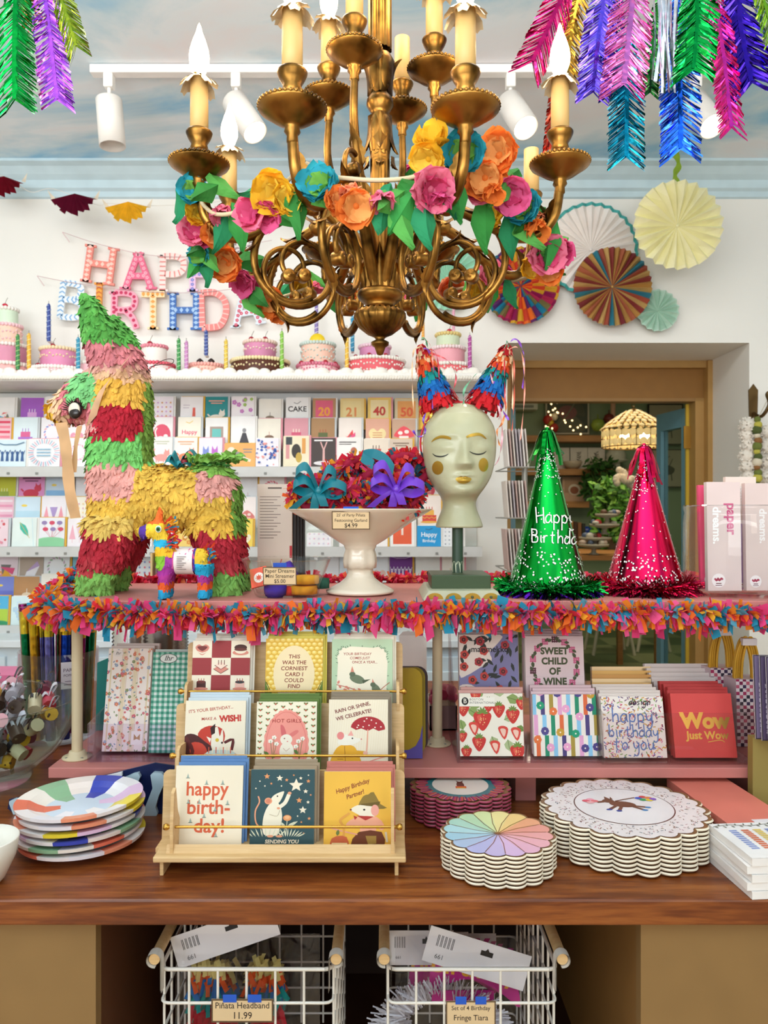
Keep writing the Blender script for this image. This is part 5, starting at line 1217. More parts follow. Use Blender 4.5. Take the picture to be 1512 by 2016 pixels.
def price_tag(x, y, Y, wpx, hpx, lines, label, tape=True, tl=0, size=.17, by=0, two=False):
    wd, h = wpx/F*Y, hpx/F*Y; a = Art(wd, h, '#5d4630'); a.rect(.025, .025, .95, a.H-.05, '#dcbf94')
    n = len(lines)
    for i, t in enumerate(lines):
        a.text(t, .5, a.H*.5-(i-(n-1)/2)*a.H*.86/n, min(size, 2.1/len(t)), '#2e2118', .008, 0, 0, .93)
    t_ = T('price_tag', label, 'price tag', P(x-wpx/2, y+hpx/2, Y), 'kraft paper price tags with blue tape')
    m = MB(); slab(m, a, P(x-wpx/2, y+hpx/2, Y), X1, tilt(tl), .0008, '#c9aa7c'); m.build('card', t_)
    if tape:
        for dx in ((-.2, .2) if two else (0,)):
            m = MB(); c = P(x+dx*wpx, y-hpx/2-2, Y); hw = (.11 if two else .2)*wd; m.prism([(-hw, -.006), (hw, -.006), (hw, .006), (-hw, .006)], c+V((0, -.0012, 0)), X1, tilt(tl), .0006, '#2458c0'); m.build('blue_tape', t_)
# ---------------------------------------------------------------- glass bowl with mini streamers
BY = 1.56
b0 = V(((565-756)/F*BY, BY-.005, UZ))
gb = T('glass_bowl', 'small clear flared glass bowl holding mini streamers', 'bowl', b0)
m = MB(); m.lathe([(0, .001), (.06, .001), (.064, .004), (.072, .03), (.081, .055), (.090, .075), (.092, .077), (.088, .074), (.078, .052), (.068, .03), (.060, .008), (0, .007)], b0, glass(), 48); m.build('body', gb)
def streamer(x, y, d, r, h, col, label, R=None):
    m = MB(); c = P(x, y, BY)+V((0, d, 0)); m.lathe([(0, -h/2), (r, -h/2), (r*1.02, 0), (r, h/2), (r*.4, h/2+.001), (0, h/2)], c, crepe(col), 40, fl=lambda a, i: 1+.03*sin(a*14), R=R)
    tag(m.build('mini_streamer', loc=c), label, 'streamer', 'mini paper streamers in the glass bowl')
streamer(603, 1140, -.01, .026, .016, '#e9a52c', 'upper golden yellow mini streamer in the glass bowl'); streamer(600, 1160, -.012, .026, .016, '#e39a24', 'lower golden yellow mini streamer in the glass bowl')
streamer(545, 1158, -.02, .022, .016, '#3a2a9a', 'purple blue mini streamer in the glass bowl', Matrix.Rotation(.5, 3, 'X')); streamer(570, 1163, .0, .02, .016, '#d83a2c', 'red mini streamer low in the glass bowl'); streamer(570, 1128, .03, .022, .016, '#4a32a8', 'violet mini streamer at the back of the glass bowl', Matrix.Rotation(1.1, 3, 'Y')); streamer(627, 1150, .02, .02, .02, '#2f5a4a', 'dark green mini streamer at the right of the glass bowl')
a = Art(.034, .04, '#e8593c'); a.ell(.5, .55, .3, .32, '#f6e8de'); a.star(.5, .55, .24, '#e8593c', 8)
m = MB(); slab(m, a, P(492, 1160, 1.50)+V((0, .018, 0)), V((1, 0, .25)), V((-.2, .5, 1)), .004, '#d84a30'); tag(m.build('streamer_box', loc=P(492, 1160, 1.5)), 'orange streamer packet with white round emblem at the bowl left side', 'packet')
price_tag(551, 1134, 1.478, 66, 36, ['Paper Dreams', 'Mini Streamer', '$5.00'], 'kraft price tag reading Mini Streamer on the small glass bowl', tl=-8, size=.165)

# ---------------------------------------------------------------- straw packets behind the bowl
for i, (x0, x1, y0, Y) in enumerate(((507, 575, 953, 1.70), (512, 582, 956, 1.715), (517, 588, 958, 1.73), (522, 594, 960, 1.745), (527, 600, 962, 1.76))):
    wd = (x1-x0)/F*Y; o = P(x0, 0, Y); o.z = UZ; h = P(0, y0, Y).z-UZ; a = Art(wd, h, '#d6c3b2' if i == 0 else '#3a3634')
    if i == 0:
        H = a.H; a.rect(.3, H-.14, .4, .05, '#6a5a50')
        for k in range(15): a.rect(.07, H-.38-.085*k, .6-.2*((k*7) % 3)/2, .022, '#8a766a')
        a.rect(.08, .25, .85, .62, '#cdb8a2'); a.rect(.08, .52, .85, .14, '#9c8a78'); a.poly([(.36, .28), (.62, .28), (.68, .62), (.3, .62)], '#d2453a'); a.line([(.5, .4), (.4, .82)], .03, '#e8dcd0'); a.line([(.55, .4), (.7, .86)], .03, '#c9403a')
        a.rect(.93, .9, .07, .35, '#b8242c')
    m = MB(); slab(m, a, o, X1, Z1, .010, '#d0bca8' if i == 0 else '#2e2a28')
    tag(m.build('straw_packet', loc=o), 'tall beige packet printed with a red drink in a glass, front of its row' if i == 0 else 'dark packet standing behind the beige drink packet, %s in the row' % ('second', 'third', 'fourth', 'last')[i-1], 'packet', 'tall hanging packets behind the glass bowl')

# ---------------------------------------------------------------- compote and garland bundles
KY = 1.60; k0 = V(((709-756)/F*KY, KY, UZ)); ks = KY/F
def yz(y): return P(0, y, KY).z-UZ
m = MB(); pr = [(.0, .001), (.062, .001), (.070, .004), (.071, .008), (.060, .014), (.042, .024), (.030, .034), (.026, .044), (.027, .055), (.033, yz(1118)), (.0345, yz(1105)), (.033, yz(1092)), (.030, yz(1083)), (.031, yz(1080)), (.033, yz(1077)), (.034, yz(1073)), (.05, yz(1064)), (.08, yz(1045)), (.115, yz(1023)), (.14, yz(1009)), (.148, yz(1004)), (.149, yz(1002)), (.146, yz(1002)), (.11, yz(1018)), (.06, yz(1045)), (0, yz(1052))]
m.lathe(pr, k0, M('#e6d8c2', .18, 0, 'paint', .55), 72, fl=lambda a, i: 1+(.035*sin(a*8) if 8 <= i <= 12 else 0))
tag(m.build('compote', loc=k0), 'cream ceramic pedestal compote heaped with garland bundles', 'compote')
BP = ['#e8447a', '#e8602c', '#e9a62e', '#2f86a4', '#d82a40', '#e05a88', '#d8453a', '#c92a4a']
BP2 = ['#d82a34', '#e8442c', '#c2203a', '#e05a5a', '#2f6a7c', '#d8362e']
def bundle(x, y, d, rx, rz, cols, n, label, bow=None, loops=2, rot=0):
    c = P(x, y, KY)+V((0, d, 0)); r = T('garland_bundle', label, 'garland bundle', c, 'coiled fringe garlands heaped in the compote')
    m = MB(); pts = []
    for i in range(loops*22+1):
        a = 2*pi*i/22; k = i/22-loops/2; pts.append(c+Matrix.Rotation(rot, 3, 'Y') @ V((rx*cos(a), .022*k+.01*sin(a*2), rz*sin(a))))
    m.tube(pts, .009, tissue('#b52a4a'), 6, sm=True); fringe(m, pts, n, .018, .0085, cols, rg, droop=.25, core=.008); m.build('fringe_coil', r)
    if bow:
        bm = M(bow, .35, 0, 'paint', .5); bx_, by_, bz = bow_at = P(x+b_off[0], y+b_off[1], KY-.085)+V((0, d*.5, 0)); m = MB(); b = V((bx_, by_, bz))
        for sg, ln, dz in ((-1, .05, .01), (1, .055, .004), (-1, .045, .035), (1, .035, .03)):
            lp = cr([b, b+V((sg*ln*.5, -.008, dz+.012)), b+V((sg*ln, 0, dz)), b+V((sg*ln*.6, .008, dz-.012)), b], 5); m.strip(lp, [V((0, .006, .009))]*len(lp), bm)
        for dx, L in ((-.008, .034), (.012, .03), (-.05, .035)): lp = cr([b, b+V((dx*.5, -.01, -L*.4)), b+V((dx, -.006, -L))], 5); m.strip(lp, V((.008, .003, .0)), bm)
        m.ell(b, (.01, .009, .009), bm, 8, 6); m.build('bow', r)
b_off = (0, 0)
bundle(712, 927, .02, .036, .024, BP, 620, 'orange and pink garland bundle on top of the heap', loops=3)
bundle(800, 925, .035, .045, .03, BP2, 560, 'dark red garland bundle at the right, touching the mannequin head', loops=3)
bundle(668, 945, .05, .04, .03, BP, 520, 'garland bundle at the back left of the heap', loops=2)
bundle(760, 950, .0, .042, .03, BP, 600, 'orange garland bundle in the middle of the heap', loops=3)
b_off = (6, -8)
bundle(622, 975, -.02, .042, .026, BP, 640, 'pink garland bundle tied with a teal bow at the left rim', '#0f6f7c', loops=3)
b_off = (0, -25)
bundle(700, 982, -.05, .036, .02, BP, 640, 'garland bundle at the front of the compote, above the price tag', None, loops=3)
b_off = (0, -14)
bundle(780, 978, -.05, .04, .024, BP2, 700, 'red garland bundle tied with a purple bow at the front right', '#6a34b4', loops=3)
m = MB(); lp = cr([P(735, 915, 1.55), P(712, 898, 1.56), P(735, 893, 1.57), P(760, 905, 1.55), P(775, 925, 1.54)], 5); m.strip(lp, V((.002, .006, .010)), M('#0f6a78', .35)); tag(m.build('ribbon', loc=lp[0]), 'dark teal ribbon loop lying on top of the garland heap', 'ribbon')
price_tag(691, 1024, 1.468, 75, 37, ["25' of Party Piñata", 'Festooning Garland', '$4.99'], 'kraft price tag for Festooning Garland on the compote rim', size=.165, tl=-14)
# ---------------------------------------------------------------- painted head on its stand
HY = 1.60; hs = HY/F; HX = 904
def hv(x, y, d): return P(x, y, HY)+V((0, d*hs, 0))
PRF = [(794.5, 0, 0, 0), (796, 18, 18, 18), (800, 31, 33, 33), (808, 44, 47, 50), (820, 56, 60, 68), (840, 67, 70, 82), (860, 71.5, 75, 88), (880, 72, 76, 88), (900, 70.5, 74, 82), (920, 67, 72, 74), (938, 62, 70, 64), (952, 55, 69, 54), (964, 47, 67, 47), (974, 39.5, 60, 42), (981, 35.5, 44, 40), (988, 33, 35, 39), (998, 33, 33, 40), (1010, 37, 36, 43), (1022, 42, 40, 46), (1032, 45.5, 44, 48), (1037, 46, 45, 48), (1038.5, 43, 42, 45), (1038.6, 0, 0, 0)]
def gs(x, s): return math.exp(-(x/s)**2)
def face(x, y):
    """relief of the face in photo pixels, x from the nose line"""
    d = 0
    if 868 < y < 935:
        t = max(0, min(1, (y-868)/50)); h = 3+17*t**1.3
        if y > 918: h *= max(0, 1-(y-918)/11)**.7
        d += h*gs(x, 7+5*t)
    d += 5*gs(y-918, 7)*(gs(x-10, 6)+gs(x+10, 6))
    for sx in (-38, 37):
        d += -6*gs(x-sx, 19)*gs(y-884, 14)+8*gs(x-sx, 15)*gs(y-886, 10)
        d += 3.5*gs(x-sx*.95, 22)*gs(y-863, 7)+3*gs(x-sx*1.1, 20)*gs(y-915, 18)
    d += 7*gs(y-939.5, 4.5)*gs(x, 14)+7*gs(y-949, 5)*gs(x, 12)-3*gs(y-943.5, 1.8)*gs(x, 15)-3*gs(y-957, 4)*gs(x, 14)-2*gs(x, 3)*gs(y-932, 5)
    d += 5*gs(x, 15)*gs(y-968, 9)
    return d
ysamp = []
for i in range(len(PRF)-1):
    a, b = PRF[i], PRF[i+1]; n = max(1, int((b[0]-a[0])/2.2))
    for k in range(n): ysamp.append(a[0]+(b[0]-a[0])*k/n)
ysamp.append(PRF[-1][0])
def prf(y, c):
    for i in range(len(PRF)-1):
        if PRF[i][0] <= y <= PRF[i+1][0]:
            t = (y-PRF[i][0])/(PRF[i+1][0]-PRF[i][0]); p = [PRF[max(0, min(len(PRF)-1, i+k))][c] for k in (-1, 0, 1, 2)]
            if i < 4 or i > 17: return p[1]+(p[2]-p[1])*t
            return .5*(2*p[1]+(p[2]-p[0])*t+(2*p[0]-5*p[1]+4*p[2]-p[3])*t*t+(3*p[1]-p[0]-3*p[2]+p[3])*t**3)
    return PRF[-1][c]
vs = []; NS = 110
for y in ysamp:
    aw, fd, bd = prf(y, 1), prf(y, 2), prf(y, 3)
    for j in range(NS):
        u = 2*pi*j/NS; cx, sx = cos(u), sin(u)
        x = aw*cx; dep = -(fd if sx < 0 else bd)*abs(sx)**.92*(1 if sx < 0 else -1)
        if sx < 0 and 830 < y < 985: dep -= face(x-4, y)*min(1, -sx*1.6)
        vs.append(hv(HX+x, y, dep))
fs = [(i*NS+j, i*NS+(j+1) % NS, (i+1)*NS+(j+1) % NS, (i+1)*NS+j) for i in range(len(ysamp)-1) for j in range(NS)]
fs = [f[::-1] for f in fs]
hd = T('mannequin_head', 'pale sage painted mannequin head with gold cheeks and closed eyes on a green stand', 'mannequin head', V((hv(HX, 0, 0).x, HY-.03, UZ)))
SAGE = tex_mat('crackled_sage_paint', .32, lambda nt, b, N, L: (lambda tc, n1, r, bp, n2: (L(tc.outputs['Object'], n1.inputs['Vector']), L(n1.outputs[0], r.inputs[0]), L(r.outputs[0], b.inputs['Base Color']), L(tc.outputs['Object'], n2.inputs['Vector']), L(n2.outputs[0], bp.inputs['Height']), L(bp.outputs[0], b.inputs['Normal'])))(N('ShaderNodeTexCoord'), N('ShaderNodeTexNoise', Scale=9.0, Detail=3.0), (lambda r: (ramp(r, [(.35, '#a9a684'), (.65, '#b9b695')]), r)[1])(N('ShaderNodeValToRGB')), (lambda p: (setattr(p.inputs['Strength'], 'default_value', .25), setattr(p.inputs['Distance'], 'default_value', .004), p)[2])(N('ShaderNodeBump')), N('ShaderNodeTexNoise', Scale=45.0, Detail=4.0)))
m = MB(); m.raw(vs, fs, SAGE, True); m.build('head', hd)
hb = BVHTree.FromPolygons([tuple(v) for v in vs], fs)
def paint(name, outline, mat, eps=.0007, fill=True, rings=5):
    """painted patch: an outline given in photo pixels wrapped onto the head"""
    cx = sum(p[0] for p in outline)/len(outline); cy_ = sum(p[1] for p in outline)/len(outline); m = MB(); R_s = []
    for k in range(rings+1):
        t = k/rings; row = []
        for x, y in outline:
            p, n = hit(hb, cx+(x-cx)*t, cy_+(y-cy_)*t, eps); row.append(p)
        R_s.append(row)
    k = len(outline)
    m.raw([p for r in R_s for p in r], [(i*k+j, i*k+(j+1) % k, (i+1)*k+(j+1) % k, (i+1)*k+j) for i in range(rings) for j in range(k)], mat, True)
    return m.build(name, hd)
def band2(pts, ws):
    c = [tuple(p) for p in cr(pts, 4)]; w_ = [v.x for v in cr([V((a, 0)) for a in ws], 4)]; l = []; r = []
    for i, (x, y) in enumerate(c):
        a = c[max(0, i-1)]; b = c[min(len(c)-1, i+1)]; dx, dy = b[0]-a[0], b[1]-a[1]; d = sqrt(dx*dx+dy*dy); l.append((x-dy/d*w_[i]/2, y+dx/d*w_[i]/2)); r.append((x+dy/d*w_[i]/2, y-dx/d*w_[i]/2))
    return l, r
def paintband(name, pts, ws, mat, eps=.0008):
    l, r = band2(pts, ws); m = MB(); k = len(l)
    L_ = [hit(hb, *p, eps)[0] for p in l]; C_ = [hit(hb, (a[0]+b[0])/2, (a[1]+b[1])/2, eps*1.3)[0] for a, b in zip(l, r)]; R_ = [hit(hb, *p, eps)[0] for p in r]
    m.raw(L_+C_+R_, [(i, i+1, k+i+1, k+i) for i in range(k-1)]+[(k+i, k+i+1, 2*k+i+1, 2*k+i) for i in range(k-1)], mat, True); return m.build(name, hd)
GP = M('#b59238', .35, .55, 'paint')
paintband('brow', [(850, 870), (857, 864), (868, 860), (880, 861), (888, 864)], [1.5, 4, 5.5, 6, 4], GP)
paintband('brow', [(918, 861), (928, 857), (941, 855), (950, 858), (957, 864)], [4, 6, 5.5, 4, 1.5], GP)
LSH = M('#3a3a30', .5)
paintband('eyelash_line', [(852, 893), (858, 897.5), (868, 899), (877, 897), (883, 893.5)], [1, 2.6, 3, 2.4, .8], LSH)
paintband('eyelash_line', [(924, 889), (931, 892.5), (941, 894.5), (951, 892.5), (957, 888)], [.8, 2.4, 3, 2.6, 1], LSH)
for cx, cy_, rx, ry in ((862, 921, 11, 13.5), (951.5, 915, 9.5, 13.5)): paint('cheek_spot', [(cx+rx*cos(t), cy_+ry*sin(t)) for t in [2*pi*i/24 for i in range(24)]], GP)
paint('lips', [tuple(p) for p in cr([(897, 943), (903, 938.5), (909, 937), (912, 938.5), (915, 937), (921, 938.5), (928, 943), (922, 949), (912, 952), (903, 949.5)], 4, True)], GP, .0009)
m = MB(); pc = V((hv(900, 0, 0).x, HY-.01, 0)); m.tube([pc+V((0, 0, UZ+.028)), pc+V((0, 0, P(0, 1036, HY).z))], .0115, M('#2f4434', .4), 20); m.build('pole', hd)
m = MB()
for k in range(8):
    a = 2*pi*k/8; m.poly([pc+V((.0117*cos(a+t), .0117*sin(a+t), z)) for t, z in ((-.39, UZ+.046), (.39, UZ+.046), (.39, UZ+.062), (.25, UZ+.067), (0, UZ+.069), (-.25, UZ+.067), (-.39, UZ+.062))], '#b9bda0')
m.build('scalloped_collar', hd)
m = MB(); b = pc; m.bx(b.x-.058, b.x+.06, HY-.075, HY+.05, UZ+.017, UZ+.045, M('#38492c', .4)); m.build('upper_base', hd, bevel=.002)
m = MB(); y0 = HY-.118
m.prism([(-.078, 0), (.078, 0), (.066, .018), (-.066, .018)], V((b.x, y0, UZ)), X1, Z1, .19, M('#bdbfa2', .4)); m.build('lower_base', hd, bevel=.0015)
m = MB()
for k in range(4): 
    cx = -.054+.036*k; m.prism([(cx+.016*cos(t), .002+.012*sin(t)) for t in [pi*i/10 for i in range(11)]], V((b.x, y0-.0006, UZ)), X1, Z1, .0005, GP)
    m.ell((b.x+cx, y0-.001, UZ+.006), (.003, .0006, .003), '#4a5236', 10, 6)
m.build('gold_scallops', hd)

# ---------------------------------------------------------------- pinata headband
hbz = hv(HX, 830, 10)
hb_t = T('pinata_headband', 'red headband with two fringed pinata cone ears and curling ribbons on the mannequin head', 'headband', hbz)
m = MB(); pts = [hv(HX-2+74*cos(t), 872-79*sin(t), 5-10*sin(t)) for t in [pi*(-.22+1.44*i/40) for i in range(41)]]; m.tube(pts, .0022, M('#c8202c', .4), 8); 
m.build('band', hb_t)
m = MB()
for i in range(26): t = pi*(.42+.2*i/25); p = hv(HX-2+75*cos(t), 872-80*sin(t), -5); m.ell(p, .002, M('#d8303c', .3), 6, 5)
m.build('beads', hb_t)
def ear(bx_, by_, tx, ty, rb, label, sd):
    a = hv(bx_, by_, -2); tp = hv(tx, ty, -4); ax = tp-a; L = ax.length; R = ax.to_track_quat('Z', 'Y').to_matrix(); rr = random.Random(sd)
    m = MB(); m.lathe([(0, 0), (rb, 0), (rb*.55, L*.5), (.005, L)], a, '#b8242c', 20, R=R)
    cols = [('#d8262f', 0, .22), ('#1f6fc0', .18, .36), ('#2a84cf', .32, .46), ('#1f9a96', .44, .6), ('#e8502c', .58, .72), ('#f0793c', .68, .84), ('#f3dcae', .74, .9), ('#c8242c', .86, 1.0)]
    for c, s0, s1 in cols:
        for k in range(int(95*(1.1-s0))):
            s = rr.uniform(s0, s1); r = rb*(1-s)*.95+.004; t = rr.uniform(0, 2*pi); o = R @ V((cos(t), sin(t), 0)); d = (-ax.normalized()+o*rr.uniform(.3, .8)+V((0, 0, -.1))).normalized()
            p = a+ax*min(1.02, s+.06)+o*r; w_ = d.cross(o).normalized()*.0032; l = .021*rr.uniform(.7, 1.2)
            m.strip([p, p+d*l*.5+o*.003, p+d*l], w_, tissue(c))
    o = m.build('cone_ear', hb_t); o['label'] = label
    rc_ = ['#e8705a', '#f2a08a', '#5aa07a', '#8a4fc0', '#f3c9a0', '#c8303c']
    for k in range(6):
        m = MB(); p = a+ax*rr.uniform(.85, 1.02); sg = 1 if k % 3 else -.6; sx = rr.uniform(.01, .032)*sg; n = 26; c = []
        for i in range(n+1):
            t = i/n; c.append(p+V((sx*sin(t*2.2)*1.1, -.02-.01*sin(t*6+k), .018*sin(t*pi*.9)-(.05+.125*rr.random()*0+.018*k)*t*t*1.4+.004*sin(t*9+k))))
        m.strip(c, [V((.0016*cos(i*.55+k), .0022*sin(i*.55+k), .0018)) for i in range(n+1)], M(rc_[(k+sd) % 6], .3, 0, 'paint', .6)); m.build('curling_ribbon', hb_t)
ear(865, 802, 828, 682, .033, 'left cone ear, red blue and orange fringe', 1)
ear(950, 803, 1000, 682, .030, 'right cone ear, red blue and orange fringe', 2)
for k, (pts, c) in enumerate((([(843, 805), (832, 830), (836, 855), (822, 862), (812, 850)], '#6a34b4'), ([(850, 815), (845, 825), (838, 835), (826, 830)], '#efc84a'), ([(962, 740), (975, 790), (985, 850), (978, 905), (962, 925)], '#d9a0a8'), ([(970, 770), (992, 800), (985, 835), (975, 850), (980, 880)], '#e08a4a'), ([(975, 720), (970, 770), (985, 810), (998, 830)], '#8a4fd0'), ([(845, 700), (880, 715), (895, 745), (890, 775)], '#d8505a'), ([(935, 740), (912, 770), (910, 800)], '#6ab08a'))):
    m = MB(); c_ = cr([hv(x, y, -25) for x, y in pts], 8); m.strip(c_, [V((.0022*cos(i*.4+k), .0025*sin(i*.4+k), .0014)) for i in range(len(c_))], M(c, .3, 0, 'paint', .6)); m.build('curling_ribbon', hb_t)

# ---------------------------------------------------------------- foil cone hats
def cone_hat(name_label, ax_, ay, bx_, Y, rpx, col, tcol, tcol2, strands, word=False, sd=0):
    s = Y/F; r = rpx*s; base = V(((bx_-756)*s, Y, UZ)); apex = P(ax_, ay, Y); H = apex-base; h0 = .014
    t_ = T('party_hat', name_label, 'party hat', base, 'shiny foil cone party hats on the riser'); rr = random.Random(sd)
    c0 = base+V((0, 0, h0)); n = 72; rows = 24; vs = []
    for i in range(rows+1):
        t = i/rows
        for j in range(n): a = 2*pi*j/n; q_ = r*(1-t)*(1+.012*sin(a*9+t*3)*(1-t))+.0008; vs.append(c0+(apex-c0)*t+V((q_*cos(a), q_*sin(a), 0)))
    fs = [(i*n+j, i*n+(j+1) % n, (i+1)*n+(j+1) % n, (i+1)*n+j) for i in range(rows) for j in range(n)]
    m = MB(); m.raw(vs, fs, foil(col, .17) if False else M(col, .14, 1.0, 'paint'), True); cone = m.build('cone', t_)
    bv = BVHTree.FromPolygons([tuple(v) for v in vs], fs)
    m = MB(); WH = M('#f3ece6', .5)
    def dot(t, a, rad):
        q_ = r*(1-t)+.001; p = c0+(apex-c0)*t+V((q_*cos(a), q_*sin(a), 0)); nn = V((cos(a), sin(a), r/H.length)).normalized(); p += nn*.0018; u = nn.orthogonal().normalized(); w_ = nn.cross(u); m.poly([p+(u*cos(k*pi/3)+w_*sin(k*pi/3))*rad for k in range(6)], WH)
    for k in range(640):
        t = rr.random()**3.2*.22+.015; dot(t, rr.uniform(0, 2*pi), .0016+.0007*rr.random())
    for k in range(150): dot(rr.uniform(.12, .75), rr.uniform(0, 2*pi), .0014)
    for k in range(240): dot(rr.uniform(.68, .9), rr.uniform(0, 2*pi), .0013)
    m.build('white_confetti_dots', cone)
    if word:
        m = MB()
        for st, x, y, sz, rot in (('Happy', 1094, 1030, 15, -.0), ('Birthday', 1098, 1070, 13.5, 0)):
            ps, L = script_paths(st)
            for pl in ps:
                l, r_ = band2([(x+(p[0]-L/2)*sz*.92, y-p[1]*sz*1.05+(p[0]-L/2)*.6) for p in pl], [2.3]*len(pl)); a_ = [hit(bv, *q_, .0022)[0] for q_ in l]; b_ = [hit(bv, *q_, .0022)[0] for q_ in r_]
                for i in range(len(a_)-1):
                    if all((a_[i], b_[i], a_[i+1], b_[i+1])): m.poly([a_[i], b_[i], b_[i+1], a_[i+1]], WH)
        m.build('lettering', cone)
    m = MB(); tf = foil(col, .2)
    for k in range(strands):
        a = 2*pi*k/strands*1.0+rr.uniform(-.2, .2); d = V((cos(a), sin(a)*.9, 0)); L = rr.uniform(.05, .085); q0 = apex+V((0, 0, .002))
        slope = r/H.length; pts = [q0, q0+d*.012+V((0, 0, -.004))]+[q0+d*(.012+slope*L*f*1.05+.006*f*(1+rr.uniform(-.5, 1)))+V((0, 0, -L*f)) for f in (.35, .7, 1)]
        m.strip(cr(pts, 3), V((-d.y, d.x, 0))*.0045, tf)
    m.ell(apex, .006, tf, 8, 6); m.build('foil_tassel', t_)
    m = MB(); f1, f2 = foil(tcol, .25), foil(tcol2, .25)
    for k in range(1250):
        a = rr.uniform(0, 2*pi); p = base+V(((r*1.08)*cos(a), (r*1.08)*sin(a), .014)); o = V((cos(a), sin(a), 0)); d = (o*rr.uniform(-.3, 1)+V((-sin(a), cos(a), 0))*rr.uniform(-.8, .8)+V((0, 0, rr.uniform(-.5, 1.1)))).normalized(); L = rr.uniform(.02, .038)
        q_ = [p, p+d*L*.5, p+d*L+V((0, 0, -.006))]
        for z in q_: z.z = max(z.z, UZ+.001)
        m.strip(q_, d.orthogonal().normalized()*.0016, f1 if (d.z > -.05 or rr.random() < .3) else f2, sm=False)
    m.build('tinsel_ring', t_)
cone_hat('tall green foil cone hat lettered Happy Birthday in white', 1077, 846, 1079, 1.585, 76, '#12a038', '#138a3c', '#38107a', 13, True, 4)
cone_hat('tall hot pink foil cone hat with white confetti dots', 1268, 878, 1270, 1.61, 74, '#e0184e', '#b0143c', '#8a0f34', 15, False, 5)

# ---------------------------------------------------------------- glass jar with paper bags
JY = 1.575; js = JY/F; jx = 1448; jb = V(((jx-756)*js, JY, UZ))
jt = T('glass_jar', 'wide clear glass jar holding paper bags at the right end of the riser', 'jar', jb)
jr = 97*js
m = MB(); hj = P(0, 1010, JY).z-UZ; m.lathe([(0, .003), (jr*.93, .003), (jr*.99, .01), (jr, .03), (jr, hj-.02), (jr*.985, hj-.006), (jr*.97, hj), (jr*.99, hj+.006), (jr*1.0, hj+.012), (jr*.985, hj+.016), (jr*.96, hj+.012), (jr*.95, hj), (jr*.965, hj-.02), (jr*.965, .03), (jr*.95, .012), (0, .010)], jb, glass('#fcfdfd', 'jar'), 64); m.build('body', jt)
def bag(x0, x1, y0, y1, d, col, words, label, tl, rot=0, sticker='#a8284a'):
    Y = JY+d; wd, h = (x1-x0)/F*Y, (y1-y0)/F*Y; a = Art(wd, h, col); H = a.H
    if words:
        for i, (w_, xx, yy, sz, c) in enumerate(words): a.text(w_, xx, H*yy, sz, c, .03, 0, -pi/2)
    a.ell(.32, .3, .2, .2, '#efe4e2', 24); a.line([(.2, .36), (.26, .3), (.3, .36), (.34, .3), (.4, .36), (.44, .32)], .055, sticker, 4); a.rect(.24, .2, .16, .03, '#7a4a50'); a.rect(.22, .15, .2, .02, '#7a4a50')
    o = P(x0, y1, Y); o.z = max(o.z, UZ+.012); m = MB(); ux = V((cos(rot), sin(rot), 0)); uy = tilt(tl); slab(m, a, o, ux, uy, .012, col)
    tag(m.build('paper_bag', loc=o), label, 'paper bag', 'printed paper bags in the glass jar')
bag(1394, 1462, 965, 1180, -.035, '#dcc5c0', [('paper', .72, .66, .4, '#c4507a'), ('dreams.', .28, .6, .34, '#f7f2f0')], 'pale pink paper bag lettered in white and rose, left in the jar', 2, .05)
bag(1470, 1530, 968, 1180, -.03, '#d9c2bc', [('dreams.', .6, .6, .36, '#efe6e4')], 'pale paper bag with white lettering at the right of the jar', 2, .1)
bag(1380, 1440, 975, 1180, .01, '#e0486e', None, 'rose pink paper bag standing behind the left one in the jar', 4, -.1)
bag(1430, 1490, 962, 1180, .035, '#e3d0c4', [('paper', .5, .8, .36, '#f1e8e4')], 'cream paper bag at the back of the jar', 1, .0)
bag(1452, 1480, 1050, 1180, -.01, '#c9a0d0', None, 'slim lilac paper bag between the front bags in the jar', 3, .3)
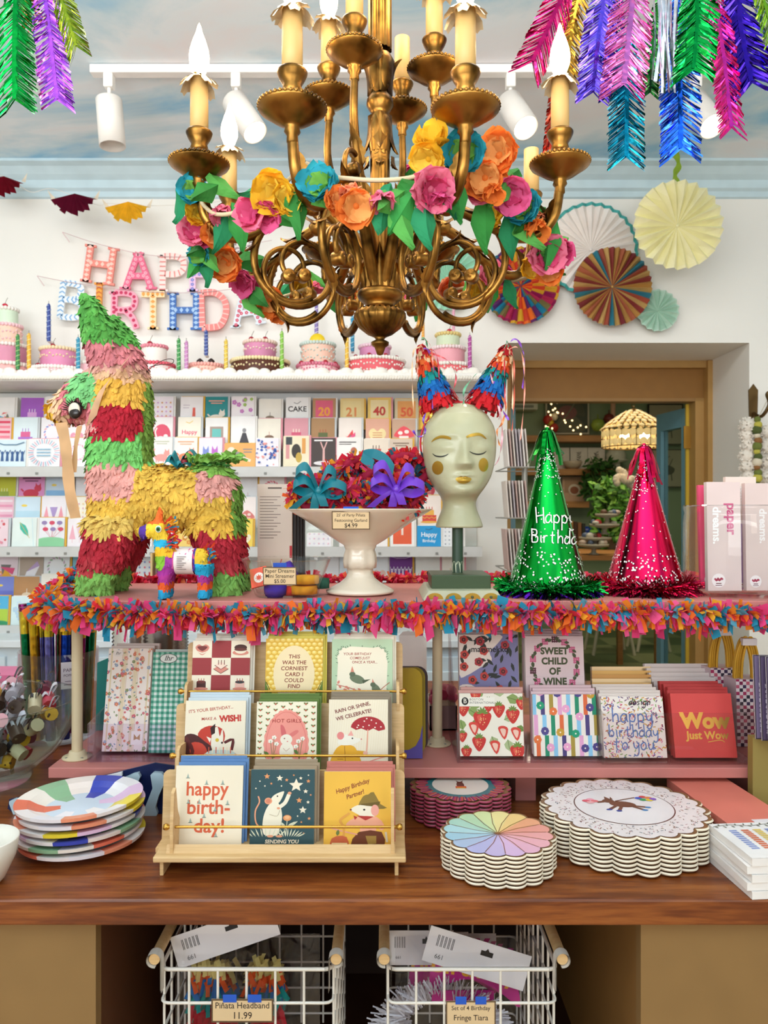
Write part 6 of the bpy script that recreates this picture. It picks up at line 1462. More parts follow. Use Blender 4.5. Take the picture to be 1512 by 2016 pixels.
# ---------------------------------------------------------------- wooden card display stand
st = T('card_display_stand', 'pale plywood three tier card display stand with brass rods', 'card stand', (-.165, 1.33, CT))
def sx(x, Y): return (x-756)/F*Y
tiers = [(1.245, .932, 318, 797, 1513), (1.345, .995, 343, 796, 1383), (1.425, 1.075, 366, 793, 1263)]   # card face distance, ledge height, panel x range, panel top in the photo
rods = [(1628, 1.222, 330, 784), (1488, 1.318, 342, 793), (1361, 1.402, 358, 793)]
BRASS = M('#c99a45', .25, .9, 'paint')
for i, (Y, z, x0, x1, yt) in enumerate(tiers):
    Yp = Y+.035; zt = EYE-(yt-1008)/F*(Yp+.02); m = MB(); X0, X_1 = sx(x0, Yp), sx(x1, Yp); w_ = X_1-X0; h = zt-z+.02; r = .008
    pts = [(0, 0), (w_, 0)]+[(w_-r+r*cos(t), h-r+r*sin(t)) for t in (0, .5, 1.05, 1.57)]+[(r-r*cos(t), h-r+r*sin(t)) for t in (1.57, 1.05, .5, 0)]
    m.prism(pts, V((X0, Yp, z-.02)), X1, tilt(6), .006, MAPLE); m.build('back_panel', st, bevel=.001)
    m = MB(); m.bx(X0+.004, X_1-.004, Y-.012, Yp+.004, z-.008, z-.001, MAPLE); m.build('card_ledge', st)
    yr, Yr, rx0, rx1 = rods[i]; a, b = P(rx0, yr, Yr), P(rx1, yr, Yr)
    m = MB(); m.tube([a, b], .0022, BRASS, 10); rod = m.build('brass_rod', st)
    for e, sg in ((a, -1), (b, 1)):
        m = MB(); m.lathe([(0, .007), (.004, .0065), (.0055, .003), (.005, 0), (.003, -.003), (.003, -.006)], e, BRASS, 14, R=V((sg, 0, 0)).to_track_quat('Z', 'Y').to_matrix()); m.build('brass_cap', rod)
        # side bracket carrying the rod
        xb = e.x-sg*.009; m = MB(); o = V((xb+.0025, 0, 0))
        q3 = [(Yr-.006, e.z+.012), (Yr+.004, e.z+.016), (Yp+.012, e.z+.008 if i else e.z+.01), (Yp+.006, z-.02), (Y-.016, z-.02), (Yr-.012, e.z-.02)] if i else [(Yr-.004, e.z+.055), (Yr+.008, e.z+.06), (Yr+.018, e.z+.02), (Yp+.006, z-.01), (1.212, z-.01), (Yr-.012, e.z)]
        m.prism([(-p, q_) for p, q_ in q3], V((xb-.0025, 0, 0)), V((0, -1, 0)), Z1, .005, MAPLE); m.build('side_bracket', st, bevel=.001)
zb = EYE-(1680-1008)/F*1.212
m = MB(); w0, w1 = sx(303, 1.205), sx(799, 1.205); m.bx(w0, w1, 1.198, 1.30, zb-.009, zb, MAPLE); m.build('base_board', st, bevel=.002)
m = MB(); m.prism([(sx(326, 1.21), 0), (sx(778, 1.21), 0), (sx(778, 1.21), .013), (sx(326, 1.21), .013)], V((0, 1.212, zb)), X1, tilt(25), .005, MAPLE); m.build('front_lip', st, bevel=.001)
for x in (316, 777):
    m = MB(); X = sx(x, 1.21); m.bx(X, X+.006, 1.205, 1.30, CT, zb-.008, MAPLE); m.build('foot', st, bevel=.001)
for x in (-.30, -.02):
    m = MB(); m.prism([(-1.455, CT), (-1.43, CT), (-1.43, CT+.15), (-1.455, CT+.15)], V((x, 0, 0)), V((0, -1, 0)), Z1, .006, MAPLE); m.build('rear_support', st)
# the nine printed cards
RED = '#b23a2c'; CREAM = '#f3e6cd'
def art_card(k, a):
    H = a.H
    if k == 0:
        for i in range(3):
            for j in range(4):
                y = H-(j+1)/3
                if (i+j) % 2: a.rect(i/3, y, 1/3, 1/3, '#9c3336')
                else:
                    cx, cy_ = i/3+.165, y+.14
                    if (i, j) == (0, 0): a.poly([(cx-.12, cy_+.05), (cx, cy_-.09), (cx+.12, cy_+.05), (cx+.06, cy_+.12), (cx, cy_+.09), (cx-.06, cy_+.12)], '#d98a78', 4); a.poly([(cx-.09, cy_+.07), (cx, cy_-.01), (cx+.09, cy_+.07), (cx, cy_+.09)], '#7a3430', 3); a.poly([(cx-.1, cy_+.0), (cx, cy_-.07), (cx+.1, cy_+.0), (cx, cy_-.04)], CREAM, 3)
                    elif (i, j) == (2, 0): a.ell(cx, cy_-.04, .14, .05, '#d98a78'); a.ell(cx, cy_, .1, .06, CREAM); a.ell(cx, cy_+.06, .11, .06, '#4a211c'); a.ell(cx, cy_+.02, .11, .03, '#6a2f28')
                    elif (i, j) == (1, 1): a.poly([(cx-.13, cy_-.02), (cx, cy_-.11), (cx+.13, cy_-.02), (cx, cy_+.07)], '#d98a78'); a.poly([(cx-.11, cy_+.05), (cx, cy_-.03), (cx+.11, cy_+.05), (cx, cy_+.12)], '#f6d8c4'); a.line([(cx-.11, cy_+.05), (cx, cy_-.03), (cx+.11, cy_+.05)], .012, '#7a3430'); a.line([(cx-.13, cy_-.02), (cx, cy_-.11), (cx+.13, cy_-.02)], .012, '#7a3430'); [a.rect(cx-.05+.05*q_, cy_+.06, .012, .09, '#7a3430') for q_ in range(3)]
                    else: a.rect(cx-.08, cy_-.06, .16, .12, '#4a211c' if i == 0 else '#e8b8a8'); a.ell(cx, cy_-.07, .12, .03, '#d98a78'); a.ell(cx, cy_+.06, .08, .03, '#6a2f28' if i == 0 else '#3a3a3a'); [a.rect(cx-.05+.045*q_, cy_+.07, .01, .06, '#b23a2c') for q_ in range(3)]
    elif k == 1:
        a.rect(0, 0, 1, H, '#e2b23c')
        for i in range(10):
            for j in range(16): a.ell(.05+.1*i+(.05 if j % 2 else 0), .04+.082*j, .046, .037, '#f3cf62', 8, keep=True); a.ell(.045+.1*i+(.05 if j % 2 else 0), .05+.082*j, .028, .02, '#f9e294', 6, keep=True)
        a.poly([(-.02, .55), (.06, .3), (.3, 0), (-.02, -.02)], '#5f7a2c', 3); a.poly([(1.02, .55), (.94, .3), (.7, 0), (1.02, -.02)], '#5f7a2c', 3); a.line([(.02, .45), (.15, .15), (.28, .02)], .012, '#39521c'); a.line([(.98, .45), (.85, .15), (.72, .02)], .012, '#39521c')
        a.ell(.5, .6, .36, .56, '#f3dcae', 40)
        for i, t in enumerate(('THIS', 'WAS THE', 'CORNIEST', 'CARD I', 'COULD', 'FIND')): a.text(t, .5, .94-.115*i, .105, '#8c3a2a', .02, .1, 0, .9, 1.05)
    elif k == 2:
        a.rect(0, 0, 1, H, '#b9cfaa'); n = 60; pts = []
        for i in range(n):
            t = 2*pi*i/n; c, s_ = cos(t), sin(t); e = .35; x = .41*abs(c)**e*(1 if c > 0 else -1); y = .53*abs(s_)**e*(1 if s_ > 0 else -1); k_ = 1+.025*sin(16*t); pts.append((.5+x*k_, .62+y*k_))
        for i in range(n): x, y = pts[i]; a.line([(x, y), (.5+(x-.5)*1.07, .62+(y-.62)*1.06)], .009, '#3f4f40', keep=True)
        a.poly(pts, '#f4e8cf')
        for i, (t, x) in enumerate((('YOUR BIRTHDAY', .42), ('COMES JUST', .46), ('ONCE A YEAR...', .54))): a.text(t, x, 1.02-.075*i, .066, '#a5463a', .015, .1, 0, .9)
        a.line([(.08, .46), (.3, .4), (.55, .3), (.9, .2)], .014, '#b5604f', 4); a.line([(.95, .5), (.8, .36), (.72, .2)], .012, '#b5604f', 3)
        for i in range(16): a.leaf(.1+.8*(i*.37 % 1), .44-.26*(i*.37 % 1)+.03*(-1)**i, .075, .04, 1.2*(-1)**i+.3*i, '#d9826e')
        a.ell(.42, .56, .13, .075, '#6f7a5e', rot=-.4); a.ell(.34, .65, .05, .045, '#5d6850'); a.poly([(.5, .54), (.64, .56), (.52, .48)], '#4d573f'); a.poly([(.31, .69), (.37, .69), (.335, .8)], '#d98a72')
        a.ell(.74, .34, .07, .14, '#6f7a5e', rot=.35); a.ell(.68, .46, .045, .045, '#5d6850'); a.poly([(.66, .5), (.7, .5), (.67, .57)], '#d98a72'); a.ell(.22, .25, .05, .035, '#8c8a70')
    elif k == 3:
        a.text("IT'S YOUR BIRTHDAY...", .42, 1.13, .085, RED, .012, .05, .13, .86); a.text('MAKE A', .39, .95, .078, RED, .012, .05, .04, .9); a.text('WISH!', .75, .955, .16, '#c8352a', .055, 0, .05, .82)
        a.poly([(.22, .68), (.4, .82), (.62, .76), (.66, .55), (.5, .3), (.28, .35)], '#c53a28', 3); a.poly([(.0, .62), (.16, .66), (.34, .52), (.5, .36), (.5, .05), (.1, .05), (.02, .3)], '#4a1414', 3); a.poly([(.12, .5), (.3, .48), (.38, .3), (.2, .2), (.1, .3)], '#c8402c', 3); a.line([(.02, .6), (.14, .34), (.05, .12)], .06, '#5a1818', 3)
        a.poly([(.46, .72), (.54, .8), (.58, .62), (.62, .76), (.64, .56), (.6, .38), (.5, .34), (.44, .45)], '#f1e6d2', 3); a.poly([(.42, .78), (.5, .86), (.5, .68), (.44, .64)], '#33110f'); a.ell(.54, .55, .03, .035, '#d9b83a'); a.ell(.62, .5, .015, .02, '#2a1a14'); a.poly([(.36, .62), (.44, .58), (.42, .5)], '#f1e6d2'); a.line([(.66, .5), (.8, .56), (.78, .36)], .05, '#5a1818', 3)
        a.ell(.6, .26, .28, .1, '#d9b8a4'); a.ell(.6, .3, .24, .07, '#c9d4cc'); a.ell(.6, .18, .3, .08, '#a4554a'); a.ell(.6, .06, .4, .1, '#e2b8a0')
        for i in range(7): a.rect(.4+.06*i, .3, .014, .12, ('#d9604a', '#f3e0c0')[i % 2])
        a.poly([(.02, .08), (.4, .12), (.42, .02), (.02, 0)], '#f1dcc4', 3)
    elif k == 4:
        a.rect(0, 0, 1, H, '#f5ecd2')
        for i in range(8):
            for j in range(11):
                x, y = .06+.126*i, .05+.12*j+(.06 if i % 2 else 0); a.leaf(x, y, .05, .03, 2.4, '#6a7a3a'); a.leaf(x, y, .05, .03, .7, '#6a7a3a'); a.ell(x, y, .018, .018, '#c2604a', 6, keep=True)
        a.poly([(.5+.37*cos(t)*(1+.02*sin(t*24))*(1-.08*sin(t)), .53+.62*sin(t)*(1+.02*sin(t*24))) for t in [2*pi*i/120 for i in range(120)]], '#f0988a')
        a.line([(.5+.33*cos(t)*(1-.08*sin(t)), .53+.57*sin(t)) for t in [2*pi*i/60 for i in range(61)]], .008, '#e0706a')
        a.text('HOT GIRLS', .5, .93, .095, '#a8342c', .015, .06, 0, .95, 1.1); a.text('CRY ON THEIR', .5, .12, .08, '#a8342c', .015, .06, 0, .95, 1.05)
        a.poly([(.43, .62), (.4, .85), (.46, .82), (.5, .66)], '#d86a6a', 3); a.poly([(.53, .66), (.66, .76), (.7, .72), (.58, .62)], '#e27a74', 3); a.ell(.5, .58, .1, .1, '#f4ead6'); a.ell(.51, .35, .12, .19, '#f4ead6'); a.ell(.44, .18, .08, .05, '#f4ead6'); a.ell(.58, .18, .08, .05, '#f4ead6'); a.line([(.45, .42), (.5, .36), (.56, .42)], .01, '#c9a08c'); a.ell(.47, .6, .012, .014, '#8c4a3a', 8); a.ell(.52, .545, .014, .009, '#d86a6a', 8)
        for x, y in ((.24, .55), (.3, .62), (.34, .5), (.7, .55), (.77, .6), (.66, .45)): a.flower(x, y, .04, '#f6efe2', '#d8a84a', 5); a.line([(x, y), (.28 if x < .5 else .72, .2)], .008, '#5f7a3a')
        for x, y, r in ((.26, .24, .6), (.22, .28, 2.4), (.76, .26, .6), (.7, .3, 2.2)): a.leaf(x, y, .12, .06, r, '#5f7a3a')
    elif k == 5:
        for i in range(42): a.line([(i*.04-.3, 1.3), (i*.04-.38, .3)], .004, '#e8d9b4', keep=True)
        a.text('RAIN OR SHINE,', .4, 1.14, .1, '#7c2a2a', .02, .05, .28, .86); a.text('WE CELEBRATE!', .42, 1.0, .1, '#7c2a2a', .02, .05, .28, .86)
        um = [(.38, .76)]+[(.66+.29*cos(t), .74+.23*sin(t)) for t in [pi-.1-(pi-.2)*i/14 for i in range(15)]]+[(.95, .72), (.84, .69), (.75, .74), (.66, .69), (.55, .74), (.46, .71)]
        a.poly(um, '#b02a32')
        for x, y in ((.5, .8), (.6, .88), (.72, .9), (.58, .77), (.68, .8), (.8, .84), (.88, .77), (.78, .76), (.48, .76), (.64, .93)): a.ell(x, y, .014, .014, '#f6e3d6', 8, keep=True)
        a.line([(.66, .72), (.64, .3), (.6, .24), (.66, .2)], .02, '#e8a48c', 3)
        a.poly([(.05, .02), (.1, .3), (.22, .42), (.42, .4), (.5, .25), (.55, .1), (.5, .0)], '#e8ab2c', 4); a.line([(.4, .28), (.62, .26)], .09, '#e8ab2c'); a.ell(.62, .27, .04, .035, '#f0b8a0'); a.line([(.27, .4), (.3, 0)], .008, '#8c5a1c'); a.rect(.15, .15, .1, .01, '#8c5a1c')
        a.poly([(.16, .44), (.2, .6), (.32, .62), (.46, .56), (.55, .54), (.5, .48), (.36, .42)], '#f3ecdc', 4); a.ell(.2, .6, .06, .075, '#e88a84'); a.poly([(.32, .6), (.38, .7), (.42, .6)], '#f0a89c'); a.ell(.4, .55, .014, .016, '#2a1a14', 8); a.ell(.55, .535, .014, .012, '#d86a6a', 8); a.line([(.56, .04), (.68, .1), (.82, .16), (.95, .2)], .022, '#e8a090', 3)
    elif k == 6:
        a.text('happy', .47, .92, .31, '#d9603c', .018, 0, 0, .86); a.text('birth-', .5, .63, .31, '#d9603c', .018, 0, 0, .92); a.text('day!', .52, .34, .31, '#d9603c', .018, 0, 0, .92)
        for x, y in ((.18, 1.1), (.46, 1.0), (.7, 1.0), (.2, .7), (.36, .7), (.6, .58), (.78, .68), (.24, .4), (.62, .18), (.44, .48)): a.poly([(x-.02, y), (x+.02, y), (x, y+.075)], '#9fb0a4'); a.line([(x-.03, y), (x+.03, y)], .008, '#5d6a60')
        a.rect(.32, .34, .0001, .0001, RED)
    elif k == 7:
        a.rect(0, 0, 1, H, '#2f5056')
        for x, y, r, c in ((.25, 1.18, .05, '#e89a62'), (.45, 1.15, .055, CREAM), (.71, 1.03, .115, CREAM), (.56, 1.12, .03, '#e89a62'), (.78, 1.15, .03, CREAM), (.9, 1.1, .035, '#e89a62'), (.86, .93, .04, CREAM), (.76, .78, .05, '#e89a62'), (.82, .62, .065, CREAM), (.9, .75, .03, CREAM), (.94, .87, .02, '#e89a62'), (.92, .48, .03, '#e89a62'), (.8, .42, .02, '#e89a62'), (.67, 1.2, .02, '#e89a62'), (.32, 1.06, .022, '#e89a62'), (.84, .24, .015, '#e89a62')): a.star(x, y, r, c)
        for x, y in ((.14, 1.1), (.08, .98), (.22, 1.02), (.9, 1.2), (.74, .52), (.48, 1.02)): a.ell(x, y, .012, .012, CREAM, 8, keep=True)
        a.line([(.22, .3), (.1, .4), (.08, .6), (.14, .75), (.12, .85)], .022, '#e8a07a', 5)
        a.poly([(.22, .22), (.2, .45), (.26, .66), (.36, .76), (.46, .7), (.5, .5), (.46, .3), (.4, .2)], '#f4ead2', 4); a.poly([(.3, .74), (.36, .86), (.5, .93), (.52, .9), (.46, .76), (.38, .7)], '#f4ead2', 4); a.line([(.44, .66), (.54, .74), (.6, .88)], .06, '#f4ead2', 4); a.ell(.61, .9, .03, .025, '#e8a07a'); a.ell(.28, .77, .06, .055, '#e8a07a'); a.ell(.28, .77, .04, .038, '#d98468'); a.ell(.42, .85, .012, .014, '#2a1a14', 8); a.line([(.3, .55), (.42, .52), (.46, .62)], .008, '#b9a888', 3); a.ell(.44, .65, .025, .02, '#e8a07a')
        for i in range(9): a.leaf(.05+.05*i, .18, .15, .02, 2.4-.2*i, '#dfe0c4'); a.leaf(.5+.03*i, .18, .14, .02, 2.2-.22*i, '#dfe0c4')
        a.line([(.56, .2), (.58, .46)], .012, '#dfe0c4'); a.leaf(.57, .34, .2, .05, .5, '#dfe0c4'); a.leaf(.57, .3, .16, .05, 2.2, '#dfe0c4'); a.ell(.58, .49, .065, .05, '#e89a62'); a.ell(.58, .5, .04, .03, '#f0b884'); a.ell(.32, .19, .05, .02, '#e8a07a'); a.ell(.46, .19, .05, .02, '#e8a07a')
        a.text('SENDING YOU', .5, .10, .085, CREAM, .03, .12, 0, .92)
    else:
        a.rect(0, 0, 1, H, '#efb945')
        a.text('Happy Birthday', .42, 1.06, .1, '#8c3a24', .02, .25, .36, .85); a.text('Partner!', .46, .93, .1, '#8c3a24', .02, .25, .36, .85)
        a.poly([(.5, .72), (.58, .9), (.66, .93), (.74, .97), (.84, .78), (.94, .72), (.8, .7), (.6, .74)], '#8d7434', 2); a.poly([(.55, .78), (.84, .82), (.82, .76), (.56, .73)], '#6f5a24')
        a.poly([(.4, .69), (.5, .76), (.64, .75), (.76, .72), (.74, .56), (.6, .56), (.5, .62)], '#f5ead2', 3); a.ell(.76, .68, .06, .09, '#f0a898'); a.ell(.6, .69, .018, .016, '#2a1a14', 8); a.ell(.4, .69, .016, .014, '#7a2a24', 8)
        a.poly([(.5, .58), (.78, .58), (.9, .44), (.86, .36), (.78, .42), (.76, .32), (.54, .32), (.54, .42), (.36, .42), (.34, .48)], '#f0aa8c', 2); a.poly([(.48, .6), (.74, .58), (.62, .52)], '#b5352c'); a.poly([(.44, .6), (.5, .57), (.46, .53)], '#b5352c')
        a.poly([(.52, .34), (.86, .34), (.9, .1), (.74, .06), (.7, .18), (.6, .06), (.4, .12)], '#6a3418', 2); a.poly([(.62, .28), (.78, .28), (.78, .16), (.66, .14)], '#a07f3a'); a.line([(.06, .42), (.25, .36), (.5, .3)], .02, '#e8a08c', 3); a.line([(.92, .34), (.94, .18)], .03, '#d9cdb4')
        a.line([(.28, .12), (.3, .4), (.24, .52), (.36, .62), (.38, .64)], .035, '#e2a04a', 4); a.poly([(.12, .0), (.36, .0), (.34, .26), (.12, .24)], '#c9623c', 3); a.line([(.12, .16), (.35, .16)], .02, '#f0d8a0'); a.line([(.12, .08), (.35, .08)], .02, '#f0d8a0'); a.leaf(.2, .28, .1, .05, 1.4, '#6a7a3a')
        for x in (.5, .74): a.poly([(x, .0), (x+.1, .02), (x+.06, .07)], '#e8dcc4')
CL = ['checkerboard card of red squares and little cakes, top left of the stand', 'corn cob card lettered This was the corniest card I could find', 'mint bordered card with birds lettered Your birthday comes just once a year', "cream card with a red caped vampire lettered It's your birthday make a wish", 'cream card with a rabbit in a pink oval lettered Hot girls', 'card with a mouse in a yellow raincoat under a red umbrella', 'cream card with tall orange red happy birthday lettering', 'dark teal card with a white rat reaching for stars', 'yellow card with a cowboy opossum lettered Happy Birthday Partner']
slots = [[(366, 505, 1266), (530, 636, 1262), (650, 762, 1260)], [(360, 480, 1380), (502, 622, 1382), (646, 764, 1378)], [(341, 475, 1507), (491, 618, 1514), (637, 770, 1518)]]
slots[0] = [(374, 489, 1262), (520, 634, 1258), (652, 773, 1259)]
EN = ['#efe4d2', '#e9d65a', '#efe6cf', '#c9d4da', '#5f7a34', '#8f7f6a', '#5f86b8', '#a48f74', '#c9786a']
for r in range(3):
    Y, z, *_ = tiers[2-r]
    for c in range(3):
        k = r*3+c; x0, x1, yt = slots[r][c]; uy = tilt(9); wd = (x1-x0)/F*Y; zt = EYE-(yt-1008)/F*(Y+.02)
        h = (zt-z)/uy.z; a = Art(wd, h, CREAM); a_full = a
        art = Art(wd, wd*1.297, CREAM); art_card(k, art)
        dy_ = art.H-h/wd     # the lower edge sits behind the ledge
        o = V((sx(x0, Y), Y, z)); h2 = h
        art2 = Art(wd, h2); 
        for q_, cc, kk in art.p:
            qq = clip([(px, py-dy_) for px, py in [(u, v if v < .001 else art.H-(art.H-v)*(.88, .85, .9)[r]) for u, v in q_]], 0, 0, 1, h2/wd)
            if len(qq) > 2: art2.p.append((qq, cc, kk))
        m = MB(); slab(m, art2, o, X1, uy, .0022, CREAM)
        tag(m.build('birthday_card', loc=o), CL[k], 'greeting card', 'birthday cards on the wooden stand')
        sl = None
        for j in range(3):
            m = MB(); oo = o+V((.003+.004*(j % 2), .005+.0055*j, 0)); hh = h2+.004+.0035*j
            m.prism([(0, 0), (wd, 0), (wd, hh), (0, hh)], oo, X1, uy, .003, EN[k])
            tag(m.build('birthday_card', loc=oo), 'spare sleeve packed copy behind the %s' % CL[k].split(' lettered')[0].split(',')[0].replace('with tall orange red happy birthday lettering', 'with orange lettering').replace(' in a yellow raincoat under', ' under'), 'greeting card', 'spare copies behind card %s' % CL[k].split(' card')[0])

# ---------------------------------------------------------------- napkins on the lower shelf
def lz(Y): return LZ
def pack(name, label, cat, group, x0, x1, yt, Y, art_fn, th=.012, tl=8, yb=None, edge='#f0e8e0', lift=.008, rotz=0, sleeve=True, spares=0, sp_col=None, sp_label=None):
    wd = (x1-x0)/F*Y; z0 = LZ+lift if yb is None else EYE-(yb-1008)/F*Y; uy = tilt(tl); h = (EYE-(yt-1008)/F*Y-z0)/uy.z*1.0
    h *= (1+.0)                                     # leaning back reads slightly higher
    a = Art(wd, h); art_fn(a); o = V((sx(x0, Y), Y, z0)); ux = V((cos(rotz), sin(rotz), 0)); m = MB(); slab(m, a, o, ux, uy, th, edge)
    t_ = tag(m.build(name, loc=o), label, cat, group)
    for j in range(spares):
        m = MB(); oo = o+V((.003*((j*2) % 3), (th+.002)*(j+1), 0)); hh = h+.003*(j+1); m.prism([(0, 0), (wd, 0), (wd, hh), (0, hh)], oo, ux, uy, th, sp_col or edge); tag(m.build(name, loc=oo), sp_label, cat, group+', spare packs')
    return o, wd, h
def a_poppy(a):
    H = a.H; a.rect(0, 0, 1, H, '#8482ae'); a.poly([(0, H), (.7, H), (.66, H*.86), (.52, H*.72), (.55, H*.58), (.34, H*.46), (.12, H*.34), (0, H*.36)], '#efe2d8', 3); a.poly([(0, 0), (.9, 0), (.7, .12), (.4, .08), (.2, .2), (0, .18)], '#efe2d8', 3)
    r = random.Random(2)
    for i in range(34): a.leaf(r.uniform(.05, .95), r.uniform(.1, H), .16, .055, r.uniform(0, 6), '#2f3330')
    for x, y in ((.08, .95), (.2, 1.12), (.36, .92), (.09, .7), (.42, .76), (.33, .58), (.08, .5), (.57, 1.12), (.78, .86), (.74, .42), (.42, .34), (.22, .28), (.1, .1), (.5, .1), (.68, .12), (.28, 1.2), (.02, 1.15)):
        for q_ in range(5): a.ell(x+.035*cos(q_*1.257), y+.035*sin(q_*1.257), .042, .042, '#b0323a' if (x*10) % 2 > 1 else '#c9463c', 10, keep=True)
        a.ell(x, y, .035, .035, '#4a1f24', 12); a.ell(x, y, .015, .015, '#a8503c', 8)
    a.text('marimekko', .52, H*.76, .14, '#231c20', .012, 0, 0, 1.0)
def a_wine(a):
    H = a.H; a.rect(0, 0, 1, H, '#e6d0d2')
    for i, t in enumerate(('SWEET', 'CHILD', 'OF', 'WINE')): a.text(t, .5, .78-.17*i, .155, '#47502f', .05, 0, 0, .95, 1.05)
    for i in range(14):
        t = 2*pi*i/14+.2; x, y = .5+.38*cos(t), .54+.44*sin(t); c = ('#d0648c', '#5a2438')[i % 2] if i % 7 in (0, 3) else '#d0648c'
        for q_ in range(9): a.ell(x+.035*((q_ % 3)-1), y+.035*(q_//3-1), .02, .02, c, 8, keep=True)
        a.leaf(x+.04*cos(t+1.6), y+.04*sin(t+1.6), .11, .06, t+1.9, '#4a5436'); a.leaf(x, y, .09, .05, t-1.2, '#4a5436')
    a.rect(0, H*.34, 1, .004, '#d3bcc0')
def a_straw(a):
    H = a.H; a.rect(0, 0, 1, H, '#efe8d6'); r = random.Random(6)
    for x, y, l, w_, t in ((.55, .95, .2, .16, .4), (.75, .9, .22, .16, -.3), (.7, 1.0, .2, .14, 1.0), (.85, 1.0, .15, .12, 2.2), (.15, .75, .22, .14, .3), (.3, .62, .2, .14, 2.6), (.05, .4, .16, .14, 1.8), (.5, .3, .2, .15, -1.2), (.75, .25, .18, .14, -1.4), (.18, .5, .18, .13, 0), (.7, .55, .16, .12, .4), (.9, .45, .14, .1, -.5), (.62, .98, .16, .1, 2.6), (.3, .9, .12, .1, 1)): a.leaf(x, y, l, w_, t, r.choice(('#8aa05a', '#6f8a44', '#a9b784'))); a.line([(x, y), (x+l*.8*cos(t), y+l*.8*sin(t))], .008, '#54702f')
    for x, y, s_, t in ((.36, .55, .17, 0), (.62, .7, .12, .1), (.84, .62, .13, 0), (.46, .78, .11, -.3), (.3, .2, .13, .2), (.06, .72, .12, 0), (.26, .92, .1, .3), (.93, 1.08, .13, 0), (.1, .06, .1, 0), (.9, .06, .14, 0), (.98, .8, .1, 0), (.04, .3, .09, 0)):
        pts = [(x-s_*.85, y+s_*.35), (x-s_*.5, y+s_*.75), (x, y+s_*.65), (x+s_*.5, y+s_*.75), (x+s_*.85, y+s_*.35), (x+s_*.5, y-s_*.5), (x, y-s_*1.0), (x-s_*.5, y-s_*.5)]
        a.poly(pts, '#c9332c', 3); a.poly([(x-s_*.5, y+s_*.3), (x-s_*.1, y+s_*.4), (x-s_*.2, y-s_*.4)], '#dc5a48', 3)
        for q_ in range(12): a.ell(x+s_*.5*cos(q_*2.4)*((q_ % 4)/4+.2), y+s_*.5*sin(q_*2.4)*((q_ % 3)/3+.2), s_*.04, s_*.055, '#f0cf8a', 6, keep=True)
        for q_ in range(6): a.leaf(x, y+s_*.62, s_*.6, s_*.22, pi*q_/5, '#6f8a3c')
    for x, y in ((.68, .36), (.88, .34), (.55, .14), (.22, .42)):
        a.poly([(x-.08, y+.06), (x, y+.1), (x+.08, y+.05), (x+.02, y-.11)], '#d8453a', 3); a.poly([(x-.045, y+.04), (x, y+.06), (x+.045, y+.03), (x+.012, y-.07)], '#f0c4b0', 3)
    a.rect(0, H-.2, .56, .14, '#f4efe0'); a.ell(.09, H-.12, .055, .06, '#17130f', 20); a.text('B', .09, H-.12, .1, '#f4efe0', .01); a.text('BOSTON', .27, H-.095, .048, '#3a342c', .0, 0, 0, 1, 1.2); a.text('INTERNATIONAL', .36, H-.145, .048, '#3a342c', .0, 0, 0, 1, 1.1)
def a_geo(a):
    H = a.H; a.rect(0, 0, 1, H, '#efe6da'); cs = ['#8cc4e4', '#4b3f78', '#a8903c', '#e2a3c8', '#8cc4e4', '#1f8a66', '#df6a3c', '#1f8a66']; k = 0
    for j in range(3):
        for i in range(8): x = .01+.135*i+(.0, .02, .05)[j]-.02; a.rect(x, H-(j+1)*H/3+.0, .065, H/3, cs[(i+j*3) % 8])
    for i, (x, y) in enumerate(((.26, 1.12), (.58, 1.1), (.86, 1.1), (.12, .98), (.39, .96), (.72, .96), (.92, .94), (.12, .77), (.32, .68), (.52, .72), (.73, .6), (.9, .74), (.18, .38), (.42, .36), (.66, .34), (.06, .25), (.26, .13), (.52, .14), (.8, .12), (.98, .14))):
        a.flower(x, y, .062, ('#1f9a70', '#e2743c', '#e9a3c8', '#e9a3c8', '#4f4484', '#4f4484', '#c99a34')[i % 7], '#f6ecd8', 8)
def sprinkles(a, n, sd, x0=0, y0=0, x1=1, y1=9):
    r = random.Random(sd); y1 = min(y1, a.H)
    for i in range(n):
        x, y, t = r.uniform(x0, x1), r.uniform(y0, y1), r.uniform(0, pi); l = .022; a.line([(x-l*cos(t), y-l*sin(t)), (x+l*cos(t), y+l*sin(t))], .014, r.choice(('#c9402f', '#4a5aa8', '#d9a23c', '#7aa04a', '#d87aa0', '#6a3a6a')), keep=True)
def a_bday(a):
    H = a.H; a.rect(0, 0, 1, H, '#f0e6dc'); sprinkles(a, 330, 4); B = '#5a7ab8'
    a.script('happy', .5, H*.58, .125, B, .16); a.script('birthday', .5, H*.34, .1, B, .18); a.script('to you', .5, H*.13, .11, B, .17)
    a.script('design', .62, H*.86, .06, '#1c1814', .2, 0, .3); a.leaf(.63, H*.915, .06, .03, .9, '#6a9a2c')
def a_wow(a):
    H = a.H; a.rect(0, 0, 1, H, '#d84a46'); G = M('#c9a24a', .3, .6, 'paint')
    a.text('Wow', .53, H*.56, .33, G, .05, 0, 0, 1.02); a.text('Just Wow', .55, H*.34, .17, G, .03, 0, 0, .98); a.ell(.16, H*.66, .035, .035, G, 12); a.line([(.13, H*.67), (.2, H*.6), (.26, H*.62)], .02, G, 3); a.line([(.55, H*.24), (.75, H*.27), (.82, H*.24)], .012, G, 3)
NG = 'napkin packs in the clear acrylic holders'
pack('napkin_pack', 'poppy napkin pack in violet and red with black leaves', 'napkins', NG, 905, 1022, 1252, 1.60, a_poppy, yb=1372, spares=2, sp_col='#d8ccd0', sp_label='spare pack behind the violet poppy napkins')
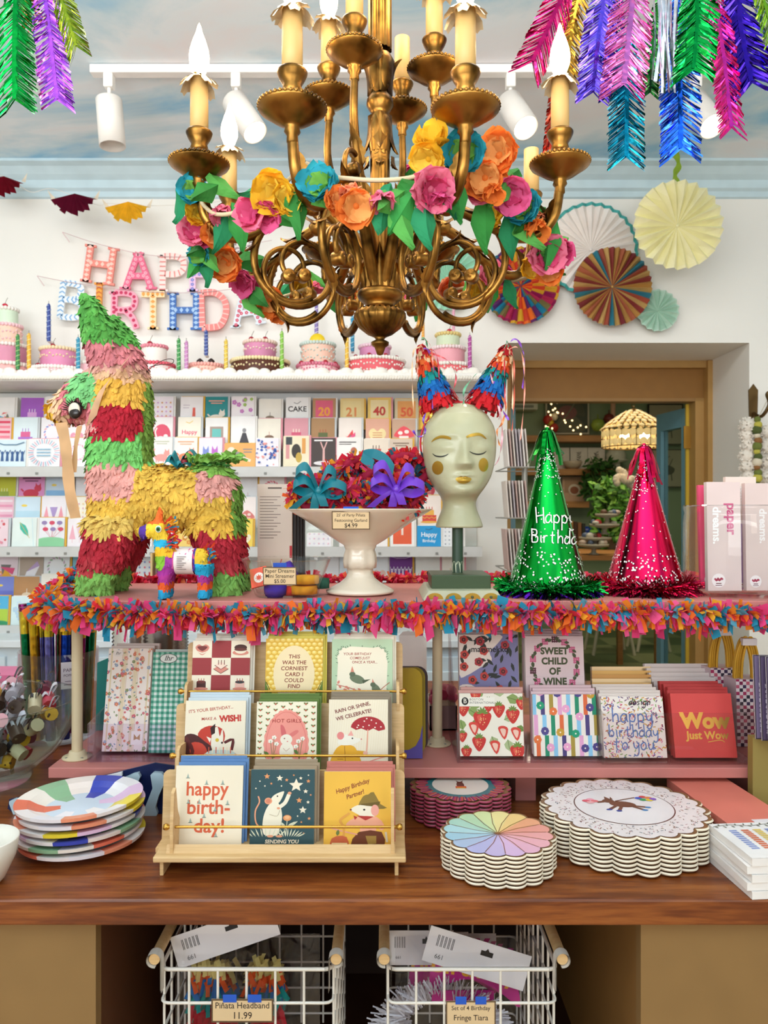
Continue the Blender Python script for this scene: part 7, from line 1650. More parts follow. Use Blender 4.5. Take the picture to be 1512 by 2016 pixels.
pack('napkin_pack', 'pale pink napkin pack lettered Sweet Child of Wine', 'napkins', NG, 1036, 1152, 1255, 1.60, a_wine, yb=1374, spares=3, sp_col='#d9c4c8', sp_label='spare pack behind the pink wine napkins')
pack('napkin_pack', 'strawberry napkin pack with red berries and leaves', 'napkins', NG, 906, 1032, 1370, 1.515, a_straw, tl=10, spares=2, sp_col='#d9a49a', sp_label='spare pack behind the strawberry napkins')
pack('napkin_pack', 'striped napkin pack with colourful small flowers', 'napkins', NG, 1052, 1178, 1372, 1.515, a_geo, tl=10, spares=3, sp_col='#e2c4c8', sp_label='spare pack behind the striped flower napkins')
pack('napkin_pack', 'sprinkle napkin pack lettered happy birthday to you in blue', 'napkins', NG, 1190, 1314, 1378, 1.505, a_bday, tl=14, spares=4, sp_col='#e9dcd2', sp_label='spare pack behind the blue lettered sprinkle napkins')
pack('napkin_pack', 'red napkin pack lettered Wow Just Wow in gold', 'napkins', NG, 1330, 1452, 1372, 1.505, a_wow, tl=14, edge='#c9403c', spares=4, sp_col='#c23c3a', sp_label='spare pack behind the red Wow napkins')
def acry(x0, x1, Y0, Y1, h, hb, label, col='#f2eef2'):
    t_ = T('acrylic_holder', label, 'acrylic holder', V((sx((x0+x1)/2, Y0), Y0, LZ))); g = glass(col, 'acrylic'); a, b = sx(x0, Y0), sx(x1, Y0)
    m = MB(); m.bx(a, b, Y0, Y0+.003, LZ+.001, LZ+h, g); m.build('front_wall', t_)
    m = MB(); m.bx(a, b, Y0+.003, Y1, LZ+.001, LZ+.004, g); m.build('bottom', t_)
    for x in (a, b-.003):
        m = MB(); m.prism([(-Y0, LZ+.004), (-Y1, LZ+.004), (-Y1, LZ+hb), (-Y0, LZ+h)], V((x, 0, 0)), V((0, -1, 0)), Z1, .003, g); m.build('side_wall', t_)
acry(900, 1184, 1.495, 1.70, .012, .25, 'two step clear acrylic napkin holder with poppy and strawberry packs', '#fbf9fb')
acry(1186, 1490, 1.485, 1.78, .10, .12, 'long clear acrylic tray holding the birthday and Wow napkins', '#faf7f7')
acry(172, 372, 1.50, 1.70, .075, .10, 'clear acrylic tray holding the floral and gingham paper packs', '#f7f3f9')
for i in range(5):
    m = MB(); Y = 1.60+.022*i; o = V((sx(1172, Y), Y, LZ+.01)); w_ = 118/F*Y; z = EYE-(1345-8*i-1008)/F*Y; m.prism([(0, 0), (w_, 0), (w_, z-LZ-.012), (0, z-LZ-.012)], o, X1, tilt(12), .014, M(('#c9a05a', '#d8bf94', '#b98a4a')[i % 3], .35, .3)); tag(m.build('napkin_pack', loc=o), 'gold patterned pack in the row behind the sprinkle napkins, %s from the front' % ('first', 'second', 'third', 'fourth', 'last')[i], 'napkins', 'gold patterned packs')
for i in range(6):
    m = MB(); Y = 1.59+.02*i; o = V((sx(1300, Y)-.005*i, Y, LZ+.01)); w_ = 128/F*Y; z = EYE-(1352-9*i-1008)/F*Y; m.prism([(0, 0), (w_, 0), (w_, z-LZ-.012), (0, z-LZ-.012)], o, X1, tilt(12), .012, '#efe6e2'); tag(m.build('napkin_pack', loc=o), 'plain white pack in the row behind the red Wow napkins, %s from the front' % ('first', 'second', 'third', 'fourth', 'fifth', 'last')[i], 'napkins', 'plain white packs')
def a_ihr(a):
    H = a.H; a.rect(0, 0, 1, H, '#f1e4da'); r = random.Random(9)
    for x in (.08, .36, .4, .62, .66, .93): a.rect(x-.018, 0, .036, H, '#e2cda8')
    for x in (.38, .64): a.rect(x-.06, 0, .012, H, '#d9b894'); a.rect(x+.05, 0, .012, H, '#d9b894')
    for i in range(150):
        x, y = r.random(), r.uniform(0, H); c = r.choice(('#d87a5a', '#c9556a', '#8fa0b8', '#e0a088', '#7a8a5a', '#cf6a4a')); a.flower(x, y, r.uniform(.022, .045), c, '#efd9a8', 5)
    for i in range(90): a.leaf(r.random(), r.uniform(0, H), .06, .025, r.uniform(0, 6), r.choice(('#8a9a6a', '#7a8fa8')))
    a.ell(.22, H-.11, .12, .075, '#e9dfd8', 24); a.text('Ihr', .22, H-.11, .1, '#4a4440', .005, .3); a.rect(.64, .14, .26, .3, '#f4ece2'); a.poly([(.77, .3), (.7, .38), (.7, .24), (.77, .27), (.84, .24), (.84, .38)], '#b98a5a')
def a_ging(a):
    H = a.H; a.rect(0, 0, 1, H, '#e9efe8'); n = 7; s_ = 1/n
    for i in range(n): a.rect(i*s_, 0, s_*.5, H, '#7fbfa6')
    for j in range(int(H/s_)+1):
        a.rect(0, j*s_, 1, s_*.5, '#7fbfa6')
        for i in range(n): a.rect(i*s_, j*s_, s_*.5, s_*.5, '#2f8a70')
    a.ell(.42, H-.17, .24, .13, '#4a504c', 24); a.ell(.42, H-.17, .22, .115, '#e9efe8', 24); a.text('Ihr', .42, H-.17, .2, '#3a3a38', .01, .3)
pack('paper_pack', 'floral striped paper pack with a butterfly label', 'paper pack', 'tall paper packs in the clear tray', 200, 288, 1284, 1.545, a_ihr, tl=12, spares=2, sp_col='#e6d8d0', sp_label='spare pack behind the floral striped paper pack')
pack('paper_pack', 'green gingham paper pack', 'paper pack', 'tall paper packs in the clear tray', 292, 366, 1290, 1.535, a_ging, tl=10, spares=1, sp_col='#cfe0d8', sp_label='spare pack behind the green gingham paper pack')
# ---------------------------------------------------------------- behind the stand on the lower shelf
def sheet(x0, x1, y0, Y, col, label, tl=6, th=.004, sub=None):
    o = V((sx(x0, Y), Y, LZ+.002)); wd = (x1-x0)/F*Y; h = EYE-(y0-1008)/F*Y-LZ; r = .02; m = MB()
    pts = [(0, 0), (wd-r, 0)]+[(wd-r+r*sin(t), r-r*cos(t)) for t in (.4, .8, 1.2)]+[(wd, r)]+[(wd-r+r*cos(t), h-r+r*sin(t)) for t in (0, .4, .8, 1.2, 1.57)]+[(r-r*cos(t), h-r+r*sin(t)) for t in (1.57, 1.2, .8, .4, 0)]
    m.prism(pts, o, X1, tilt(tl), th, col)
    if sub: a = Art(wd, h); a.poly([(1, 0), (1, .95), (.93, .6), (.8, .36), (.6, .25), (0, .2), (0, 0)], sub); a.put(m, o+V((0, -.0006, 0)), X1, tilt(tl))
    tag(m.build('folded_bag', loc=o), label, 'bag', 'glossy flat bags beside the card stand')
sheet(765, 832, 1320, 1.52, M('#a98a16', .2), 'glossy olive yellow and violet flat bag right of the card stand', sub=M('#5a4a98', .2))
sheet(770, 838, 1318, 1.545, M('#8f7812', .2), 'second olive yellow flat bag behind the front one')
sheet(775, 843, 1316, 1.57, M('#3f2a2a', .3), 'dark brown flat bag at the back of the flat bags')
bx_ = T('flower_box', 'white open box of pink paper flowers behind the pipe post', 'box', P(868, 1440, 1.76).xy.to_3d()+V((0, 0, LZ)))
m = MB(); Y = 1.72; a0, a1 = sx(846, Y), sx(900, Y); z = LZ
m.bx(a0, a1, Y, Y+.003, z+.001, z+.055, '#a58f8c'); m.bx(a0, a1, Y+.117, Y+.12, z+.001, z+.055, '#e9e2dc'); m.bx(a0, a0+.003, Y, Y+.12, z+.001, z+.055, '#d9cfca'); m.bx(a1-.003, a1, Y, Y+.12, z+.001, z+.055, '#d9cfca'); m.bx(a0, a1, Y, Y+.12, z+.001, z+.004, '#d9cfca'); m.build('carton', bx_)
m = MB()
for i in range(10): m.ell((a0+.01+.005*i, Y+.02+.02*(i % 4), z+.065+.01*(i % 3)), (.013, .012, .012), tissue(('#e88aa8', '#d8608a', '#f2b0c0')[i % 3]), 7, 5)
m.build('paper_flowers', bx_)
for i in range(3):
    Y = 2.28+.06*i; m = MB(); o = V((sx(786+5*i, Y), Y, CT)); h = EYE-(1252+4*i-1008)/F*Y-CT; m.prism([(0, 0), (.07, 0), (.07, h), (0, h)], o, X1, tilt(3), .03, '#ece6e2'); m.prism([(.0, h), (.07, h), (.06, h+.012), (.012, h+.012)], o, X1, tilt(3), .002, '#d9d0cc')
    tag(m.build('white_bag', loc=o), 'white paper bag standing at the back of the counter, %s' % ('foremost of three', 'middle of three', 'rearmost of three')[i], 'paper bag', 'white paper bags at the counter back')
# stack of silver foil pans and teal folder at the left
ft = T('foil_cup_stack', 'stack of ridged silver foil cups behind the gingham pack', 'foil cups', V((sx(322, 1.76), 1.76, LZ)))
m = MB(); pr = [(.03, 0)]
for i in range(26): pr += [(.052, .004+i*.0072), (.056, .0076+i*.0072)]
m.lathe(pr, V((sx(322, 1.76), 1.76, LZ+.06)), M('#a8a29c', .25, .9), 40); m.bx(sx(322, 1.76)-.05, sx(322, 1.76)+.05, 1.72, 1.80, LZ, LZ+.06, '#b9b2aa'); m.build('cups', ft)
ft2 = V((sx(262, 1.74), 1.74, LZ)); m = MB(); pr = [(.03, 0)]
for i in range(28): pr += [(.042, .004+i*.009), (.046, .009+i*.009)]
m.lathe(pr, ft2, M('#dcdad8', .2, .85), 40); tag(m.build('foil_cup_stack', loc=ft2), 'bright silver foil cup stack beside the pipe post', 'foil cups')
m = MB(); o = V((sx(188, 1.72), 1.72, LZ)); m.prism([(0, 0), (.05, 0), (.05, .17), (0, .15)], o, V((1, .25, 0)), tilt(4), .01, '#1f8a80'); tag(m.build('teal_pack', loc=o), 'teal paper pack standing behind the floral paper pack', 'paper pack')

# ---------------------------------------------------------------- clear canister of party poppers tubes
TY = 1.95; tc_ = V((sx(116, TY), TY, CT))
ct = T('clear_canister', 'tall clear plastic canister full of metallic coloured tubes', 'canister', tc_)
cr_ = .094
m = MB(); zt = EYE-(1290-1008)/F*1.87; m.lathe([(0, .004), (cr_, .004), (cr_+.002, .01), (cr_+.002, zt-CT), (cr_, zt-CT), (cr_-.001, .012), (0, .008)], tc_, glass('#fbfbfd', 'canister'), 44); m.build('body', ct)
a = Art(.045, .065, '#ddd6dc'); a.text('PARTY', .5, 1.0, .26, '#6a5a6a', .01); a.text('POPPERS', .5, .72, .19, '#6a5a6a', .01); a.rect(.15, .2, .7, .06, '#9a8a9a'); a.rect(.2, .38, .6, .05, '#9a8a9a')
m = MB(); slab(m, a, tc_+V((.042, -cr_+.006, EYE-.43-CT)), V((1, .55, 0)), Z1, .0006, '#d6ced6'); m.build('label_sticker', ct)
rt = random.Random(12); TC = [('#167a4a', 'green'), ('#1f4ac0', 'blue'), ('#b02a9a', 'magenta'), ('#d8a52a', 'gold'), ('#8a1a6a', 'purple'), ('#c02a3a', 'red'), ('#7a7ac8', 'lavender'), ('#c87a4a', 'copper')]
for i in range(20):
    a = 2*pi*i/13 if i < 13 else 2*pi*i/7; r = .074 if i < 13 else .036; col, cn = TC[(i*3) % 8]; b = tc_+V((r*cos(a)*.9, r*sin(a)*.9, .012)); tp = tc_+V((r*cos(a)*1.12, r*sin(a)*1.12, .315+.03*rt.random()))
    t_ = T('metallic_tube', '%s metallic tube standing %s in the clear canister, %s' % (cn, 'against the wall' if i < 13 else 'in the middle', ('foremost', 'leftmost', 'near the rear', 'near the label', 'by the pipe post')[i % 5]), 'tube', b, 'metallic tubes in the canister')
    m = MB(); m.tube([b, b.lerp(tp, .8)], .0118, foil(col, .25), 12); m.build('foil_barrel', t_)
    m = MB(); m.tube([b.lerp(tp, .8), b.lerp(tp, .97)], .012, foil('#d9b42a' if i % 2 else '#e0c63a', .25), 12); m.tube([b.lerp(tp, .97), tp], [.0126, .012], foil('#7a1f5a', .3), 10); m.build('gold_cap', t_)
# ---------------------------------------------------------------- big glass bowl of wrapped favours
gb_ = V((-.842, 1.62, CT)); gt = T('glass_bowl', 'large thick glass bowl heaped with ribbon tied favours at the photo left edge', 'bowl', gb_)
zr = .172
m = MB(); m.lathe([(0, .002), (.088, .002), (.094, .010), (.086, .016), (.1, .026), (.143, .06), (.172, .105), (.187, zr-.006), (.190, zr), (.187, zr+.003), (.183, zr-.003), (.167, .107), (.138, .064), (.096, .034), (0, .024)], gb_, glass('#f6fbf8', 'greenish'), 56); m.build('body', gt)
FCOL = [('#e8b93c', 'yellow'), ('#c9465a', 'red'), ('#7a3a4a', 'plum'), ('#d9a0a8', 'pink'), ('#4a3a30', 'dark brown'), ('#a8a4ac', 'silver'), ('#d8cfa8', 'cream')]
k = 0
for i in range(70):
    lay = i/70; z = .045+(zr-.02)*lay; R_ = .07+.088*min(1, lay*1.3) if lay < .85 else .12; a = i*2.4; rr = R_*(rt.random()**.5); c = gb_+V((rr*cos(a), rr*sin(a), z))
    col, cn = FCOL[i % 7]; t_ = T('wrapped_favour', '%s wrapped favour in the big glass bowl, %s' % (cn, ('deep in the heap', 'halfway down', 'near the rim', 'on top of the heap')[min(3, int(lay*4))]), 'favour', c, '%s favours, %s' % (cn, ('deep', 'halfway', 'rim', 'top')[min(3, int(lay*4))]))
    d = V((cos(a*1.3), sin(a*1.3), rt.uniform(-.6, .6))).normalized()*.02
    m = MB(); m.tube([c-d, c+d], .014, M(col, .4), 10)
    if i % 3 == 0: [m.ell(c-d+d*2*j/4+V((0, -.0118, .002*(-1)**j)), .003, '#4a3a22', 5, 4) for j in range(5)]
    m.build('tube', t_)
    m = MB(); rb = M(('#b9bcc4', '#17141a', '#d9d6dc')[i % 3], .35); u = d.normalized(); v = u.orthogonal().normalized(); c2 = c+V((0, 0, .013))
    for s_ in (-1, 1): lp = cr([c2, c2+v*.012*s_+V((0, 0, .014)), c2+v*.026*s_+V((0, 0, .006)), c2+v*.01*s_+V((0, 0, -.001))], 3); m.strip(lp, u*.006, rb)
    m.build('ribbon_bow', t_)
# white bowl peeking in at the left edge
wb = V((sx(-52, 1.16), 1.18, CT)); m = MB(); m.lathe([(0, .002), (.03, .002), (.035, .008), (.05, .04), (.055, .068), (.053, .07), (.047, .04), (.03, .012), (0, .01)], wb, M('#e6e0d4', .25), 40); tag(m.build('white_bowl', loc=wb), 'cream white bowl just entering the photo at the left edge', 'bowl')

# ---------------------------------------------------------------- painted plates
pc_ = V((sx(160, 1.325), 1.325, CT)); PR = .104
def cut_plate(ang, z, label, dx=0, tiltx=0):
    cols = ['#e8c4e2', '#f2ecec', '#3f4cb2', '#f2e2d8', '#92ba92', '#f0e6da', '#e8765c', '#f2e8e6', '#efe9ee', '#f09a78', '#f2ebe8', '#efd83e']
    m = MB(); n = 72; rings = [(0, .004), (.3, .004), (.55, .004), (.68, .009), (.80, .016), (1.0, .019)]; c = pc_+V((dx, 0, z)); R = Matrix.Rotation(tiltx, 3, 'Y')
    for k in range(len(rings)-1):
        for j in range(n):
            a0, a1 = 2*pi*j/n, 2*pi*(j+1)/n; (r0, z0), (r1, z1) = rings[k], rings[k+1]
            sec = int((j/n*12)) % 12; col = '#cfdbe8' if k < 1 else ('#cfdbe8' if k == 1 and sec % 2 else cols[sec])
            q4 = [c+R @ V((r*PR*cos(t+ang), r*PR*sin(t+ang), zz)) for r, zz, t in ((r0, z0, a0), (r1, z1, a0), (r1, z1, a1), (r0, z0, a1))]
            m.poly(q4 if r0 else [q4[0], q4[1], q4[2]], M(col, .3), True)
            if k == len(rings)-2:
                q5 = [c+R @ V((r*PR*cos(t+ang), r*PR*sin(t+ang), zz)) for r, zz, t in ((1.0, .019, a0), (.985, .013, a0), (.985, .013, a1), (1.0, .019, a1))]; m.poly(q5, M(cols[sec], .3), True)
                q6 = [c+R @ V((r*PR*cos(t+ang), r*PR*sin(t+ang), zz)) for r, zz, t in ((.985, .013, a0), (.6, .001, a0), (.6, .001, a1), (.985, .013, a1))]; m.poly(q6, M(cols[sec], .3), True)
    m.poly([c+R @ V((.6*PR*cos(2*pi*j/n), .6*PR*sin(2*pi*j/n), .001)) for j in range(n)][::-1], '#e9e2da')
    tag(m.build('painted_plate', loc=c), label, 'plate', 'pastel painted plates stacked on the counter')
for i in range(6): cut_plate(.7+i*1.45 if i < 5 else .1, .001+i*.0122, ('lowest plate', 'second lowest plate', 'third plate from the bottom', 'third plate from the top', 'second highest plate', 'topmost plate')[i]+' in the stack of pastel painted plates', .002*(-1)**i, 0 if i == 0 else -.02)

# scalloped paper plates
def scallop(name, x, yc_, Y, rx, ry, n, lobes, dz, labels, group, top, rim='#f0e2c8', under='#d9c4a2', amp=.055, jit=.0):
    """stack of shrink wrapped scalloped plates, ellipse rx by ry metres"""
    rs_ = random.Random(n*7+lobes); c0 = V((sx(x, Y), Y, CT))
    for i in range(n):
        c = c0+V((rs_.uniform(-1, 1)*jit, rs_.uniform(-1, 1)*jit, .001+dz*i)); m = MB(); k = lobes*10; last = i == n-1
        prof = [(.0, .002), (.80, .0012), (.985, dz*.3), (1.0, dz*.62), (.985, dz*.94), (.80, dz*.5), (0, dz*.5)]; vs = []
        def sc_(a): return 1-amp+amp*1.6*abs(sin(lobes*a/2))**.8
        rows = [[c+V((rx*r*(sc_(2*pi*j/k) if r > .9 else 1)*cos(2*pi*j/k), ry*r*(sc_(2*pi*j/k) if r > .9 else 1)*sin(2*pi*j/k), z)) for j in range(k)] for r, z in prof]
        mats = [under, under, rim, rim, '#85603c', '#efe7dc']
        for q_ in range(len(rows)-1):
            m.raw(rows[q_]+rows[q_+1], [(j, (j+1) % k, k+(j+1) % k, k+j) for j in range(k)], M(mats[q_], .35), True)
        if last: top(m, c, sc_, dz)
        tag(m.build(name, loc=c), labels(i, n), 'plate', group)
ordn = ['topmost', 'second from the top', 'third from the top', 'fourth from the top', 'fifth from the top', 'sixth from the top', 'seventh from the top', 'eighth from the top', 'lowest']
def olab(txt, toptxt): return lambda i, n: toptxt if i == n-1 else '%s plate in the stack of %s' % ('lowest' if i == 0 else ordn[n-1-i], txt)
def top_wheel(m, c, sc_, dz):
    rx = ry = .0875; cols = ['#f0a090', '#f3ab80', '#f4cf86', '#f2e29a', '#d9e6a8', '#b9dcb4', '#aed6c4', '#b4dce0', '#a8d0e0', '#b0c4e0', '#b8b8e2', '#c9b8e0', '#dcb8dc', '#ecb4c8', '#f0b0b8', '#f0a8a4']
    n = 16
    for i in range(n):
        pts = [c+V((0, 0, dz*.6))]
        for j in range(9):
            a = 2*pi*(i+j/8)/n; r = .97*sc_(a)
            pts.append(c+V((rx*r*cos(a), ry*r*sin(a), dz*.96)))
        m.poly(pts, M(cols[i], .3)); a = 2*pi*i/n; u = V((-sin(a), cos(a), 0))*.0006; o = c+V((0, 0, dz*.62+.0002)); e = c+V((rx*.9*cos(a), ry*.9*sin(a), dz*.96+.0004)); mid = o.lerp(e, .5)+V((-sin(a), cos(a), 0))*.003
        m.strip([o, mid, e], u, '#8a5a34')
scallop('scalloped_plate', 980, 0, 1.246, .0905, .0905, 8, 16, .0063, olab('rainbow wheel plates', 'topmost scalloped plate with a pastel rainbow wheel and brown lines'), 'rainbow wheel plates stacked on the counter', top_wheel)
def top_party(m, c, sc_, dz):
    rx, ry = .134, .131; r = random.Random(3); z = dz*.93; E = lambda q_, a, zz=0: c+V((rx*q_*cos(a), ry*q_*sin(a), z+zz))
    n = 120; m.poly([E(.975*sc_(2*pi*j/n), 2*pi*j/n) for j in range(n)], M('#f0e4e0', .3)); m.poly([E(.63, 2*pi*j/48, .0003) for j in range(48)], M('#6a3a2c', .35)); m.poly([E(.615, 2*pi*j/48, .0005) for j in range(48)], M('#f0e6e4', .3))
    for i in range(330):
        a = r.uniform(0, 2*pi); q_ = r.uniform(.65, .92); t = r.uniform(0, pi); p = E(q_, a, .0004); d = V((cos(t), sin(t), 0)); w_ = V((-sin(t), cos(t), 0)); m.poly([p-d*.0022-w_*.0006, p+d*.0022-w_*.0006, p+d*.0022+w_*.0006, p-d*.0022+w_*.0006], ('#8a5a44', '#c98a94', '#4a5a6a', '#a87a5a')[i % 4])
    a = Art(.15, .11); B = '#7a4a34'; a.ell(.5, .34, .15, .09, B, rot=-.2); a.ell(.36, .44, .07, .055, B); a.poly([(.33, .48), (.35, .58), (.4, .5)], B); a.poly([(.39, .48), (.42, .57), (.43, .48)], B); a.line([(.3, .42), (.22, .4)], .05, B)
    for p in (((.4, .28), (.3, .18)), ((.46, .26), (.4, .14)), ((.58, .28), (.7, .16)), ((.56, .3), (.76, .24))): a.line(p, .04, B); a.ell(p[1][0], p[1][1], .035, .022, ('#3a4a9a', '#4a86c0')[p[0][0] > .5])
    a.line([(.44, .43), (.6, .5), (.7, .54)], .02, B)
    for x, y, cc in ((.1, .44, '#e05a6a'), (.16, .48, '#f0a0b0'), (.2, .43, '#e8787a'), (.14, .39, '#f2b0b0')): a.ell(x, y, .045, .035, cc)
    for x, y, cc in ((.74, .52, '#4a5ac0'), (.8, .56, '#d84a4a'), (.86, .53, '#e8874a'), (.78, .47, '#3aa05a'), (.85, .46, '#e9c93a'), (.9, .49, '#8a5ac0')): a.ell(x, y, .042, .034, cc)
    a.put(m, c+V((-.075, -.045, z+.0007)), X1, V((0, 1, 0)), 3e-5)
scallop('scalloped_plate', 1228, 0, 1.33, .139, .136, 9, 22, .0068, olab('large sprinkle edged oval plates', 'topmost large oval plate with a dancing donkey, balloons and a sprinkle rim'), 'large oval party plates stacked on the counter', top_party)
def top_pink(m, c, sc_, dz):
    rx = ry = .084; r = random.Random(8); z = dz*.93; E = lambda q_, a, zz=0: c+V((rx*q_*cos(a), ry*q_*sin(a), z+zz)); n = 100
    m.poly([E(.96*sc_(2*pi*j/n), 2*pi*j/n) for j in range(n)], M('#2f7a80', .3)); m.poly([E(.63, 2*pi*j/40, .0004) for j in range(40)], M('#e6ddd0', .3))
    for i in range(190):
        a = 2*pi*i/190; q0 = r.uniform(.72, .82); w_ = V((-sin(a), cos(a), 0))*.0016; m.strip([E(q0, a, .0004), E(.98*sc_(a), a, .0006)], w_, ('#b03a6a', '#c8553a', '#8a3050', '#d8806a', '#6a2a5a')[i % 5])
    a = Art(.05, .05); a.poly([(.36, .3), (.64, .3), (.6, .75), (.5, .8), (.4, .75)], '#6a3a30', 2); a.poly([(.4, .75), (.36, .92), (.46, .8)], '#6a3a30'); a.poly([(.6, .75), (.64, .92), (.54, .8)], '#6a3a30'); a.rect(.3, .1, .4, .22, '#d8603a'); a.rect(.34, .1, .32, .08, '#e9b43a'); a.put(m, c+V((-.025, -.025, z+.0006)), X1, V((0, 1, 0)), 3e-5)
    m.lathe([(0, .001), (.011, .001), (.011, .0004)], E(.85, 1.2), '#f0e6e0', 20); m.lathe([(.008, .0013), (.006, .0013)], E(.85, 1.2), '#b03a5a', 20)
scallop('scalloped_plate', 906, 0, 1.452, .0925, .09, 8, 20, .0068, olab('fringed teal and pink plates', 'topmost teal plate with a pink fringed edge and a donkey picture'), 'teal and pink fringe printed plates under the riser', top_pink, rim='#a8405a', under='#8a3050')

# ---------------------------------------------------------------- cake knife set on its navy card
kt = T('cake_cutter_set', 'navy backing card holding pale blue cake slicer and server', 'cake cutter', V((sx(190, 1.36), 1.36, CT)))
NAVY = M('#101c48', .35)
m = MB(); zb_ = CT+.004; Yk = 1.452
m.prism([(p[0], p[1]) for p in [(sx(15, Yk), EYE-(1592-1008)/F*Yk-CT), (sx(30, Yk), EYE-(1605-1008)/F*Yk-CT), (sx(345, Yk), EYE-(1612-1008)/F*Yk-CT), (sx(345, Yk), EYE-(1508-1008)/F*Yk-CT), (sx(305, Yk), EYE-(1502-1008)/F*Yk-CT), (sx(240, Yk), EYE-(1518-1008)/F*Yk-CT), (sx(18, Yk), EYE-(1574-1008)/F*Yk-CT)]], V((0, Yk, CT)), X1, Z1, .004, NAVY); m.build('backing_card', kt)
BLUE = M('#b9d0da', .3)
def pl(pts, name, col, d=.006):
    m = MB(); m.prism([(sx(x, Yk-d), EYE-(y-1008)/F*(Yk-d)-CT) for x, y in pts], V((0, Yk-d, CT)), X1, Z1, d-.001, col); return m.build(name, kt, bevel=.001)
serr = [(18+11.5*i+(5 if False else 0), 1578-2.7*i-(3 if i % 2 else 0)) for i in range(20)]
pl([(18, 1583), (26, 1604), (100, 1598), (245, 1546)]+serr[::-1], 'slicer_blade', BLUE)
pl([(218, 1544), (262, 1524), (272, 1522), (276, 1530), (270, 1542), (240, 1560)], 'slicer_handle', BLUE, .010)
pl([(296, 1526), (302, 1521), (318, 1522), (323, 1528), (322, 1545), (312, 1568), (306, 1590), (310, 1602), (306, 1611), (284, 1612), (281, 1600), (290, 1578), (300, 1552)], 'server_handle', BLUE, .010)
pl([(150, 1542), (240, 1520), (240, 1528), (210, 1536), (150, 1550)], 'white_label_strip', M('#eeecee', .4), .0065)

# ---------------------------------------------------------------- right side: paper goods, gift bags
for i in range(3):
    m = MB(); Y0 = 1.245; o = V((sx(1345-3*i, 1.5)+.0, 1.47, CT+.001+.016*(2-i))); c = V((.618+.004*i, 1.382, CT+.010+.0175*(2-i))); R = Matrix.Rotation(.10, 3, 'Z')
    m.box(c, (.115, .235, .015), M(('#e4806e', '#d8705f', '#e28a74')[i], .5), R); m.box(c+V((0, 0, -.008)), (.113, .233, .001), '#3a7a6a' if i == 0 else '#c9604f', R)
    if i == 0: m.box(c+R @ V((.02, -.1, .0079)), (.06, .022, .0006), '#efe6e6', R); m.box(c+R @ V((-.01, -.117, .0)), (.09, .004, .0155), '#8aa63a', R)
    tag(m.build('tissue_pack', loc=c), ('topmost coral tissue paper pack with a white label', 'middle coral tissue paper pack', 'lowest coral tissue paper pack')[i]+' by the olive box', 'tissue pack', 'coral tissue packs at the counter right')
for i in range(5):
    c = V((.583+.002*(-1)**i, 1.196, CT+.0063+.0122*(4-i))); R = Matrix.Rotation(.07+.02*(-1)**i, 3, 'Z'); m = MB(); m.box(c, (.1, .125, .0115), M('#efe9e4', .45), R)
    if i == 0:
        a = Art(.1, .125); a.rect(0, 0, 1, a.H, '#f1ebe6')
        for j, cc in enumerate(('#8a98c8', '#d8704a', '#e8c86a', '#8a98c8')):
            for k in range(10): a.rect(.18+.2*j, .3+.07*k, .13, .05, cc)
        a.line([(.0, 1.12), (.3, 1.18), (.6, 1.12), (1, 1.18)], .012, '#6a6a5a', 4)
        for k in range(14): a.leaf(.04+.07*k, 1.14, .08, .03, 1.2 if k % 2 else -1.2, '#7a7a6a')
        a.put(m, c+R @ V((-.05, -.0625, .0061)), R @ X1, R @ V((0, 1, 0)), 3e-5)
    tag(m.build('guest_towel_pack', loc=c), ('topmost white guest towel pack printed with coloured stripes', 'second white guest towel pack', 'middle white guest towel pack', 'fourth white guest towel pack', 'lowest white guest towel pack')[i]+' at the lower right corner', 'napkins', 'white guest towel packs at the counter corner')
ob = T('olive_box', 'olive cardboard box at the right end of the counter', 'box', V((.72, 1.50, CT))); m = MB(); a0 = sx(1482, 1.445); m.bx(a0, a0+.16, 1.445, 1.465, CT+.001, EYE-(1452-1008)/F*1.445, M('#9c8a4a', .6)); m.build('panel', ob)
for i in range(5):
    m = MB(); Y = 1.44-.02*i; o = V((sx(1490+6*i, 1.44), 1.437-.006*i, CT+.24)); o = V((sx(1488, 1.43)+.007*i, 1.43-.01*i, EYE-(1455-1008)/F*1.43)); a = Art(.1, .155, '#2e2430'); a.rect(.02, .02, .96, a.H-.04, ('#6a5a78', '#4a3a58')[i % 2]); [a.text('BUILD IT', .12, .3+.28*k, .09, '#d8d0dc', .01, 0, pi/2) for k in range(3)]
    slab(m, a, o, V((1, -.1, 0)), tilt(4), .003, '#e6e0e6'); tag(m.build('kit_card', loc=o), 'dark violet boxed kit standing on the olive box edge, %s' % ('rearmost', 'fourth', 'middle', 'second', 'foremost')[i], 'card', 'dark violet kits at the photo right edge')
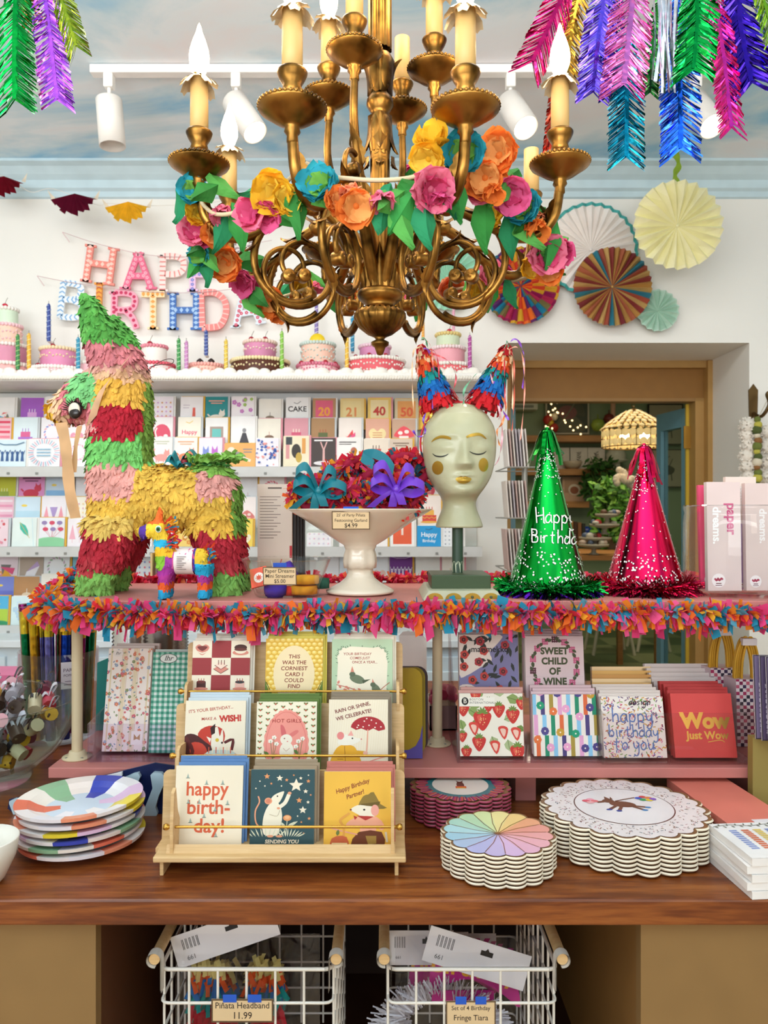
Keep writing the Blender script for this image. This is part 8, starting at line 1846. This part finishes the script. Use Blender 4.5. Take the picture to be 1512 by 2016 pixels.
def giftbag(x0, x1, yt, Y, label):
    a0, a1 = sx(x0, Y), sx(x1, Y); h = EYE-(yt-1008)/F*Y-LZ; b = V(((a0+a1)/2, Y, LZ)); t_ = T('gift_bag', label, 'gift bag', b, 'checked gift bags with yellow handles')
    a = Art(a1-a0, h); n = 9; s_ = 1/n; r = random.Random(int(x0)); a.rect(0, 0, 1, a.H, '#efe4e6')
    for i in range(n):
        for j in range(int(a.H/s_)+1):
            if (i+j) % 2: a.rect(i*s_, j*s_, s_, s_, r.choice(('#2a2438', '#8a2050', '#b03060', '#3a2a50', '#c9607a')))
    m = MB(); slab(m, a, V((a0, Y, LZ+.001)), X1, tilt(3), .07, '#e0ccd2'); m.build('bag', t_)
    m = MB(); c = V(((a0+a1)/2, Y+.03, LZ+h))
    for k in range(7):
        o = V((.003*(k-3), .004*((k*3) % 5-2), 0)); q_ = (a1-a0)*.30; m.tube(cr([c+o+V((-q_, 0, -.03)), c+o+V((-q_*.9, 0, .035)), c+o+V((-q_*.3, 0, .075+.003*(k % 3))), c+o+V((q_*.3, 0, .075+.003*(k % 3))), c+o+V((q_*.9, 0, .035)), c+o+V((q_, 0, -.03))], 5), .0024, M('#d8a52a', .5), 6)
    m.build('cord_handle', t_)
    m = MB(); m.box(c+V((0, -.012, .078)), (.03, .012, .014), '#e3dde0'); m.build('paper_tag', t_)
giftbag(1402, 1462, 1318, 1.66, 'checked gift bag with yellow cord handles behind the red napkins')
giftbag(1452, 1512, 1340, 1.60, 'checked gift bag with yellow cord handles nearest the photo right edge')

# ---------------------------------------------------------------- wire baskets in the cubby
WIRE = M('#e9e2d6', .4)
def basket(x0, x1, yr, label, tagl, taglabel, tx, ty):
    Yf, Yb = 1.185, 1.56; a0, a1 = sx(x0, Yf), sx(x1, Yf); zt = EYE-(yr-1008)/F*Yf; zb = .435; b = V(((a0+a1)/2, 1.37, .42)); t_ = T('wire_basket', label, 'basket', b, 'white wire baskets in the counter cubby')
    t2 = .0022; rc = .012
    def loop(z, r_):
        pts = []
        for cx, cy_, s0 in ((a1-rc, Yf+rc, -pi/2), (a1-rc, Yb-rc, 0), (a0+rc, Yb-rc, pi/2), (a0+rc, Yf+rc, pi)):
            for k in range(4): t = s0+pi/2*k/3; pts.append(V((cx+rc*cos(t), cy_+rc*sin(t), z)))
        pts.append(pts[0]); return pts
    m = MB()
    for k in range(8): m.tube(loop(zt-k*.052, 0), t2*1.4 if k == 0 else t2*1.05, WIRE, 6, cap=False)
    n = 5
    for i in range(1, n+1):
        x = a0+(a1-a0)*i/(n+1)
        for y in (Yf, Yb): m.tube([V((x, y, zt)), V((x, y, zb))], t2, WIRE, 6)
    for i in range(9):
        y = Yf+(Yb-Yf)*(i+.5)/9
        for x in (a0, a1): m.tube([V((x, y, zt)), V((x, y, zb))], t2, WIRE, 6)
        m.tube([V((a0, y, zb)), V((a1, y, zb))], t2, WIRE, 6)
    m.build('wire_frame', t_)
    for sg, x in ((-1, a0), (1, a1)):
        hx = x+sg*.006; hz = zt+.022; m = MB(); c = V((hx, Yf-.012, hz)); m.tube([c, V((hx, Yb, hz+.004))], .0085, MAPLE, 14); m.build('wood_handle', t_)
        for y in (Yf-.008, Yb-.01):
            m = MB(); cc = V((hx, y, hz)); pts = [cc+V((-sg*.0115, 0, -.05)), cc+V((-sg*.0115, 0, -.006))]+[cc+V((-sg*.0115*cos(t), 0, .0115*sin(t))) for t in [pi*1.55*i/14 for i in range(15)]]; m.strip([p for p in pts], V((0, .008, 0)), WIRE); m.strip([p+V((-(p.x-cc.x)*.12, 0, -(p.z-cc.z)*.06)) for p in pts], V((0, .008, 0)), WIRE); m.build('handle_clip', t_)
    wpx, hpx = (122, 46) if 'Tiara' not in tagl[1] else (98, 66)
    price_tag(tx, ty, Yf-.006, wpx, hpx, tagl, taglabel, True, 0, .155, 0, True)
    return a0, a1, Yf, zt
A = basket(316, 655, 1908, 'white wire basket with wooden handles holding pinata headbands, left in the cubby', ['Piñata Headband', '11.99'], 'kraft price tag reading Piñata Headband on the left basket', 477, 1990)
B = basket(764, 1096, 1908, 'white wire basket with wooden handles holding birthday tiaras, right in the cubby', ['Set of 4 Birthday', 'Fringe Tiara', '8.99'], 'kraft price tag reading Set of 4 Birthday Fringe Tiara on the right basket', 927, 2004)
rb = random.Random(31)
def backing(x, y, Y, w_, h, rot, label, cat='packet', fr='#e6e2e2'):
    a = Art(w_, h, fr); [a.rect(.08+.012*i, a.H-.17 if False else a.H*.5, .006, a.H*.32, '#2a2626') for i in range(16) if i % 3]; a.text('661', .15, a.H*.22, .06, '#5a5656'); a.poly([(.52, a.H*.62), (.64, a.H*.62), (.64, a.H*.76), (.6, a.H*.76), (.58, a.H*.84), (.56, a.H*.76), (.52, a.H*.76)], '#17110f')
    m = MB(); ux = V((cos(rot), 0, sin(rot))); uy = V((-sin(rot), .12, cos(rot))); slab(m, a, P(x, y, Y), ux, uy, .001, '#d9d5d5'); return m
for i in range(5):
    Y = 1.23+.055*i; t_ = T('headband_packet', 'fringed pinata headband in a clear packet in the left basket, %s' % ('foremost with barcode header', 'second', 'third', 'fourth', 'rearmost')[i], 'packet', P(480, 1990, Y), 'packed pinata headbands')
    if i == 0: m = backing(352, 1908, Y, .172, .050, .33, ''); m.build('header_card', t_)
    for k in range(2):
        m = MB(); c = P(420+110*k+12*rb.uniform(-1, 1), 1955, Y+.015)
        for cc, z0, z1 in (('#c22a38', -.06, -.01), ('#1f9a96', -.012, .02), ('#2a78c0', .01, .03), ('#e8602c', .025, .04), ('#ecd98a', .035, .06)):
            for j in range(26): p = c+V((rb.uniform(-.026, .026), rb.uniform(-.012, .012), rb.uniform(z0, z1))); d = V((rb.uniform(-.6, .6), rb.uniform(-.6, .2), -1)).normalized(); m.strip([p, p+d*.012, p+d*.024], d.orthogonal().normalized()*.004, tissue(cc))
        m.build('fringed_cone', t_)
    m = MB(); o = P(340, 2016, Y-.008); m.strip([P(345+3*j, 2030-26*j, Y-.012+.008*sin(j*1.3)) for j in range(8)], V((.0, .0, .0))+V((.002, 0, 0)), glass()); 
    m.grid(lambda u, v: P(345+285*u, 1838+190*v, Y-.012+.008*sin(u*9+v*4+i)), 14, 8, glass('#fafafc', 'cellophane')); m.build('clear_sleeve', t_)
for i in range(4):
    Y = 1.235+.06*i; x_ = (842, 765, 800, 860)[i]; t_ = T('tiara_packet', 'magenta birthday tiara in a clear packet in the right basket, %s' % ('under the tilted header', 'under the upright header', 'third', 'rearmost')[i], 'packet', P(930, 1990, Y), 'packed birthday tiaras')
    m = backing(x_-(12 if i == 0 else 0), 1890 if i == 0 else 1900, Y, .17 if i == 0 else .11, .055, -.3 if i == 0 else 0, ''); m.build('header_card', t_)
    a = Art(.16, .13); MG = '#b01f78'; a.poly([(.05, .1), (.1, .45), (.3, .58), (.6, .62), (.9, .45), (.98, .1), (.8, .2), (.5, .3), (.2, .2)], MG, 3)
    a.text('Happy', .5, .6, .3, MG, .04, .1); a.text('Birthday', .5, .4, .26, '#d89a2c', .02, .1)
    m = MB(); a.put(m, P(835 if i == 0 else 775+20*i, 1975, Y+.006), V((1, 0, -.15 if i == 0 else 0)), tilt(5), 4e-5); o = P(850, 1975, Y); m.prism([(.0, .0), (.1, .0), (.1, .02), (0, .02)], o, X1, Z1, .002, MG); m.build('glitter_tiara', t_)
    m = MB()
    for k in range(150): t = rb.uniform(0, pi); p = P(880+(95)*cos(t)*rb.uniform(.7, 1.1)-30*(i == 1), 2016-70*sin(t)*rb.uniform(.6, 1.05), Y+rb.uniform(-.01, .01)); d = V((cos(t)*.7+rb.uniform(-.4, .4), -.3, sin(t)+rb.uniform(-.2, .4))).normalized(); m.strip([p, p+d*.013, p+d*.025], d.orthogonal().normalized()*.0012, M('#d9d8e0', .3))
    m.build('white_fringe', t_)
    m = MB(); m.grid(lambda u, v: P(778+290*u, 1842+185*v, Y-.012+.007*sin(u*8+v*5+i)), 14, 8, glass('#fafafc', 'cellophane')); m.build('clear_sleeve', t_)
# ---------------------------------------------------------------- doorway and the next room
TEALD = M('#6d97a3', .45)
def leaf(name, hinge, ang, wd, label):
    t_ = T(name, label, 'door', V((hinge[0], hinge[1], 0)), 'teal glazed doors of the opening'); d = V((cos(ang), sin(ang), 0)); n = V((-sin(ang), cos(ang), 0)); zt = EYE+.565
    def part(u0, u1, z0, z1, th, mat, nm):
        m = MB(); c = V(hinge).to_3d() if False else V((hinge[0], hinge[1], 0)); c = c+d*(u0+u1)/2; c.z = (z0+z1)/2; m.box(c, (u1-u0, th, z1-z0), mat, Matrix.Rotation(ang, 3, 'Z')); return m.build(nm, t_)
    part(0, .05, .02, zt, .045, TEALD, 'stile'); part(wd-.05, wd, .02, zt, .045, TEALD, 'stile'); part(.05, wd-.05, zt-.1, zt, .045, TEALD, 'rail'); part(.05, wd-.05, .02, .3, .045, TEALD, 'rail'); part(.05, wd-.05, .3, zt-.1, .006, glass('#eef4f4', 'door_pane'), 'glass_pane')
    return t_
d1 = leaf('glazed_door', (1.66, 4.17), radians(99), .32, 'teal framed glass door folded open at the right of the doorway')
for z in (EYE+.34, .5):
    m = MB(); m.bx(1.605, 1.70, 4.115, 4.122, z, z+.12, BRASS); m.tube([V((1.652, 4.11, z-.01)), V((1.652, 4.11, z+.13))], .008, BRASS, 10); m.build('brass_hinge', d1)
m = MB(); m.bx(1.625, 1.648, 4.135, 4.15, .05, EYE+.58, M('#d6b23c', .35)); m.build('yellow_edge_strip', d1)
leaf('glazed_door', (.69, 4.17), radians(86), .42, 'teal framed door seen edge on at the left of the doorway')
def shelf(x0, x1, y, Y=9.25, label=''):
    z = EYE-(y-1008)/F*Y; m = MB(); m.bx((x0-756)/F*Y, (x1-756)/F*Y, Y, 9.5, z-.075, z, OAK); return tag(m.build('wood_shelf', loc=((x0-756)/F*Y, Y, z)), label, 'shelf', 'long wooden shelves on the green wall'), z
_, z1 = shelf(1000, 1240, 857, label='top wooden shelf on the green wall beyond the doorway')
_, z2 = shelf(1000, 1240, 923, label='middle wooden shelf on the green wall beyond the doorway')
_, z3 = shelf(1000, 1160, 987, label='lower wooden shelf on the green wall beyond the doorway')
_, z4 = shelf(1000, 1215, 1060, 9.2, 'lowest wooden shelf on the green wall beyond the doorway')
def nx(x, Y=9.3): return (x-756)/F*Y
def botanical(x, label, k):
    a = Art(.21, .27, '#ded7cc'); r = random.Random(k); a.line([(.5, .2), (.52, .6), (.48, 1.05)], .02, '#5a524a', 3)
    for i in range(12): a.leaf(.5+.02*(-1)**i, .3+.06*i, .2, .07, (.6 if i % 2 else 2.5)+r.uniform(-.3, .3), ('#6a6258', '#8a8276')[i % 2])
    m = MB(); slab(m, a, V((nx(x), 9.42, z2+.002)), X1, tilt(4), .012, '#4a4238', 2e-4); tag(m.build('botanical_print', loc=(nx(x), 9.42, z2)), label, 'print', 'botanical prints on the middle shelf')
botanical(1092, 'botanical print nearest the green hat on the middle shelf', 1); botanical(1128, 'botanical print in the middle of the three on the shelf', 2); botanical(1163, 'botanical print nearest the pendant lamp on the shelf', 3)
def lath(name, x, z, prof, col, label, cat, Y=9.34, fl=None, group=None, rough=.35):
    b = V((nx(x, Y), Y, z+.001)); m = MB(); m.lathe(prof, b, M(col, rough), 36, fl=fl); return tag(m.build(name, loc=b), label, cat, group)
lath('ceramic_bowl', 1127, z2, [(0, 0), (.06, 0), (.1, .04), (.12, .09), (.115, .095), (.09, .04), (0, .02)], '#cdb9a2', 'small beige ceramic bowl on the middle shelf', 'bowl')
lath('ceramic_pumpkin', 1178, z2, [(0, 0), (.08, .0), (.11, .05), (.1, .11), (.05, .13), (.015, .12), (.012, .17), (0, .17)], '#cfc6b4', 'white ceramic pumpkin on the middle shelf', 'pumpkin', fl=lambda a, i: 1+.06*abs(sin(a*5)))
lath('cake_dome', 1213, z2, [(0, 0), (.07, 0), (.05, .03), (.05, .08), (.14, .1), (.14, .115), (.11, .12), (.115, .18), (.08, .25), (.02, .28), (.012, .34), (0, .34)], '#c2c0b0', 'footed cake stand with a ribbed dome on the middle shelf', 'cake stand', fl=lambda a, i: 1+(.04*abs(sin(a*8)) if i > 5 else 0))
m = MB(); c = V((nx(1159), 9.46, EYE-(946-1008)/F*9.46)); m.lathe([(0, .0), (.075, .0), (.12, -.02), (.14, -.03), (.135, -.02), (.07, .012), (0, .012)], c, M('#8a8f86', .3), 36, R=Matrix.Rotation(pi/2, 3, 'X')); tag(m.build('wall_plate', loc=c), 'round patterned plate leaning on the green wall above the plant', 'plate')
m = MB(); a = Art(.26, .30, '#c9a284'); a.rect(.1, .4, .8, .9*a.H-.4, '#b08a6a'); a.ell(.55, .55, .28, .26, '#d9c9b4', 24); a.ell(.55, .52, .2, .18, '#9a5a3a', 20); slab(m, a, V((nx(1108, 9.35), 9.35, z3+.002)), X1, tilt(5), .03, '#d8cbb8', 2e-4); tag(m.build('cookbook', loc=(nx(1108), 9.35, z3)), 'tan cookbook with a round dish picture on the lower shelf', 'book')
for i in range(5):
    m = MB(); x = nx(1112+8*i, 9.2); m.bx(x, x+.04, 9.15, 9.35, z4, z4+.22-.01*i, ('#8a5a3a', '#c98a4a', '#5a3a2a', '#a8704a', '#3a3a34')[i]); tag(m.build('book', loc=(x, 9.2, z4)), ('rust', 'amber', 'dark brown', 'tan', 'charcoal')[i]+' book upright on the lowest shelf', 'book', 'books on the lowest shelf')
for x, c, l in ((1155, '#1f3f9a', 'cobalt blue'), (1172, '#2f8ac0', 'turquoise')): lath('glass_cup', x, z4, [(0, 0), (.05, 0), (.075, .06), (.08, .14), (.075, .14), (.06, .03), (0, .02)], c, l+' glass cup on the lowest shelf', 'cup', 9.22, group='blue cups on the lowest shelf', rough=.15)
# framed pictures
def picture(x0, x1, y0, y1, Y, fr, bg, label, k):
    w_, h = (x1-x0)/F*Y, (y1-y0)/F*Y; t_ = T('framed_picture', label, 'picture', P(x0, y1, Y)); m = MB(); a = Art(w_, h, fr); b_ = .035; a.rect(b_, b_, 1-2*b_, a.H-2*b_, bg)
    if k == 0:
        a.poly([(.2, .1), (.5, .5), (.9, .2), (.8, .05)], '#6a6a58', 3); a.poly([(.1, .6), (.4, .8), (.8, .7), (.9, .4), (.5, .55)], '#5a5a4a', 3); a.ell(.5, .5, .22, .16, '#8a5a5a'); a.line([(.3, .2), (.6, .6), (.8, 1)], .03, '#7a7a68', 3)
    else:
        a.poly([(.3, .5), (.5, .65), (.75, .55), (.7, .4), (.5, .35), (.35, .4)], '#4a4238', 3); a.line([(.55, .6), (.5, .8), (.62, .9)], .02, '#4a4238'); a.line([(.6, .6), (.7, .82)], .02, '#4a4238'); a.line([(.45, .38), (.42, .2)], .03, '#4a4238'); a.line([(.66, .4), (.68, .2)], .03, '#4a4238')
    slab(m, a, P(x0, y1, Y), X1, Z1, .03, fr, 2e-4); m.build('framed_print', t_)
picture(1074, 1160, 760, 855, 9.44, '#c9c2b2', '#4f5548', 'large dark painting standing on the top shelf beyond the doorway', 0)
picture(1276, 1345, 795, 876, 9.42, '#2a221c', '#b5a994', 'black framed animal print on the green wall at the right of the lamp', 1)
picture(1276, 1345, 884, 960, 9.42, '#3a3028', '#b3a892', 'lower black framed print below the animal print', 1)
# fairy lights, fruit ornaments
t_ = T('fairy_lights', 'string of tiny warm fairy lights draped over the dark painting', 'fairy lights', P(1085, 800, 9.2)); m = MB(); pts = cr([P(1078, 850, 9.2), P(1085, 812, 9.2), P(1092, 800, 9.2), P(1110, 828, 9.2), P(1130, 838, 9.2), P(1150, 848, 9.2)], 4); m.tube(pts, .004, '#6a5a3a', 4); m.build('wire', t_)
m = MB()
for i, p in enumerate(pts): m.ell(p+V((.05*sin(i*2.1), -.02, .05*cos(i*1.7))), .011, emit('#ffdc9c', 4), 6, 5)
m.build('tiny_bulbs', t_)
for x, y, r, c, l in ((1078, 826, .06, '#b5322c', 'red apple ornament'), (1091, 820, .05, '#e4d8c4', 'white apple ornament'), (1090, 842, .06, '#a82a28', 'crimson apple ornament'), (1083, 832, .045, '#d8b83a', 'yellow pear ornament'), (1177, 836, .085, '#9ab04a', 'pale green glass pear'), (1199, 824, .07, '#7a2f2a', 'dark red pomegranate ornament'), (1207, 832, .06, '#d9cfbc', 'white turnip ornament')):
    m = MB(); c_ = P(x, y, 9.3); m.lathe([(0, -r), (r*.6, -r*.85), (r, -r*.1), (r*.75, r*.6), (r*.25, r*.85), (.008, r*.8), (.006, r*1.5), (0, r*1.5)], c_, M(c, .35), 16); tag(m.build('fruit_ornament', loc=c_), l+' near the top shelf beyond the doorway', 'ornament', 'fruit ornaments in the next room')
m = MB(); c_ = P(1207, 800, 9.3); m.lathe([(.03, -.1), (.03, .45), (0, .45)], P(1207, 815, 9.3), '#d8a890', 10); tag(m.build('taper_candle', loc=c_), 'pink taper candle above the dark red pomegranate', 'candle')
# pendant lamp of capiz shell discs
LY = 5.5; lc = P(1247, 860, LY); lt = T('pendant_lamp', 'glowing shell disc pendant lamp hanging in the next room', 'pendant lamp', lc)
SHELL = tex_mat('glowing_shell', .3, lambda nt, b, N, L: (setattr(b.inputs['Base Color'], 'default_value', lin('#e8cf9a')), setattr(b.inputs['Emission Color'], 'default_value', lin('#ffd98c')), setattr(b.inputs['Emission Strength'], 'default_value', .6)))
m = MB(); Rl = 60/F*LY; zt = (860-828)/F*LY
for row in range(2):
    for i in range(28):
        a = 2*pi*(i+.5*(row % 2))/28; c = lc+V((Rl*cos(a), Rl*sin(a), -.045+row*.062)); o = V((cos(a), sin(a), 0)); m.lathe([(0, .002), (.027, .001), (.027, -.001), (0, -.002)], c, SHELL, 10, R=o.to_track_quat('Z', 'Y').to_matrix())
for row in range(6):
    rr = Rl*(1-.85*row/6); n = max(6, int(27*rr/Rl)); z = .065+.13*(row/6)**.8
    for i in range(n):
        a = 2*pi*(i+.5*(row % 2))/n; o = V((cos(a)*.6, sin(a)*.6, .8)); m.lathe([(0, .002), (.02, .001), (.02, -.001), (0, -.002)], lc+V((rr*cos(a), rr*sin(a), z)), SHELL, 8, R=o.to_track_quat('Z', 'Y').to_matrix())
sd_ = m.build('shell_shade', lt); sd_['label'] = 'shade of golden shell discs'
m = MB(); BR = M('#8a6a34', .35, .8)
for z, r in ((-.075, Rl), (.055, Rl), (.125, Rl*.55), (.195, .02)): m.tube([lc+V((r*cos(2*pi*i/40), r*sin(2*pi*i/40), z)) for i in range(41)], .004, BR, 6, cap=False)
for i in range(14): a = 2*pi*i/14; m.tube([lc+V((Rl*cos(a), Rl*sin(a), -.075)), lc+V((Rl*cos(a), Rl*sin(a), .055)), lc+V((Rl*.5*cos(a), Rl*.5*sin(a), .14)), lc+V((0, 0, .2))], .0035, BR, 5)
m.build('brass_frame', lt)
m = MB(); p = lc+V((0, 0, .2)); 
for i in range(40): m.tube([p+V((.012*cos(t), 0 if i % 2 else .0, .028*i+.02*sin(t))) if i % 2 else p+V((0, .012*cos(t), .028*i+.02*sin(t))) for t in [2*pi*k/8 for k in range(9)]], .0025, BR, 4, cap=False) if .028*i < CEIL-p.z-.05 else None
m.build('chain', lt)
m = MB(); m.ell(lc+V((-.08, -.05, -.0)), .035, emit('#ffd894', 14), 10, 8); m.ell(lc+V((.06, -.06, .0)), .035, emit('#ffd894', 30), 10, 8); m.build('bulbs', lt)
# plant, tiered trays, small displays
def plant(x, y0, y1, Y, label, n, spread, col):
    b = P(x, y1, Y); t_ = T('potted_plant', label, 'plant', b); r = random.Random(n); m = MB(); m.lathe([(0, 0), (.07, 0), (.10, .14), (.09, .14), (0, .1)], b, M('#8a7a66', .6), 20); m.build('pot', t_)
    m = MB(); H = (y1-y0)/F*Y
    for i in range(n):
        a = r.uniform(0, 2*pi); R_ = spread*r.random()**.5; z = H*r.uniform(.12, 1); c = b+V((R_*cos(a)*(1-.3*z/H), R_*sin(a)*.6, z)); d = V((r.uniform(-1, 1), r.uniform(-1, .3), r.uniform(-.8, .7))).normalized(); s_ = d.orthogonal().normalized()*.022; m.strip([c, c+d*.04, c+d*.08], [s_*.4, s_, s_*.2], M(r.choice(col), .5))
    for i in range(8): a = 2*pi*i/8; m.tube([b+V((0, 0, .1)), b+V((spread*.4*cos(a), spread*.3*sin(a), H*.7))], .006, M('#4a6a2a', .6), 5)
    m.build('foliage', t_)
plant(1205, 945, 1090, 7.4, 'bushy green herb plant between the two cone hats, beyond the doorway', 620, .26, ('#4f8a2c', '#6aa33c', '#3f7424', '#86b84a'))
plant(1180, 905, 985, 9.15, 'dark green trailing plant at the right end of the lower shelf', 240, .26, ('#2f5a26', '#3f6a2c', '#254a1e'))
tb_ = T('display_table', 'wooden display table full of trinkets beyond the doorway', 'table', P(1190, 1150, 6.6).xy.to_3d()); zt_ = EYE-(1090-1008)/F*6.6
m = MB(); m.bx(1.35, 2.35, 6.3, 7.5, zt_-.04, zt_, OAK); m.build('top', tb_)
for x in (1.4, 2.25):
    for y in (6.36, 7.4): m = MB(); m.bx(x, x+.05, y, y+.05, 0, zt_-.04, OAK); m.build('leg', tb_)
rt2 = random.Random(9)
for i, (x, y, w_) in enumerate(((1172, 1078, .22), (1190, 1052, .2), (1195, 1032, .16), (1180, 1118, .2))):
    c = P(x, y, 6.5 if i < 3 else 6.25); c.z = max(c.z, zt_+.002) if i < 3 else c.z; 
    if i == 3: c = V((c.x, 6.42, zt_+.002))
    m = MB(); m.lathe([(0, 0), (.05, 0), (.02, .02), (.02, .05), (w_*.6, .07), (w_*.62, .09), (w_*.55, .075), (0, .065)], c+V((0, 0, 0 if i in (0, 3) else .0)), M('#b3aa98', .35), 28)
    t_ = tag(m.build('trinket_tray', loc=c), ('wide tray of trinkets between the hats', 'middle footed trinket tray beyond the doorway', 'small upper trinket tray below the plant', 'low red and white trinket dish beyond the doorway')[i], 'tray', 'trinket trays on the display table')
    for k in range(6):
        cc = rt2.choice((('#c9b4a8', 'beige'), ('#8a8a86', 'grey'), ('#d8d4cc', 'white'), ('#c9404a', 'red'), ('#5a6a8a', 'blue'), ('#6a4a3a', 'brown'))); p = c+V((rt2.uniform(-.09, .09), rt2.uniform(-.06, .04), .10)); m = MB(); m.ell(p, (rt2.uniform(.02, .04), .03, rt2.uniform(.015, .03)), M(cc[0], .4), 9, 6); tag(m.build('trinket', loc=p), cc[1]+' trinket heaped on the '+('wide', 'middle footed', 'small upper', 'low')[i]+' tray', 'trinket', '%s trinkets on the %s tray' % (cc[1], ('wide', 'middle', 'upper', 'low')[i]))
m = MB(); c = P(1224, 940, 5.9)
for k in range(26): a = k*2.4; m.ell(c+V((.012*(k % 7)*cos(a), .02*sin(a)-.02, .012*(k % 7)*sin(a)*.8)), .028, M('#e6ddcf', .7), 7, 5)
m.tube([c+V((.02, 0, 0)), c+V((.16, .02, -.13)), V((c.x+.2, c.y, zt_))], .035, M('#d9cbb8', .7), 8); tag(m.build('cream_ornament', loc=c), 'cream ruffled ornament left of the pink cone hat, beyond the doorway', 'ornament')
# white folding benches on the checker floor
for i, (x0, x1, Y) in enumerate(((1165, 1250, 7.9), (1252, 1320, 8.1))):
    zs = EYE-(1236-1008)/F*Y; b = V((nx((x0+x1)/2, Y), Y, 0)); t_ = T('slatted_stool', ('left', 'right')[i]+' pale slatted stool standing on the green checker floor', 'stool', b, 'slatted stools in the next room'); a0, a1 = nx(x0, Y), nx(x1, Y); PW = M('#d6cdb4', .5)
    for k in range(7): m = MB(); m.bx(a0+.05, a1-.05, Y-.02+.05*k, Y+.015+.05*k, zs, zs+.02, PW); m.build('slat', t_)
    for x, d in ((a0+.06, -.05), (a1-.06, .05)):
        for y in (Y, Y+.3): m = MB(); m.tube([V((x, y, zs)), V((x+d, y-.02 if y == Y else y+.02, 0))], .018, PW, 8); m.build('leg', t_)
ac = P(1035, 795, 9.3); m = MB(); m.bx(nx(1000, 9.3), nx(1058, 9.3), 9.28, 9.5, ac.z-.07, ac.z+.07, '#d9d8cf'); m.bx(nx(1005, 9.3), nx(1050, 9.3), 9.275, 9.28, ac.z-.05, ac.z-.02, '#8f918a'); tag(m.build('air_conditioner', loc=ac), 'white wall air conditioner high on the green wall at the left of the doorway', 'air conditioner')
# tall card spinner at the left jamb
sp_ = T('card_spinner', 'wire card spinner with cards seen edge on beside the doorway', 'card rack', V((.60, 3.28, 0))); m = MB(); m.tube([V((.60, 3.28, .02)), V((.60, 3.28, EYE+.22))], .012, M('#9a9890', .4, .6), 10); m.lathe([(0, 0), (.12, 0), (.12, .02), (0, .03)], V((.60, 3.28, .001)), '#9a9890', 24); m.build('pole', sp_)
rs2 = random.Random(4)
for t, (y0, y1) in enumerate(((848, 922), (948, 1020), (1042, 1122))):
    zb = EYE-(y1-1008)/F*3.2; m = MB()
    for y in (3.12, 3.44): m.tube([V((.50, y, zb)), V((.68, y, zb))], .003, M('#9a9890', .4, .6), 5)
    for x in (.50, .68): m.tube([V((x, 3.12, zb)), V((x, 3.44, zb))], .003, M('#9a9890', .4, .6), 5)
    m.build('wire_pocket', sp_)
    for k in range(7):
        x = .505+.013*k; m = MB(); h = (y1-y0)/F*3.2; R = Matrix.Rotation(-.08, 3, 'Y'); m.box(V((x, 3.2, zb+h/2+.002)), (.004, .12, h), rs2.choice(('#d9cfc6', '#e6dfda', '#c4a8a0', '#b9b0b4')), R)
        tag(m.build('greeting_card', loc=(x, 3.2, zb)), 'card seen edge on in the %s pocket of the spinner' % ('top', 'middle', 'bottom')[t], 'greeting card', 'edge on cards, %s spinner pocket' % ('top', 'middle', 'bottom')[t])
# hook and felt ball garland on the right wall
hk = P(1489, 800, 3.57); m = MB(); BZ = M('#6a5434', .35, .9); m.prism([(-.018, -.1), (.018, -.1), (.022, .08), (-.0, .11), (-.022, .08)], V((hk.x, 3.598, hk.z)), X1, Z1, .006, BZ); m.tube(cr([V((hk.x, 3.594, hk.z-.03)), V((hk.x+.01, 3.54, hk.z-.05)), V((hk.x+.03, 3.51, hk.z)), V((hk.x+.03, 3.53, hk.z+.05)), V((hk.x+.045, 3.52, hk.z+.06))], 5), .008, BZ, 8); tag(m.build('wall_hook', loc=hk), 'antique brass wall hook right of the doorway', 'hook')
gt2 = T('pompom_garland', 'hanging garland of white pompoms and green felt balls on the brass hook', 'garland', P(1478, 850, 3.5)); rp_ = random.Random(3)
m = MB(); m.tube([V((hk.x+.03, 3.53, hk.z+.02)), P(1478, 850, 3.5)], .0015, '#b9a88a', 4); m.tube([P(1492, 826, 3.5), P(1492, 955, 3.5)], .0015, '#b9a88a', 4); m.build('cord', gt2)
for i, (x, y, r) in enumerate(((1471, 838, 18), (1470, 858, 15), (1474, 878, 17), (1470, 898, 16), (1471, 918, 16), (1474, 940, 17), (1508, 850, 15), (1510, 880, 16), (1508, 910, 15), (1509, 940, 16))):
    m = MB(); c = P(x, y, 3.5); R_ = r/F*3.5
    for k in range(70): d = V((rp_.gauss(0, 1), rp_.gauss(0, 1), rp_.gauss(0, 1))).normalized(); m.tube([c+d*R_*.4, c+d*R_*rp_.uniform(.9, 1.08)], [.006, .003], M('#ece4d8', .9), 4, cap=False, sm=False)
    m.ell(c, R_*.85, M('#e6ddd0', .9), 10, 7); m.build('pompom', gt2)
for i in range(13):
    m = MB(); m.ell(P(1491+1.5*sin(i*2), 826+10.5*i, 3.47), (6.5+1.5*(i % 3))/F*3.47, M(('#6a7434', '#b9b04a', '#4f5a2c', '#d9cdb4', '#8a5f34')[i % 5], .9, 0, 'rough'), 10, 7); m.build('felt_ball', gt2)
# pink tissue packs glimpsed at the far left behind the glass bowl
for i in range(3):
    m = MB(); c = V((sx(12, 2.4)+.01*i, 2.42, CT+.012+.024*i)); m.box(c, (.2, .14, .022), M(('#e88aa8', '#f0a8c0', '#d87098')[i], .4)); tag(m.build('pink_pack', loc=c), ('lowest', 'middle', 'topmost')[i]+' pink pack stacked at the back of the counter behind the glass bowl', 'paper pack', 'pink packs behind the bowl')
